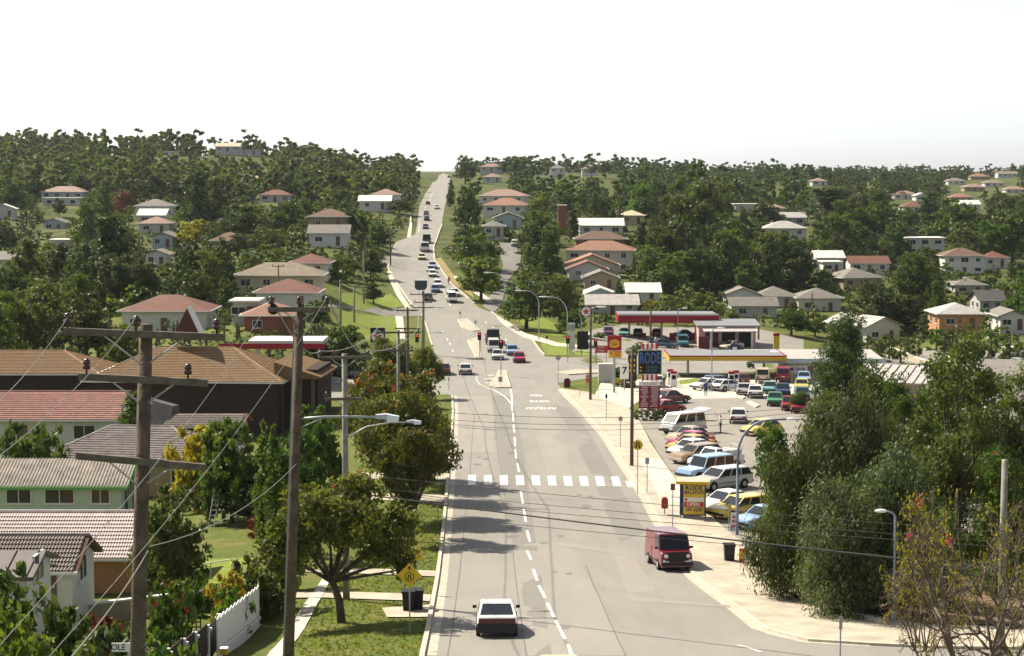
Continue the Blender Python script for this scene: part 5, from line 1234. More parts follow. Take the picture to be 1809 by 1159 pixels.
b = MB(); p0, p1 = G(1300,982), G(1345,1006); d = (p1-p0); b.prism([p0+Vector((0, 0, -.1)), p1+Vector((0, 0, -.1)), p1+Vector((0, 0, .28)), p0+Vector((0, 0, .28))], Vector((-d.y, d.x, 0)).normalized()*.5); tag(b.build('low_wall', M_CONCW), 'low pale concrete planter wall under the poster stands', 'wall')
# bus shelter with the estate agent's advertisement
g = G(1222,918); sh = thing('bus_shelter', 'small bus shelter with yellow roof edge and yellow estate agent advertisement', 'shelter', g, rad(-6))
hs = 46/ppm(g.y)*1.0; k = 1/ppm(g.y); zt = pz(1222,853,g.y)-g.z
b = MB(); b.box((.05, .75, zt+.05), (2.1, 2.0, .1)); ro = b.build('roof', mat('shelter_roof', (.42, .38, .32), .7, .2, var=.15), sh)
for y in (-.28,): MB().box((.05, y, zt+.03), (2.16, .06, .18)).build('roof_edge', M_YEL, ro)
for x in (-1.03, 1.13): MB().box((x, .75, zt+.03), (.06, 2.0, .18)).build('roof_edge', M_YEL, ro)
MB().box((-.75, .75, zt/2+.15), (.08, 1.7, zt-.4)).build('side_panel', M_NAVY, sh); MB().box((.1, -.17, zt/2+.12), (1.62, .07, zt-.36)).build('front_frame', M_NAVY, sh)
for x in (-.72, .9): MB().box((x, -.17, .2), (.07, .06, .5)).build('leg', M_BLACK, sh)
MB().box((.85, 1.5, .9), (.07, .07, 1.9)).build('leg', M_BLACK, sh)
ad = MB(); ad.box((.13, -.225, zt/2+.14), (1.36, .03, zt-.5)); ad = ad.build('advertisement', M_YEL, sh)
zc = zt/2+.14; hh = zt-.5
MB().box((.13, -.245, zc+.02), (1.3, .012, .26)).build('white_band', M_WHITES, ad); MB().box((.13, -.245, zc-.30), (1.26, .012, .3)).build('red_band', M_REDS, ad)
text_on('RODE', .42, M_NAVY, ad, (.13, -.246, zc+hh/2-.2), bold=.012); text_on('REAL ESTATE', .27, M_NAVY, ad, (.13, -.246, zc+hh/2-.5), sx=.82, bold=.008); text_on('OPEN', .33, M_WHITES, ad, (.08, -.253, zc-.30), bold=.006); text_on('359 6600', .34, M_NAVY, ad, (.13, -.246, zc-.66), sx=.85, bold=.006)
b = MB(); b.tube((-.38, -.25, zc+.02), (-.38, -.26, zc+.02), .09, n=12); b.build('logo_disc', M_REDS, ad)
# leaning A-board and stake by the lamp post
g = G(1296,938); o = thing('sandwich_board', 'leaning white and red board against the lamp post', 'sign', g); b = MB(); b.prism([(-.2, 0, 0), (.2, 0, 0), (.28, .25, 1.1), (-.12, .25, 1.1)], (0, .05, 0)); b.build('board', M_WHITES, o)
for z in (.3, .6, .85): MB().box((.02+z*.07, z*.22-.02, z), (.3, .01, .1)).build('print', M_REDS, o)
for px in (1287, 1290):
    g = G(px, 938); o, h = post_sign('yellow stake marker left of the leaning board' if px == 1287 else 'grey stake marker left of the leaning board', g, pz(px, 890, g.y), .025); plate(o, 'rect', .09, .8, (0, -.03, h-.4), M_YEL if px == 1287 else M_SIGNB)
# big centre sign and directory board
g = G(1147,736); o = thing('centre_sign', 'tall black sign with blue RODE lettering on red and white striped posts', 'sign', g); Y = g.y; q = lambda y: pz(1147, y, Y)-g.z; W = 42/ppm(Y)
for x in (-.72, .72): MB().box((x, 0, q(612)/2), (.12, .12, q(612))).build('post', M_WHITES, o)
fr = MB(); fr.box((0, -.12, (q(618)+q(661))/2), (W, .3, q(618)-q(661))); fr = fr.build('frame', M_SIGNB, o); bd = MB(); bd.box((0, -.28, (q(618)+q(661))/2), (W-.16, .03, q(618)-q(661)-.16)); bd = bd.build('board', M_BLACK, o)
M_BLUT = mat('letter_blue', (.07, .14, .36), .5, .3); M_DIMT = mat('letter_dim_blue', (.06, .12, .16), .5, .3)
text_on('RODE', 1.55, M_BLUT, bd, (0, -.3, q(633)), sx=.5, bold=.03); text_on('SHOPPING', .36, M_DIMT, bd, (.22, -.3, q(648.5)), bold=.01, sx=.72); text_on('CENTRE', .36, M_DIMT, bd, (.15, -.3, q(654.5)), bold=.01, sx=.8)
for y in (648.5, 654.5): b = MB(); b.prism([(-.98, -.3, q(y)-.1), (-.72, -.3, q(y)), (-.98, -.3, q(y)+.1)], (0, .02, 0)); b.build('arrow', M_YEL, bd)
for y0, y1 in ((607, 616), (662, 672)):
    for k in range(7): MB().box((-.66+.22*k, -.05, (q(y0)+q(y1))/2), (.22, .25, q(y0)-q(y1))).build('stripe', M_REDS if k % 2 == 0 else M_WHITES, o)
dr = MB(); dr.box((0, -.1, (q(674)+q(721))/2), (38/ppm(Y), .16, q(674)-q(721))); dr = dr.build('directory_board', mat('board_dull_red', (.22, .03, .04), .6, .2), o)
MB().box((0, -.195, q(677.5)), (38/ppm(Y), .03, .42)).build('title_strip', M_WHITES, dr); text_on('POST OFFICE', .3, M_REDS, dr, (0, -.215, q(678)), sx=.8)
M_BAR = mat('board_print_pale', (.42, .32, .32), .6, .2)
for rr in range(9):
    for cc in (-1, 1):
        w_ = random.uniform(.35, .8); MB().box((cc*.5+random.uniform(-.06, .06), -.19, q(684+rr*4.1)), (w_, .02, .17)).build('name_strip', M_BAR, dr)
# hedge box at the foot of the sign is in the planting section
# low railing at the corner
p0, p1 = G(1024,703), G(1090,702); rl = thing('corner_railing', 'low pipe railing at the footpath corner', 'railing', p0)
d = p1-p0
for t in (0, .5, 1): MB().tube(d*t, d*t+Vector((0, 0, .95)), .03).build('post', M_STEEL, rl)
MB().tube(Vector((0, 0, .9)), d+Vector((0, 0, .9)), .03).build('rail', M_CONC, rl)
# red hydrant like box on the corner
g = G(1002,684); o = thing('rubbish_bin', 'dark red rubbish bin on the intersection corner', 'bin', g); MB().box((0, 0, .45), (.75, .5, .9)).build('body', mat('bin_red_brown', (.13, .02, .02), .6), o); MB().box((0, 0, .96), (.5, .4, .16)).build('hood', M_BLACK, o)
g = G(1070,676); b = MB(); b.box((0, 0, 1.15), (1.8, 1.0, 2.4)); o = thing('ice_freezer', 'white upright cabinet beside the shell sign shrubs', 'cabinet', g); b.build('body', WM['white'], o); MB().box((0, -.52, 1.1), (1.6, .05, 2.0)).build('door', WM['grey'], o)
# ------------------------------------------------------------------ service stations
M_CRED = mat('canopy_red', (.27, .008, .02), .5, .3); M_CYEL = mat('canopy_yellow', (.46, .33, .025), .5, .3); M_CROOF = mat('canopy_roof', (.20, .205, .21), .6, .3, var=.15)
mat('machine_maroon', (.10, .015, .018), .5)
# star station
YC = G(1180, 604).y; pl0, pl1 = P(1093, 572, YC), P(1268, 572, YC); g = at(1180, YC); w = pl1.x-pl0.x
o = thing('star_station_canopy', 'long red edged canopy of the star service station', 'canopy', Vector(((pl0.x+pl1.x)/2, YC, g.z)))
zb = pz(1180, 570, YC)-g.z
MB().box((0, 4, zb+.75), (w, 8.5, 1.15)).build('roof', M_CROOF, o)
MB().box((0, -.3, zb+.6), (w+.1, .12, 1.3)).build('fascia', M_CRED, o); MB().box((0, -.32, zb+1.42), (w+.1, .1, .3)).build('white_edge', M_GUTW, o)
for s in (-1, 1): MB().box((s*(w/2+.06), 4, zb+.6), (.1, 8.6, 1.3)).build('fascia', M_CRED, o)
for x in (-w*.38, -w*.05, w*.3): MB().box((x, 3.5, zb/2-.5), (.35, .35, zb+1)).build('column', M_STEEL, o)
for x in (-w*.3, 0, w*.2):
    MB().box((x+1, 3, .5), (1.0, .5, 1.5)).build('pump', M_CRED, o)
g = G(1284, 612); o = thing('workshop', 'pink walled workshop with pale awning beside the red canopy', 'building', g)
MB().box((0, 3, 1.2), (9.5, 7, 4.4)).build('wall', WM['pinkw'], o)
b = MB(); b.prism([(-5.2, -.8, 3.4), (5.6, -.8, 3.4), (5.6, 7, 3.9), (-5.2, 7, 3.9)], (0, 0, .18)); b.build('roof', M_CROOF, o)
b = MB(); b.prism([(-4.2, -3.4, 2.7), (4.8, -3.4, 2.7), (4.8, -.5, 3.0), (-4.2, -.5, 3.0)], (0, 0, .14)); b.build('awning', RM['pale'], o)
for x in (-3, 3.8): MB().box((x, -3.1, 1.1), (.3, .3, 3.4)).build('column', M_GUTW, o)
for x in (-2.6, .2, 3.0): MB().box((x, -.53, 1.4), (2.2, .08, 2.8)).build('roller_door', MATS['machine_maroon'] if x < 0 else M_BLACK, o)
MB().box((-4.2, -3.6, 1.0), (1.8, .5, 2.0)).build('drink_machine', mat('machine_maroon', (.10, .015, .018), .5), o)
g = at(1298, 290); o = thing('blue_board', 'small dark blue notice board in front of the workshop', 'sign', g); MB().box((0, 0, .9), (1.4, .1, 1.5)).build('board', M_NAVY, o); MB().box((0, -.07, .9), (.7, .03, .6)).build('notice', M_WHITES, o); MB().box((-.6, 0, 0), (.1, .1, 1)).build('leg', M_BLACK, o)
# star pylon sign
def star_disc(o, c, R, tilt=0):
    b = MB(); b.tube((c[0], c[1], c[2]), (c[0], c[1]-.04, c[2]), R, n=28); d = b.build('white_disc', M_WHITES, o)
    pts = []
    for k in range(10):
        a = math.pi/2+k*math.pi/5; r = R*.82 if k % 2 == 0 else R*.36; pts.append((c[0]+r*math.cos(a), c[1]-.05, c[2]+r*math.sin(a)))
    ce = (c[0], c[1]-.05, c[2]); s = MB()
    for k in range(10): s.prism([ce, pts[k], pts[(k+1) % 10]], (0, -.03, 0))
    s.build('star', MATS['sign_red'], d)
g = G(1035,628); o = thing('star_pylon', 'black pylon sign with red star on a white disc, right of the road', 'sign', g); zc = pz(1036,550.5,g.y)-g.z; s = 19/ppm(g.y)
MB().box((0, 0, zc), (s, .3, s)).build('board', M_BLACK, o); star_disc(o, (0, -.16, zc), s*.44); MB().box((-s*.42, 0, zc/2), (.16, .16, zc)).build('post', M_SIGNB, o); MB().box((s*.42, 0, zc/2), (.16, .16, zc)).build('post', M_SIGNB, o); MB().box((-s*.3, 0, 2.2), (1.6, .2, 2.6)).build('price_board', M_BLACK, o)
g = at(668, 205); o = thing('star_pylon', 'dark star sign on the left behind the flowering tree', 'sign', g); zc = pz(668,592,205)-g.z; s = 26/ppm(205)
MB().box((0, 0, zc), (s, .3, s*1.0)).build('board', M_BLACK, o); star_disc(o, (0, -.16, zc-.15), s*.42); MB().box((0, .05, zc/2), (.25, .2, zc)).build('post', M_SIGNB, o)
# left star station canopy behind the trees
g = at(505, 205); o = thing('left_canopy', 'low white roofed red edged canopy behind the left street trees', 'canopy', g); zb = pz(505,606,205)-g.z
MB().box((0, 3, zb), (8.5, 6, .5)).build('roof', RM['white'], o); MB().box((-1.5, -.2, zb-.35), (12, .12, .6)).build('fascia', M_CRED, o)
for x in (-3.5, 3.5): MB().box((x, 2.5, zb/2-.5), (.25, .25, zb)).build('column', M_GUTW, o)
# red low 'open' style boards
g = G(1062,640); o = thing('price_board', 'red white lettered board by the star station entry', 'sign', g); zc = pz(1062,617,g.y)-g.z; MB().box((0, 0, zc), (1.8, .12, 1.0)).build('board', MATS['sign_red'], o); MB().tube((-.7, 0, 0), (-.7, 0, zc), .05).build('post', M_SIGNB, o); MB().tube((.7, 0, 0), (.7, 0, zc), .05).build('post', M_SIGNB, o); text_on('Video', .5, M_WHITES, o, (0, -.07, zc-.15), sx=.9); text_on('OPEN', .4, M_WHITES, o, (0, -.07, zc+.28), sx=.9)
g = G(1008,634); o = thing('telephone_cabinet', 'tall white cabinet sign at the star station corner lawn', 'sign', at(1010, G(1008,620).y)); MB().box((0, 0, 2.2), (.95, .3, 3.9)).build('board', WM['white'], o); MB().box((0, -.17, 3.5), (.8, .04, .9)).build('panel', M_SIGNB, o)
# shell station: canopy, shop, sign
g = at(1310, 242); pz0 = P(1180, 633, 236); w = 8.0
a0, a1 = P(1184, 634, 230), P(1388, 640, 230)
o = thing('shell_canopy', 'flat grey canopy with yellow and red edge over the fuel pumps', 'canopy', Vector(((a0.x+a1.x)/2, 230, at(1290, 230).z))); zb = pz(1290, 641, 230)-o.location.z; w = a1.x-a0.x
MB().box((0, 4.2, zb+.55), (w, 8.4, .6)).build('roof', M_CROOF, o); MB().box((0, -.06, zb+.52), (w+.1, .1, .52)).build('yellow_fascia', M_CYEL, o); MB().box((0, -.08, zb+.86), (w+.14, .1, .16)).build('red_edge', M_CRED, o)
for s in (-1, 1): MB().box((s*(w/2+.06), 4.2, zb+.42), (.1, 8.4, .72)).build('yellow_fascia', M_CYEL, o); MB().box((s*(w/2+.08), 4.2, zb+.86), (.1, 8.5, .16)).build('red_edge', M_CRED, o)
for x in (-w*.32, w*.35): MB().tube((x, 4, -.3), (x, 4, zb+.3), .16, n=10).build('column', M_GUTW, o)
def pump(px, py, lab):
    g = G(px, py); q = thing('fuel_pump', lab, 'fuel pump', g, 0, 'fuel pumps under the yellow canopy'); MB().box((0, 0, .8), (.7, .5, 1.6)).build('body', M_WHITES, q); MB().box((0, -.26, 1.2), (.5, .04, .5)).build('dial', M_BLACK, q); MB().box((0, 0, 1.75), (.72, .4, .3)).build('header', M_CRED, q); b = MB(); b.path([(.4, 0, 1.3), (.6, 0, .6), (.45, 0, .3), (.38, 0, .9)], .03, 5); b.build('hose', M_BLACK, q)
pump(1184,680,'fuel pump nearest the directory board'); pump(1190,684,'fuel pump beside the black column'); pump(1292,684,'fuel pump behind the parked wagon'); pump(1300,682,'fuel pump right of the parked wagon pump')
g = at(1445, 232); o = thing('shell_shop', 'pale service station shop with yellow edged roof', 'building', g); zb = pz(1445,640,232)-g.z
MB().box((1.5, 4, zb/2-.5), (11, 8, zb+1)).build('wall', WM['cream'], o); b = MB(); b.prism([(-8.5, -1.2, zb), (8.5, -1.2, zb), (8.5, 9, zb+.5), (-8.5, 9, zb+.5)], (0, 0, .3)); b.build('roof', RM['pale'], o)
MB().box((0, -1.28, zb+.3), (17, .12, .6)).build('fascia', WM['blue'], o); MB().box((-4.5, 1.5, zb+.5), (.15, 5, .9)).build('yellow_beam', M_CYEL, o)
MB().box((-3.2, -.06, zb-.9), (3.6, .1, .9)).build('sign_panel', M_WHITES, o); text_on('COME ON IN', .55, M_NAVY, o, (-3.0, -.14, zb-.9), sx=.8, bold=.01)
for x in (-1.5, 1.5, 4.5): window(o, (x, -.04, 1.3), 0, 1.9, 1.2)
for x in (-5, 2.0): b = MB(); b.lathe([(1.2, 0), (1.0, .35), (.5, .55), (.05, .6)], (x, 4, zb+.5), 12); b.build('roof_dome', M_WHITES, o, True)
# shell sign on pole
g = G(1085,694); o = thing('shell_sign', 'red square sign with a yellow scallop shell above a yellow offer board', 'sign', g); Y = g.y; q = lambda y: pz(1085, y, Y)-g.z; s = 25/ppm(Y)
MB().box((0, 0, (q(593)+q(619))/2), (s, .35, q(593)-q(619))).build('board', M_CRED, o); MB().box((0, .05, q(618)/2), (.25, .25, q(618))).build('post', M_SIGNB, o)
zc = q(607.5); R = s*.40; fan = []
for k in range(15):
    a = rad(-18)+k*rad(216)/14; rr = R*(1.0 if k % 2 == 0 else .93); fan.append((rr*math.cos(a), -.2, zc+rr*math.sin(a)*.9))
fan = fan+[(-R*.42, -.2, zc-R*.62), (R*.42, -.2, zc-R*.62)]
b = MB(); ce = (0, -.2, zc-R*.35)
for k in range(len(fan)): b.prism([ce, fan[k], fan[(k+1) % len(fan)]], (0, -.04, 0))
sh_ = b.build('shell_emblem', M_YEL, o)
for k in range(7):
    a = rad(10)+k*rad(160)/6; b = MB(); e = Vector((R*.9*math.cos(a), -.245, zc+R*.82*math.sin(a))); st_ = Vector((0, -.245, zc-R*.5)); dd = (e-st_).normalized(); pp = Vector((-dd.z, 0, dd.x))*.025
    b.prism([st_+dd*R*.25-pp, st_+dd*R*.25+pp, e+pp, e-pp], (0, -.01, 0)); b.build('shell_rib', M_CRED, sh_)
ob = MB(); ob.box((.08, 0, (q(620)+q(632))/2), (s*.95, .25, q(620)-q(632))); ob = ob.build('offer_board', M_YEL, o); text_on('$1 OFF', .5, M_REDS, ob, (.1, -.14, q(623)), sx=.8, bold=.01); text_on('1 CAN', .42, M_REDS, ob, (.2, -.14, q(628.5)), sx=.8, bold=.01)
g = G(1103,690); o = thing('price_sign', 'white price panel with a black seven beside the timber pole', 'sign', g); zc = pz(1103,655,g.y)-g.z; MB().box((0, 0, zc), (1.0, .12, 1.9)).build('board', M_WHITES, o); text_on('7', 1.1, M_BLACK, o, (0, -.08, zc), bold=.03); MB().box((0, .05, zc/2), (.12, .1, zc)).build('post', M_SIGNB, o)
g = G(1117,690); o = thing('price_sign', 'dark price panel between the white panel and the timber pole', 'sign', g); zc = pz(1117,650,g.y)-g.z; MB().box((0, 0, zc), (1.0, .12, 3.0)).build('board', M_BLACK, o); MB().box((0, .05, zc/2), (.12, .1, zc)).build('post', M_SIGNB, o)
for dz in (.9, .3, -.3): MB().box((0, -.08, zc+dz), (.6, .03, .3)).build('price_figure', M_YEL, o)
g = at(1371, 262); o = thing('yellow_bollard_sign', 'slim yellow and red pylon beside the shell shop roof', 'sign', g); zt = pz(1371,588,262)-g.z; MB().box((0, 0, zt/2), (.85, .4, zt)).build('body', M_CYEL, o); MB().box((0, -.02, zt-.25), (.9, .42, .45)).build('cap', M_CRED, o)
# shop block on the right with orange wall
a, b_ = at(1675, 205), at(1850, 118); d = b_-a; L = d.length; yaw = math.atan2(d.y, d.x); o = thing('shop_block', 'long shop block with an orange wall and white parapet behind the right trees', 'building', Vector((a.x, a.y, a.z)), yaw); M_OR = mat('wall_bright_orange', (.52, .24, .02), .8, .2, var=.12)
MB().box((L/2, 6, 1.2), (L, 12, 7.6)).build('wall', M_OR, o); MB().box((L/2, 6, 5.04), (L-.4, 11.6, .1)).build('roof', RM['grey'], o); MB().box((L/2, .0, 5.15), (L+.2, .35, .35)).build('parapet', RM['white'], o); MB().box((L/2, -1.4, 2.6), (L, 2.8, .22)).build('awning', M_CROOF, o)
for k in range(5): MB().box((L*(k+.5)/5, -.06, .6), (L/5-1.0, .1, 2.4)).build('shop_window', M_GLASS, o)
a = at(1590, 178); o = thing('shop_building', 'low shop with ribbed white roof behind the leafy trees', 'building', a, rad(-20)); b = MB(); MB().box((0, 4, 1.5), (9, 8, 3.6)).build('wall', WM['grey'], o); b.prism([(-5, -.6, 3.2), (5, -.6, 3.2), (5, 8.6, 4.0), (-5, 8.6, 4.0)], (0, 0, .2)); ro = b.build('roof', RM['pale'], o)
for k in range(12): q = MB(); q.box((-4.7+.85*k, 4, 3.86), (.09, 9.2, .1)); q = q.build('rib', RM['pale'], ro); q.rotation_euler = (math.atan(.8/9.2), 0, 0); q.location = (0, .33, -.33)
MB().box((0, -.5, 2.2), (10, 1.4, .15)).build('awning', M_CYEL, o)
# stone bank and fence right of the station
a, b_ = G(1575,627), G(1640,645); dv = b_-a; o = thing('stone_wall', 'pale stone edged bank beside the far right street', 'wall', a, math.atan2(dv.y, dv.x)); MB().box((dv.length/2, 0, .5), (dv.length, 1.2, 1.4)).build('bank', mat('stone_pale', (.42, .36, .28), .9, .1, var=.3, scale=5), o); MB().box((dv.length/2, 0, 1.26), (dv.length+.2, .5, .12)).build('coping', M_CONCW, o)
# kerb islands inside the car park
for k, pts in enumerate(([(1283,693),(1290,691),(1318,703),(1312,706)], [(1318,712),(1326,710),(1343,718),(1335,721)], [(1240,688),(1285,685),(1286,688),(1242,691)])):
    ii = drape('traffic_island', gp(pts), .15, M_CONCW, None, thick=.2); tag(ii, kind='structure')
for pts in ([(1222,700),(1240,694)], ):
    pass
# ------------------------------------------------------------------ where the trees stand
def reg_near(kind, blobs, n, size, h0, r, m, seed, extra=None, **k):
    reg(kind, blobs, n, size, h0, r, m, k.pop('bark', None), seed, **k)
reg_near('tulip', [(-2.3, .3, 4.0, 1.25, 1.2, .95), (2.0, -.4, 3.6, 1.35, 1.3, .95), (-.6, 1.5, 4.8, 1.4, 1.3, 1.0), (.5, -1.4, 4.5, 1.4, 1.3, .95), (.9, .5, 5.5, 1.2, 1.2, .95), (-1.2, -.9, 5.1, 1.1, 1.1, .9), (3.0, .7, 2.8, .9, .85, .75), (-3.0, -.6, 3.1, 1.0, .95, .85), (2.6, -1.2, 4.6, .9, .9, .7), (-1.9, 1.2, 5.0, .9, .9, .75), (3.2, -.2, 2.1, .55, .5, .6), (.1, .2, 4.0, 1.2, 1.2, .8)], 15000, .11, 1.9, .20, 'tulip', 91, per=30, spread=.34, shell=.25, lean=(-.5, .1), forks=12)
reg_near('tulip', [(-1.8, .5, 3.9, 1.8, 1.7, 1.2), (1.9, .3, 4.0, 1.8, 1.7, 1.3), (.1, 1.7, 4.7, 1.9, 1.7, 1.3), (.1, -1.5, 4.3, 2.0, 1.6, 1.2), (.1, .1, 5.4, 1.7, 1.7, 1.0), (2.6, -1.0, 3.0, 1.2, 1.2, 1.0)], 17000, .105, 2.1, .18, 'tulip', 92, per=30, spread=.26, shell=.35, forks=7)
reg_near('weep', blobset(95, 16, 3.2, 1.6, 8.8, 1.9, .55, 1.15), 34000, .13, 1.8, .2, 'weep', 96, per=44, spread=.34, shell=.4, droop=.35, aspect=.3, forks=10)
reg_near('weep', blobset(97, 13, 2.6, 1.2, 7.6, 1.7, .6, 1.1), 28000, .12, 1.6, .17, 'weep', 98, per=40, spread=.34, shell=.4, droop=.3, aspect=.32, forks=10)
reg_near('leafy', blobset(99, 15, 2.7, 1.4, 8.6, 1.7, .6, 1.0), 22000, .11, 2.2, .2, 'olive', 100, per=24, spread=.32, shell=.5, forks=9)
reg_near('leafy', blobset(101, 13, 2.9, 1.8, 7.4, 1.7, .55, .9), 20000, .11, 2.2, .2, 'olive', 102, per=24, spread=.32, shell=.5, forks=9)
reg_near('open', blobset(103, 14, 3.6, 3.6, 10.2, 1.3, .6, .8), 11000, .11, 4.2, .2, 'olive', 104, per=26, spread=.5, shell=.2, forks=14, bark=M_BARK)
reg('lolly', blobset(110, 8, 1.6, 6.0, 8.6, 1.1, .5, .8), 6500, .11, 5.6, .09, 'green', M_BARK, 111, per=22, spread=.34, shell=.4)
def bare_tree():
    """leaning much-branched tree, nearly bare, with yellow leaves at the twig ends"""
    rng = np.random.default_rng(44); tb = MB(); tips = []
    def grow(p, d, L, r, depth):
        n = 3; pts = [p]
        for i in range(n):
            d = (d+Vector(rng.normal(size=3))*.16+Vector((0, 0, .03))).normalized(); p = p+d*(L/n); pts.append(p)
        tb.path(pts, r, 5 if depth < 3 else 4, r*.6)
        if depth >= 5: tips.append(p); return
        if depth >= 3: tips.append(pts[2])
        for k in range(3):
            nd = (d+Vector(rng.normal(size=3))*.62).normalized(); nd.z = nd.z*.8+.1; grow(p, nd.normalized(), L*rng.uniform(.62, .82), r*.62, depth+1)
    for a in (0, 1.6, 3.1, 4.6): grow(Vector((0, 0, .2)), Vector((math.cos(a)*.75, math.sin(a)*.75, .95)).normalized(), 2.3, .14, 0)
    tb.tube((0, 0, -.5), (0, 0, .4), .24, .2)
    b = [(t.x, t.y, t.z, .26, .26, .2) for t in tips if rng.random() < .55]
    cr = crown_mesh('crown', [leaves(rng, b, 2000, .065, per=5, spread=.8, shell=.1)], LM['yellow'])
    H = max(t.z for t in tips)+.2; W = 2*max(max(abs(t.x), abs(t.y)) for t in tips)
    TREES['bare'] = [(cr, tb.mesh('trunk', mat('bark_twig_grey', (.15, .12, .09), .95, .1, var=.3, scale=3), True), H, W)]
bare_tree()
NEAR_NAMES = {'tulip': 'street_tree', 'weep': 'weeping_tree', 'leafy': 'leafy_tree', 'lolly': 'slender_tree', 'open': 'open_gum_tree', 'bare': 'bare_branched_tree'}
def ntree(kind, px, top, wpx, Y, label, leaf=None, flower=None, nfl=120, **k):
    t = tree(kind, px, top, wpx, Y, label, leaf, name=k.pop('name', NEAR_NAMES.get(kind, None)), **k)
    if flower:   # blossoms scattered over the top of the crown
        cr = t.children[0].data; rng = np.random.default_rng(int(px+Y)); nv = len(cr.vertices); co = np.empty(nv*3, np.float32); cr.vertices.foreach_get('co', co); co = co.reshape(-1, 3)
        sel = co[co[:, 2] > np.percentile(co[:, 2], 62)]; c = sel[rng.choice(len(sel), nfl)]; c = np.repeat(c, 5, 0)+rng.normal(size=(nfl*5, 3))*.07+np.array([0, 0, .05])
        nn = rng.normal(size=c.shape); nn /= np.linalg.norm(nn, axis=1)[:, None]; t1 = np.cross(nn, rng.normal(size=c.shape)); t1 /= np.linalg.norm(t1, axis=1)[:, None]; t2 = np.cross(nn, t1); s = .085
        V = np.stack([c-t1*s, c-t2*s, c+t1*s, c+t2*s], 1).reshape(-1, 3); link('flowers', np_mesh('flowers', V, np.arange(len(V)).reshape(-1, 4), LM[flower], tint=rng.random(len(V)//4)), t)['kind'] = 'stuff'
    return t
# street trees on the left verge
g = G(605,1100); ntree('tulip', 600, 838, 300, g.y, 'leaning street tree with dark glossy leaves beside the yellow diamond sign', flower='flower', nfl=14, base=g, var=0, rz=.2)
ntree('tulip', 728, 752, 175, 108, 'street tree with low boughs brushing the kerb nearest the zebra crossing', flower='flower', nfl=10, var=0, rz=4.4)
ntree('tulip', 712, 690, 215, 117, 'street tree with hanging leafy boughs over the shaded kerb', flower='flower', nfl=40, var=1, rz=1.0)
ntree('tulip', 706, 637, 225, 134, 'street tree topped with orange blossom', flower='flower', nfl=110, var=0, rz=2.2)
ntree('tulip', 738, 690, 130, 126, 'street tree leaning over the kerb beside the orange blossom tree', flower='flower', nfl=30, var=1, rz=3.6)
ntree('tulip', 655, 655, 120, 146, 'street tree with sparse orange flowers behind the grey pole', flower='flower', nfl=160, var=1, rz=4.1)
ntree('tulip', 750, 612, 72, 196, 'small street tree at the left corner of the lights', flower='flower', nfl=60, var=1, rz=.4)
ntree('tulip', 690, 594, 110, 188, 'street tree in front of the left star sign', leaf='olive', flower='flower', nfl=60, var=0, rz=2.4)
ntree('tulip', 560, 870, 130, 100, 'leafy garden tree behind the leaning street tree', leaf='green', flower='flower', nfl=16, var=1, rz=5)
# right foreground
ntree('weep', 1490, 690, 300, 90, 'large grey green weeping tree at the corner garden', var=0, rz=.3)
ntree('weep', 1405, 770, 190, 85, 'weeping tree edge over the footpath with yellowish outer leaves', var=1, rz=1.5, leaf='olive')
ntree('weep', 1570, 790, 260, 82, 'lower dark weeping tree behind the garden kerb', var=1, rz=2.5)
ntree('weep', 1470, 850, 230, 80, 'rounded bushy tree spilling over the edging stones', var=1, rz=4.0)
ntree('leafy', 1392, 800, 110, 90, 'yellow green leafy tree nearest the car park lamp', leaf='bright', var=1, rz=2)
ntree('leafy', 1545, 640, 165, 112, 'tall leafy tree rising above the weeping tree', leaf='olive', var=0, rz=1)
ntree('leafy', 1450, 690, 110, 118, 'leafy tree with a yellowish top in the car park garden', leaf='olive', var=1, rz=3)
ntree('leafy', 1490, 545, 130, 170, 'tall dark tree beside the service station shop', leaf='dark', var=0, rz=4)
ntree('lolly', 1364, 748, 84, 90, 'small dark leafed tree hanging before the yellow hatchback', leaf='green', var=0, rz=5)
ntree('leafy', 1412, 690, 46, 182, 'small round tree planted among the parked cars', leaf='green', var=1, rz=1)
ntree('open', 1690, 585, 250, 96, 'open twiggy gum with a dark trunk before the orange wall', var=0, rz=.5)
ntree('open', 1600, 660, 160, 108, 'thin open gum left of the orange wall', leaf='green', var=0, rz=2.5)
ntree('open', 1790, 640, 180, 110, 'open gum at the right picture edge', leaf='green', var=0, rz=4.5)
ntree('leafy', 1700, 640, 230, 128, 'dense dark tree behind the twiggy gum at right', leaf='green', var=1, rz=.7)
ntree('leafy', 1600, 700, 170, 122, 'dense tree hiding the ribbed white shop roof', leaf='olive', var=0, rz=2.7)
ntree('leafy', 1790, 720, 190, 100, 'dense tree filling the right picture edge', leaf='dark', var=1, rz=4.7)
ntree('leafy', 1650, 760, 170, 100, 'leafy tree low behind the small street lamp', leaf='green', var=1, rz=2)
ntree('leafy', 1760, 790, 160, 92, 'leafy tree with red bottlebrush flowers at right', leaf='green', flower='pink', nfl=40, var=0, rz=1.2)
ntree('weep', 1640, 880, 170, 86, 'weeping tree in the shade behind the bare tree', leaf='green', var=1, rz=3.3)
ntree('bare', 1725, 815, 470, 54, 'nearly bare branching tree with yellow leaves in the bottom right corner', flower='pink', nfl=6, rz=.8)
ntree('bare', 1815, 880, 360, 58, 'second nearly bare tree cut by the right picture edge', rz=3.0)
ntree('bare', 1640, 935, 270, 60, 'low nearly bare tree over the side street kerb', rz=1.9)
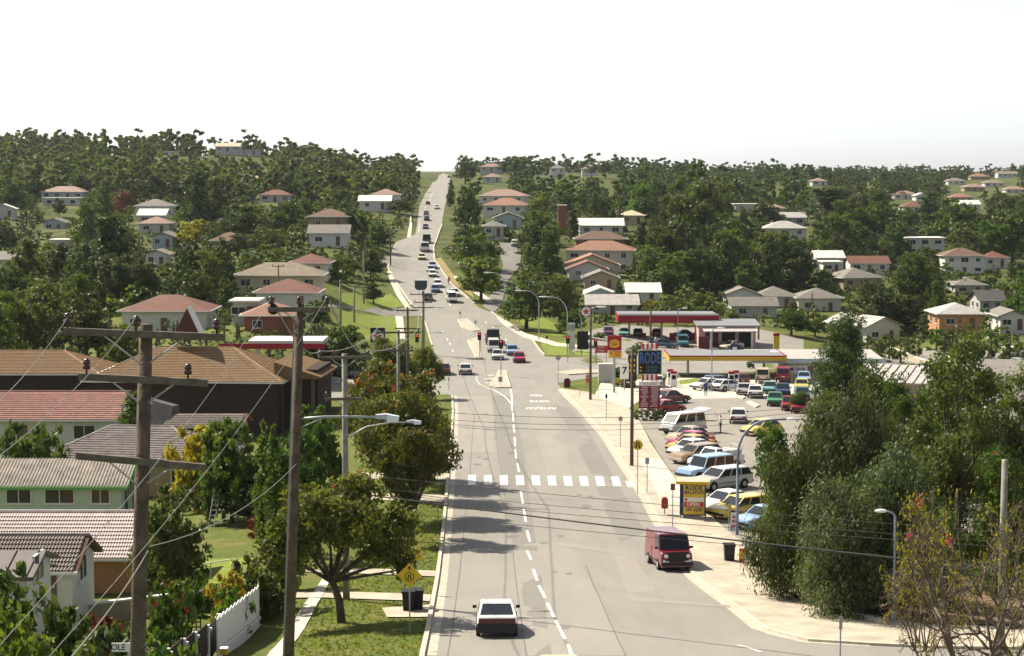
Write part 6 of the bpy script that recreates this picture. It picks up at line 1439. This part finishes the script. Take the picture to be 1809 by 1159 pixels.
T_ = [
 # kind, px, top, width px, Y, leaf, label
 ('broad',60,498,170,215,'olive','broad yellow green tree filling the left edge above the brown roof'),('broad',152,515,110,222,'olive','yellow green tree left of the red roofed house'),('broad',-15,515,120,205,'green','broad green tree cut by the left edge'),('broad',215,572,70,205,'bright','light green tree below the red roofed house'),
 ('tall',200,378,125,300,'dark','huge dark conical tree on the left'),('tall',150,430,90,310,'dark','dark tree touching the huge conical tree on its left'),('tall',45,420,95,320,'olive','tall feathery tree near the left edge'),('tall',105,430,70,330,'dark','dark tree between the feathery tree and the conical tree'),('broad',20,470,80,300,'green','green tree low at the left edge'),('broad',255,470,60,290,'green','green tree right of the huge conical tree'),
 ('tall',352,298,60,470,'dark','tall dark tree right of the red tree'),('tall',386,308,58,480,'olive','tall olive tree beside the tall dark tree'),('broad',220,336,50,530,'rust','rust red tree on the left hillside'),('broad',46,353,40,610,'rust','small rust red tree at the far left'),('broad',345,388,76,440,'yellow','yellow green tree behind the clipped conifers'),('broad',375,396,50,435,'olive','olive tree right of the yellow tree'),
 ('dome',333,424,54,300,'dark','left one of the two clipped dome conifers'),('dome',386,420,60,298,'dark','right one of the two clipped dome conifers'),('broad',350,477,86,262,'dark','round dark tree behind the red roofed house'),('broad',400,492,50,270,'dark','small round dark tree below the right dome conifer'),
 ('broad',440,362,96,450,'bright','bright green tree left of the olive brick house'),('broad',505,352,90,470,'bright','bright green tree in the middle of the left slope'),('broad',472,402,80,420,'green','green tree below the bright slope trees'),('broad',420,412,60,410,'olive','greyish shrub tree beside the brown brick house'),('broad',640,372,60,440,'green','green tree right of the olive brick house'),('tall',620,368,40,432,'dark','dark upright tree beside the olive brick house'),('broad',668,392,60,425,'green','green tree leaning to the hill road'),('broad',705,350,60,560,'green','green tree at the left of the upper road'),
 ('broad',655,440,70,370,'olive','brownish twiggy tree above the bright grass'),('broad',600,450,64,335,'bright','bright green tree above the bright grass'),('broad',562,530,60,250,'green','green shrub tree beside the orange roofed house'),('broad',660,500,44,320,'dark','dark shrub tree beside the grass path'),('broad',605,575,112,208,'dark','dark spreading tree behind the left star station'),('broad',555,592,70,212,'green','green tree left of the dark spreading tree'),
 ('cypress',242,692,60,150,'green','conical garden tree behind the grey tiled roof'),('broad',410,738,70,120,'bright','yellow green garden tree below the church wall'),('bush',345,742,50,132,'yellow','yellow shrub beside the grey tiled roof'),('broad',455,800,70,118,'green','garden tree behind the dark pole'),('cypress',467,744,30,106,'bright','slim bright conifer left of the dark pole, first of two'),('cypress',486,750,28,104,'bright','slim bright conifer left of the dark pole, second of two'),('cypress',372,760,26,120,'bright','slim bright conifer beside the tan wall'),
 ('broad',300,862,96,90,'olive','small olive tree in the yard beside the nearest pole'),('broad',395,806,120,122,'dark','dark dense garden tree in the shaded yard'),('broad',440,850,100,118,'dark','dark tree overhanging the shaded yard'),('broad',520,760,100,112,'green','bushy garden tree left of the grey pole'),('broad',560,720,90,120,'green','bushy tree behind the grey pole lamp'),('bush',470,905,80,110,'rust','red leafed shrub in the yard'),('broad',518,895,80,91,'green','green garden tree behind the fence of the yard'),
 ('bush',402,1004,64,80,'yellow','golden shrub behind the white fence'),('bush',412,1030,66,76,'bright','bright green strappy shrub behind the white fence'),('bush',448,985,60,82,'olive','grey green shrub with pale flowers beside the fence end'),('bush',492,960,50,84,'green','green shrub on the shaded side of the path'),('bush',300,1018,110,73,'green','dark green shrub with crimson flowers'),('bush',110,1062,110,64,'green','shrub with yellow tips below the small white house'),('bush',35,1080,130,56,'bright','yellow green shrub in the bottom left corner'),('bush',205,1095,110,54,'blue','grey green shrub behind the street name blade'),('bush',285,1118,80,53,'bright','yellow green shrub right of the nearest pole base'),('bush',180,1080,60,66,'rust','rusty shrub left of the nearest pole'),('bush',20,985,70,64,'olive','airy shrub hiding the lower left roofs'),
 ('bush',120,1000,50,90,'dark','dark shrub against the orange brick wall'),('bush',85,742,60,140,'bright','yellow green shrub between the rose and grey roofs'),('bush',30,750,80,138,'green','green shrub at the left edge below the rose roof'),('bush',350,1010,50,84,'green','green shrub behind the low garden wall'),('bush',320,930,60,95,'dark','dark shrub in the yard shade'),
 ('broad',830,394,104,400,'blue','big rounded blue green tree beside the hill road'),('broad',850,452,104,338,'bright','bright green spreading tree at the side street corner'),('broad',826,330,62,490,'green','dense green tree above the rounded tree'),('cypress',796,318,12,645,'dark','thin dark cypress beside the top of the road'),('broad',822,275,46,900,'blue','tall tree standing right of the road summit'),('broad',930,490,112,300,'olive','spreading olive tree on the corner lawn'),('broad',990,488,80,296,'olive','spreading tree right of the corner lawn tree'),('broad',1010,546,56,290,'green','green tree left of the star sign'),('broad',1070,555,50,335,'bright','bright green shrub tree under the star sign'),
 ('broad',965,428,72,400,'dark','dark rounded tree right of the climbing side road'),('broad',945,372,70,520,'green','green tree left of the brick tower'),('broad',930,440,40,430,'green','small green tree beside the climbing side road'),('cypress',1012,365,18,490,'dark','tall cypress right of the brick tower'),('cypress',1068,366,12,520,'dark','left cypress of the three before the cream house'),('cypress',1082,370,12,520,'dark','middle cypress of the three before the cream house'),('cypress',1096,370,12,520,'dark','right cypress of the three before the cream house'),
 ('gum',1212,288,124,430,'olive','tall pale trunked gum right of the houses'),('gum',1255,310,70,520,'olive','thin gum behind the tall pale trunked gum'),('broad',1243,442,80,402,'dark','dark rounded tree below the tall gum'),('broad',1312,430,96,425,'bright','bright green tree in the valley'),('broad',1130,432,70,440,'dark','dark tree right of the two storey white house'),('broad',1180,452,80,390,'green','green tree between the dark tree and the tall gum'),('pine',1094,486,34,358,'dark','conical dark tree between the white roofs'),('broad',1190,520,70,352,'green','green tree behind the red canopy'),('broad',1240,515,70,354,'bright','bright tree behind the red canopy'),('bush',1150,528,50,360,'yellow','golden shrub beside the grey sheet roof'),('palm',1210,505,40,356,'bright','palm behind the red canopy'),
 ('pine',1402,292,30,1000,'blue','tall tiered pine on the right skyline'),('pine',1512,296,22,1000,'blue','slim pine on the right skyline'),('tall',1470,330,120,620,'dark','tall dark eucalypt group, leftmost on the valley crest'),('tall',1540,332,100,610,'olive','tall olive eucalypt on the valley crest'),('tall',1640,338,60,640,'dark','tall narrow tree beside the red hip roof'),('broad',1690,350,110,560,'green','broad tree above the brown hip roof'),('broad',1755,370,110,555,'dark','broad dark tree at the right edge of the valley'),('broad',1580,390,60,505,'green','rounded tree left of the flat roofed house'),('gum',1640,450,130,425,'green','large tree below the flat roofed house'),('broad',1350,352,70,600,'green','green tree above the two storey valley house'),('broad',1320,385,90,540,'dark','dark tree left of the two storey valley house'),
 ('broad',1398,545,82,330,'green','round green tree behind the shell canopy'),('broad',1440,560,50,335,'green','green tree beside the white gabled house'),('broad',1600,520,90,350,'olive','olive tree right of the white gabled house'),('broad',1650,530,60,345,'olive','olive tree left of the orange brick house'),('bush',1635,602,40,330,'bright','clipped round golden green shrub by the far street'),('bush',1600,606,50,332,'green','low green hedge shrub by the far street'),('palm',1350,555,34,345,'bright','palm behind the shell canopy'),('palm',1620,398,40,590,'bright','palm right of the rounded valley tree'),
 ('bush',1128,605,40,268,'blue','grey green round shrub by the shell sign'),('bush',1090,648,52,226,'green','green shrub under the shell sign'),('bush',1093,672,36,212,'yellow','golden shrub under the shell sign'),('bush',1325,638,18,245,'dark','small clipped shrub on the station lawn'),('bush',1060,600,30,300,'green','shrub at the star station edge'),
 ('broad',900,282,30,1000,'blue','dark tree on the skyline, first right of the road'),('gum',890,280,24,1000,'blue','round gum on the skyline beside the pink roof'),('gum',1045,284,30,1000,'blue','tall gum on the skyline above the brick tower'),('gum',1070,282,34,1000,'blue','tallest gum on the skyline above the brick tower'),('gum',62,232,44,880,'blue','umbrella gum on the left skyline'),('gum',22,236,28,880,'blue','narrow gum at the far left skyline'),('gum',240,262,34,880,'blue','round topped gum on the left skyline'),
]
for kind, px, top, w, Y, leaf, lab in T_:
    fl = 'pink' if 'crimson' in lab else 'white' if 'pale flowers' in lab else None
    ntree(kind, px, top, w, Y, lab, leaf, flower=fl, nfl=12)
# clipped hedge at the foot of the centre sign
g = G(1147,742); rng = np.random.default_rng(3); hb = [(-.9+.45*k, 0, .45, .34, .42, .42) for k in range(5)]; h_ = thing('hedge', 'dark clipped hedge box at the foot of the centre sign', 'hedge', g+Vector((0, -.5, 0))); h_.scale = (1.25, 1, 1.2); link('foliage', crown_mesh('foliage', [leaves(rng, hb, 1600, .07, per=20, spread=.3, shell=.7)], LM['dark']), h_)
# fill trees on the slopes: rejected where they would stand on paving, in a house or in front of one
ROADW = [(p.x, p.y) for p in loopw]
def inside(poly, x, y):
    c = False; j = len(poly)-1
    for i in range(len(poly)):
        xi, yi = poly[i]; xj, yj = poly[j]
        if (yi > y) != (yj > y) and x < (xj-xi)*(y-yi)/(yj-yi)+xi: c = not c
        j = i
    return c
def near_road(x, y, m): return any(inside(ROADW, x+dx, y+dy) for dx, dy in ((0, 0), (m, 0), (-m, 0), (m*.7, 0), (-m*.7, 0), (0, m), (0, -m)))
OPEN = [(575,725,505,612),(780,1010,540,640),(870,925,425,545),(1000,1480,575,720),(380,800,640,720),(735,830,300,560),(760,805,455,520)]
def clear(px, top, w, Y, base_py):
    for x0, x1, y0, y1, Yh in KEEP:
        if Y < Yh+3 and px+w*.42 > x0-2 and px-w*.42 < x1+2 and top < y0+(.3 if Y < 600 else .6)*(y1-y0) and base_py > y0: return False
        if abs(Y-Yh) < 9 and x0-4 < px < x1+4: return False
    return True
FILL = [('left slope', 'tree in the gardens on the left slope', (-40, 690), (330, 560), 120), ('right of road', 'tree among the houses right of the main road', (800, 1260), (318, 520), 85), ('valley', 'tree in the right hand valley gardens', (1230, 1840), (352, 590), 150)]
def short(t):
    w = t.split(); out = w[:3]
    for x in w[3:8]:
        if x in ('on', 'below', 'beside', 'above', 'among', 'near', 'left', 'right', 'behind', 'deep', 'under', 'at', 'high', 'ending', 'in', 'far', 'peeping', 'leftmost', 'half', 'right.'): break
        out.append(x)
    while out[-1] in ('with', 'a', 'and', 'the', 'of', 'an', 'dark', 'open', 'to'): out.pop()
    return ' '.join(out)
HP = [(h[1], h[2], h[3], h[4], short(h[0])) for h in HL]
USED = set()
def where(head, px, py, Y):
    for hx, hy, hY, hw, nm in sorted(HP, key=lambda h: (h[0]-px)**2+4*(h[1]-py)**2)[:8]:
        rel = ('left of' if px < hx else 'right of') if abs(px-hx) > hw*.5 else ('behind' if Y > hY else 'in front of')
        t = head+rel+' the '+nm
        if t not in USED and len(t.split()) <= 16: break
    USED.add(t); return t
rs = random.Random(21)
for key, lab, (x0, x1), (y0, y1), n in FILL:
    k = 0; tries = 0
    while k < n and tries < n*14:
        tries += 1; px = rs.uniform(x0, x1); py = y0+(y1-y0)*rs.random()**1.25
        if any(a < px < b and c < py < d for a, b, c, d in OPEN): continue
        g = G(px, py)
        if g.y > 760 or g.y < 200: continue
        q = ppm(g.y); h = (rs.uniform(5, 10) if rs.random() < .7 else rs.uniform(10, 14))*(1.15 if px > 1230 else 1.0); w = h*rs.uniform(.75, 1.1); kind = rs.choice(['broad', 'broad', 'broad', 'gum', 'gum', 'tall', 'bush'])
        if kind == 'tall': h *= 1.25; w = h*.45
        if kind == 'bush': h = rs.uniform(2, 3.5); w = h*1.2
        if near_road(g.x, g.y, w*.5+1.0): continue
        if not clear(px, py-h*q, w*q, g.y, py): continue
        leaf = rs.choice(['green', 'green', 'olive', 'olive', 'dark', 'bright', 'blue'])
        tree(kind, px, py-h*q, w*q, g.y, where({'green': 'mid green ', 'olive': 'olive ', 'dark': 'dark green ', 'bright': 'bright green ', 'blue': 'blue green '}[leaf]+{'gum': 'open gum ', 'broad': 'rounded ', 'tall': 'tall narrow ', 'bush': 'low bushy '}[kind]+'tree ', px, py, g.y), leaf, 'fill trees '+key, base=g); k += 1
# the far woods: one mass on the left ridge, one on the right skyline
def wood(name, label, spots, leaf, seed, nq=420, size=.5, low=False):
    rng = np.random.default_rng(seed); models = []
    for s in range(6):
        bl = blobset(200+s, 9, 2.7, 1.5, 7.6, 2.1, .55, .9) if not low else blobset(200+s, 6, 2.6, 1.0, 5.4, 2.4, .5, .9); models.append(leaves(np.random.default_rng(300+s), bl, nq, size, per=20, spread=.25, shell=.55))
    Vs = []; Ts = []; tr = MB()
    for (x, y, z, h, w) in spots:
        V, t = models[rng.integers(6)]; a = rng.random()*6.28; c, s_ = math.cos(a), math.sin(a); sc = np.array([w/7.2, w/7.2, h/9.2])
        R = np.array([[c, -s_, 0], [s_, c, 0], [0, 0, 1]]); Vs.append((V @ R.T)*sc+np.array([x, y, z])); Ts.append(np.clip(t*.7+rng.random()*.45-.1, 0, 1))
        tr.tube((x, y, z-.5), (x, y, z+h*.6), .2, .1, 5, False)
    V = np.concatenate(Vs); nq_ = len(models[0][1]); mi = np.repeat(rng.choice(4, len(spots), p=[.4, .25, .2, .15]), nq_)
    o = link(name, np_mesh(name, V, np.arange(len(V)).reshape(-1, 4), [LM[leaf], LM['olive'], LM['green'] if leaf != 'green' else LM['bright'], LM['dark']], mi, tint=np.concatenate(Ts))); tag(o, label, 'wood', kind='stuff')
    tr.build('trunks', M_BARK, o)['kind'] = 'stuff'
def spots(n, xr, Yr, seed, hr=(7, 13), low=False):
    r = random.Random(seed); out = []; tries = 0
    while len(out) < n and tries < n*6:
        tries += 1; Y = math.exp(r.uniform(math.log(Yr[0]), math.log(Yr[1]))); px = r.uniform(*xr); x = (px-W_PX/2)/F_PX*Y; z = Tz(x, Y); h = r.uniform(*hr); w = h*r.uniform(.7, 1.15)
        if r.random() < .12: h *= 1.2; w *= 1.25
        if near_road(x, Y, (w*.5+2.5) if Y < 600 else (w*.4+.8)): continue
        bx, by = proj((x, Y, z)); tx, ty = proj((x, Y, z+h))
        if any(a < bx < b and c < by < d for a, b, c, d in OPEN): continue
        if not clear(bx, ty, w*ppm(Y), Y, by): continue
        out.append((x, Y, z, h, w))
    return out
wood('ridge_wood', 'dense eucalypt wood covering the left ridge up to the skyline', spots(800, (-120, 800), (600, 1150), 5, (8, 15)), 'blue', 6, 340, .62)
wood('distant_wood', 'far tree cover on the right slopes and skyline', spots(680, (790, 1950), (660, 2400), 8, (8, 14)), 'blue', 9, 320, .62)
wood('slope_wood', 'bushy undergrowth and small trees filling the gardens between the houses', spots(2200, (-60, 1900), (285, 680), 10, (3, 7), True), 'green', 11, 180, .54, True)
wood('garden_shrubbery', 'shrubs and low trees in the gardens around the red roofed house', spots(300, (-60, 590), (205, 300), 14, (1.8, 4.5), True), 'green', 15, 200, .32, True)
wood('far_valley_wood', 'trees between the pink roofs on the far right slope', spots(260, (1450, 1950), (700, 1500), 18, (7, 12)), 'blue', 19, 320, .62)
# ------------------------------------------------------------------ people
M_SKIN = mat('skin', (.42, .24, .16), .6, .3); M_HAIR = mat('hair_dark', (.03, .02, .015), .7, .2); M_SHOE = mat('shoes', (.03, .03, .03), .6, .3)
def cloth(n, c): return mat('cloth_'+n, c, .85, .1, var=.15, scale=8)
def person(label, base, yaw, shirt, trousers, pose='stand', short=False, bag=False):
    """one continuous figure grown over a joint skeleton; faces +y locally before yaw"""
    J = {'pel': (0, 0, .95, .15), 'bel': (0, 0, 1.10, .145), 'che': (0, .01, 1.32, .165), 'nek': (0, .01, 1.50, .06), 'chin': (0, .03, 1.58, .075), 'head': (0, .02, 1.68, .10), 'top': (0, .01, 1.76, .07), 'nose': (0, .13, 1.65, .018)}
    E = [('pel', 'bel'), ('bel', 'che'), ('che', 'nek'), ('nek', 'chin'), ('chin', 'head'), ('head', 'top'), ('head', 'nose')]
    step = .14 if pose == 'walk' else .02
    for s, nm in ((-1, 'l'), (1, 'r')):
        f = step*s
        J.update({'hip'+nm: (s*.10, 0, .88, .105), 'kne'+nm: (s*.11, f*.8+.03, .50, .065), 'ank'+nm: (s*.12, f*1.6-.02, .09, .045), 'toe'+nm: (s*.14, f*1.6+.17, .04, .04), 'sho'+nm: (s*.19, .0, 1.42, .07)})
        if pose == 'reach' and s == 1: el, ha = (.36, .28, 1.52), (.42, .52, 1.72)
        elif pose == 'bags': el, ha = (s*.27, .0, 1.14), (s*.29, .06, .88)
        else: el, ha = (s*.25, -f*.6, 1.15), (s*.25, .10-f*1.2, .90)
        J['elb'+nm] = el+(.045,); J['wri'+nm] = ha+(.032,); d = (Vector(ha)-Vector(el)).normalized(); pm = Vector(ha)+d*.07; J['pal'+nm] = tuple(pm)+(.035,)
        E += [('pel', 'hip'+nm), ('hip'+nm, 'kne'+nm), ('kne'+nm, 'ank'+nm), ('ank'+nm, 'toe'+nm), ('che', 'sho'+nm), ('sho'+nm, 'elb'+nm), ('elb'+nm, 'wri'+nm), ('wri'+nm, 'pal'+nm)]
        side = d.cross(Vector((0, 1, .3))).normalized()
        for k in range(4):
            a = pm+d*.03+side*(k-1.5)*.02; J[f'f{k}a'+nm] = tuple(a)+(.010,); J[f'f{k}b'+nm] = tuple(a+d*(.06-.008*abs(k-1))+Vector((0, .015, 0)))+(.008,); E += [('pal'+nm, f'f{k}a'+nm), (f'f{k}a'+nm, f'f{k}b'+nm)]
        J['tha'+nm] = tuple(Vector(ha)+d*.05+side*-.055)+(.010,); E.append(('wri'+nm, 'tha'+nm))
    names = list(J); me = bpy.data.meshes.new('body'); me.from_pydata([J[n][:3] for n in names], [(names.index(a), names.index(b)) for a, b in E], [])
    ob = bpy.data.objects.new('tmp_body', me); COL.objects.link(ob); sk = ob.modifiers.new('skin', 'SKIN')
    for i, n in enumerate(names): v = me.skin_vertices[0].data[i]; v.radius = (J[n][3], J[n][3]*(.72 if n in ('pel', 'bel', 'che') else 1)); v.use_root = n == 'pel'
    ob.modifiers.new('sub', 'SUBSURF').levels = 1
    dg = bpy.context.evaluated_depsgraph_get(); out = bpy.data.meshes.new_from_object(ob.evaluated_get(dg)); bpy.data.objects.remove(ob)
    out.name = 'person'; out.materials.clear()
    for m in (M_SKIN, shirt, trousers, M_SHOE, M_HAIR): out.materials.append(m)
    for p in out.polygons:
        c = p.center; z = c.z; ax = abs(c.x); p.use_smooth = True
        arm = ax > .215 and z > .7
        if z < .1: k = 3
        elif z > 1.47 and not arm: k = 4 if (z > 1.70 or (c.y < -.02 and z > 1.56)) else 0
        elif arm: k = 1 if (z > 1.2 and pose != 'reach') or (pose == 'reach' and c.x < .36 and z > 1.2) else 0
        elif z > .98: k = 1
        elif short and z < .55: k = 0
        else: k = 2
        p.material_index = k
    o = link('person', out, None, base, yaw); tag(o, label, 'person', 'people around the shops')
    if bag:
        for s in (-1, 1):
            b = MB(); b.box((0, 0, 0), (.12, .3, .36), taper=.8); q = tag(b.build('shopping_bag', M_WHITES, None, loc=base+Vector((s*.31*math.cos(yaw), s*.31*math.sin(yaw), .6))), 'white shopping bag in the '+('left' if s < 0 else 'right')+' hand of the person in blue', 'bag'); q.rotation_euler = (0, 0, yaw)
    return o
person('person in a white shirt and dark trousers reaching up to the lifted tailgate', G(1273,766), rad(75), cloth('white', (.7, .69, .66)), cloth('charcoal', (.05, .05, .06)), 'reach')
person('person in a blue top carrying two white bags across the car park', G(1247,700), rad(10), cloth('blue', (.03, .06, .22)), cloth('charcoal', (.05, .05, .06)), 'bags', bag=True)
person('person in red shorts standing at the footpath corner', G(1038,684), rad(160), cloth('pinkred', (.45, .2, .2)), cloth('red', (.4, .03, .04)), 'walk', short=True)
person('person in dark clothes beside the fuel pump', G(1173,690), rad(200), cloth('dark', (.05, .04, .04)), cloth('grey', (.2, .19, .18)), 'stand')
person('person in a blue shirt at the star station, left of a pair', G(1152,612), rad(30), cloth('blue', (.03, .06, .22)), cloth('charcoal', (.05, .05, .06)))
person('person in a pale shirt at the star station, right of a pair', G(1158,612), rad(-60), cloth('white', (.7, .69, .66)), cloth('charcoal', (.05, .05, .06)))
person('person in brown clothes on the hill footpath', G(793,503), rad(180), cloth('brown', (.16, .05, .03)), cloth('brown', (.16, .05, .03)), 'walk')
person('person in dark overalls beside the teal four wheel drive', G(1195,616), rad(120), cloth('dark', (.05, .04, .04)), cloth('dark', (.05, .04, .04)))
# ------------------------------------------------------------------ fences and garden walls on the left
M_PAL = mat('paling_white', (.62, .62, .62), .8, .2, var=.1, scale=3); M_PALD = mat('fence_dark_timber', (.035, .026, .022), .85, .15, var=.3, scale=4); M_GWALL = mat('garden_wall_tan', (.33, .29, .19), .9, .1, var=.12, scale=2)
a, b_ = G(457,1108), at(386, 68); d = b_-a; L = d.length; yaw = math.atan2(d.y, d.x)
f = thing('paling_fence', 'tall white paling fence with a stepped top', 'fence', a, yaw); n = int(L/.26)
zt0, zt1 = pz(453,1038,a.y)-a.z, pz(388,1092,68)-a.z
for k in range(n):
    t = k/(n-1); x = L*t; zt = zt0+(zt1-zt0)*t+.10*(1-((k % 4)/4.0)*1.6); zb = Tz(a.x+d.x*t, a.y+d.y*t)-a.z-.1
    MB().box((x, 0, (zt+zb)/2), (.25, .05, zt-zb)).build('paling', M_PAL, f)
MB().prism([(0, .05, .4), (L, .05, .4+d.z), (L, .05, .5+d.z), (0, .05, .5)], (0, .06, 0)).build('rail', M_PAL, f)
pts = [(388, 1093, 71), (367, 1113, 67.5), (345, 1126, 64), (325, 1138, 61), (297, 1156, 57.5), (262, 1180, 54)]
f = thing('front_fence', 'dark front fence with white capped posts stepping downhill', 'fence', at(388, 71)); o0 = f.location.copy()
for i, (px, ty, Y) in enumerate(pts):
    g = at(px, Y); zt = pz(px, ty, Y); MB().box(Vector((g.x, g.y, (g.z+zt)/2))-o0, (.17, .17, zt-g.z+.4)).build('post', M_PAL, f); MB().box(Vector((g.x, g.y, zt+.03))-o0, (.32, .3, .07)).build('cap', M_PAL, f)
    if i:
        p0, q0 = pts[i-1], at(pts[i-1][0], pts[i-1][2]); zt2 = pz(p0[0], p0[1], p0[2]); u = Vector((q0.x-g.x, q0.y-g.y, 0)); m_ = 9
        for k in range(m_):
            c = g+u*((k+.7)/(m_+.4)); h_ = zt+(zt2-zt)*.75*(k/m_)-.08; MB().box(Vector((c.x, c.y, (c.z+h_)/2))-o0, (u.length/m_*.92, .04, h_-c.z+.3), math.atan2(u.y, u.x)).build('board', M_PALD, f)
a, b_ = at(70, 82), at(382, 86); d = b_-a; o = thing('garden_wall', 'low tan garden wall with a white top behind the shrubs', 'wall', a); zt = (pz(70,1064,82)+pz(382,1049,86))/2-a.z; yaw = math.atan2(d.y, d.x); o.rotation_euler = (0, 0, yaw)
MB().box((d.length/2, 0, zt/2-.6), (d.length, .2, zt+1.0)).build('wall', M_GWALL, o); MB().box((d.length/2, 0, zt-.06), (d.length+.1, .28, .09)).build('coping', M_PAL, o)
a, b_ = at(285, 73.5), at(355, 73.5); o = thing('lattice_screen', 'dark timber lattice screen beside the white fence', 'fence', a); Lx = b_.x-a.x; z1 = pz(300,1090,73.5)-a.z; z0 = pz(300,1150,73.5)-a.z
for k in range(10): MB().box((Lx*k/9, 0, (z0+z1)/2), (.05, .03, z1-z0)).build('slat', M_PALD, o)
for k in range(8): MB().box((Lx/2, -.03, z0+(z1-z0)*k/7), (Lx, .03, .05)).build('slat', M_PALD, o)
a, b_ = G(462,1104), G(500,1042); d = b_-a; o = thing('timber_fence', 'dark timber side fence between the white fence and the footpath', 'fence', a, math.atan2(d.y, d.x)); n = int(d.length/.3)
for k in range(n): MB().box((d.length*(k+.5)/n, 0, .6+d.z*(k+.5)/n), (.27, .04, 1.5)).build('paling', M_PALD, o)
a, b_ = at(300, 99), at(410, 99); o = thing('yard_rail_fence', 'thin pipe rail across the sunny back yard', 'fence', a); d = b_-a
for t in (0, .33, .66, 1): MB().tube(d*t, d*t+Vector((0, 0, 1.0)), .03).build('post', M_STEEL, o)
MB().tube(Vector((0, 0, .98)), d+Vector((0, 0, .98)), .03).build('rail', M_STEEL, o)
g = at(396, 66.5); o = thing('letter_box', 'small yellow and white letter box at the fence corner', 'letter box', g); zt = pz(396,1146,66.5)-g.z; MB().box((0, 0, zt/2-.2), (.08, .08, zt)).build('post', M_PALD, o); MB().box((0, 0, zt-.1), (.28, .3, .2)).build('box', M_YEL, o); MB().box((0, 0, zt+.02), (.3, .32, .05)).build('lid', M_PAL, o)
# clothes line frame beside the tan wall
g = at(372, 118); o = thing('ladder', 'pale ladder leaning in the shaded yard', 'ladder', g)
for s in (-1, 1): MB().tube((s*.2, 0, 0), (s*.2+.4, .6, 2.6), .03).build('rail', M_GUTW, o)
for k in range(7): t = (k+.8)/8; MB().tube((-.2+.4*t, .6*t, 2.6*t), (.2+.4*t, .6*t, 2.6*t), .02).build('rung', M_GUTW, o)
# garden kerb stones at the right corner bed
drape('garden_bed', gp([(1350,1004),(1400,1031),(1480,1082),(1560,1100),(1900,1106),(1900,1000),(1700,1000),(1500,1000),(1400,990)]), .04, M_DIRT, kind='structure')
ed = gp([(1345,1002),(1372,1016),(1400,1031),(1425,1048),(1450,1064),(1480,1082),(1520,1096),(1560,1106)]); e0 = thing('garden_edging', 'row of rough edging stones round the corner garden bed', 'edging', ed[0]); rs2 = random.Random(4)
for p, q in zip(ed[:-1], ed[1:]):
    v = q-p; n = max(2, int(v.length/.55))
    for k in range(n):
        c = p+v*((k+.5)/n)-ed[0]; b = MB(); b.box((0, 0, 0), (.5*rs2.uniform(.8, 1), .26, .26), taper=.86); s = b.build('stone', M_KERB, e0, loc=(c.x, c.y, c.z+.16+rs2.uniform(-.03, .03))); s.rotation_euler = (rs2.uniform(-.1, .1), rs2.uniform(-.1, .1), math.atan2(v.y, v.x)+rs2.uniform(-.15, .15))

# ------------------------------------------------------------------ uneven grass tufts along the left verge
rg = np.random.default_rng(12); cs = []
poly = [(p.x, p.y) for p in gp([(500,1165),(590,1010),(690,930),(760,850),(792,840),(786,895),(771,1024),(744,1165)])]
xs_, ys_ = [p[0] for p in poly], [p[1] for p in poly]
DW = [[(p.x, p.y) for p in gp(q)] for q in ([(525,1046),(640,1046),(764,1050),(760,1067),(640,1063),(518,1060)], [(538,1003),(640,1004),(772,1008),(770,1023),(640,1017),(533,1014)], [(673,1074),(762,1068),(758,1095),(682,1095)], [(640,870),(789,874),(788,890),(640,886)], [(640,834),(794,836),(793,852),(640,848)], [(492,1170),(532,1120),(572,1050),(592,1004),(576,1004),(552,1050),(510,1110),(463,1170)])]
while len(cs) < 4500:
    x, y = rg.uniform(min(xs_), max(xs_)), rg.uniform(min(ys_), max(ys_))
    if inside(poly, x, y) and not any(inside(q, x, y) for q in DW): cs.append((x, y))
cs = np.array(cs); z = T(cs[:, 0], cs[:, 1]); a = rg.random(len(cs))*6.28; h = .0+.06*rg.random(len(cs))**2; w_ = .04+.05*rg.random(len(cs))
dx, dy = np.cos(a)*w_, np.sin(a)*w_; lx, ly = rg.normal(size=len(cs))*.03, rg.normal(size=len(cs))*.03
V = np.stack([np.stack([cs[:, 0]-dx, cs[:, 1]-dy, z], 1), np.stack([cs[:, 0]+dx, cs[:, 1]+dy, z], 1), np.stack([cs[:, 0]+dx*.5+lx, cs[:, 1]+dy*.5+ly, z+h+.05], 1), np.stack([cs[:, 0]-dx*.5+lx, cs[:, 1]-dy*.5+ly, z+h+.05], 1)], 1).reshape(-1, 3)
LM['blade'] = leaf_mat('grass_blade', (.13, .17, .028), (.27, .25, .07), .35, .0)
tag(link('grass', np_mesh('grass', V, np.arange(len(V)).reshape(-1, 4), LM['blade'], tint=rg.random(len(cs)))), 'short uneven grass on the left verge', 'grass', kind='stuff')
# ------------------------------------------------------------------ haze in the air
hz = bpy.data.materials.new('haze_air'); hz.use_nodes = True; n, l = hz.node_tree.nodes, hz.node_tree.links
n.remove(n['Principled BSDF']); pv = n.new('ShaderNodeVolumePrincipled'); pv.inputs['Color'].default_value = (.86, .92, 1, 1); pv.inputs['Density'].default_value = HAZE; pv.inputs['Anisotropy'].default_value = .35
l.new(pv.outputs[0], n['Material Output'].inputs['Volume'])
zmin = min(v[2] for v in np.stack([GX, GY, GZ], -1).reshape(-1, 3))-1.0; zmax = 75.0; xm = float(np.abs(GX).max())+20
b = MB(); b.box((0, (rows[0]+rows[-1])/2, (zmin+zmax)/2), (2*xm, rows[-1]-rows[0]+40, zmax-zmin)); tag(b.build('haze', hz), 'thin pale haze in the air over the suburb', 'haze', kind='stuff')
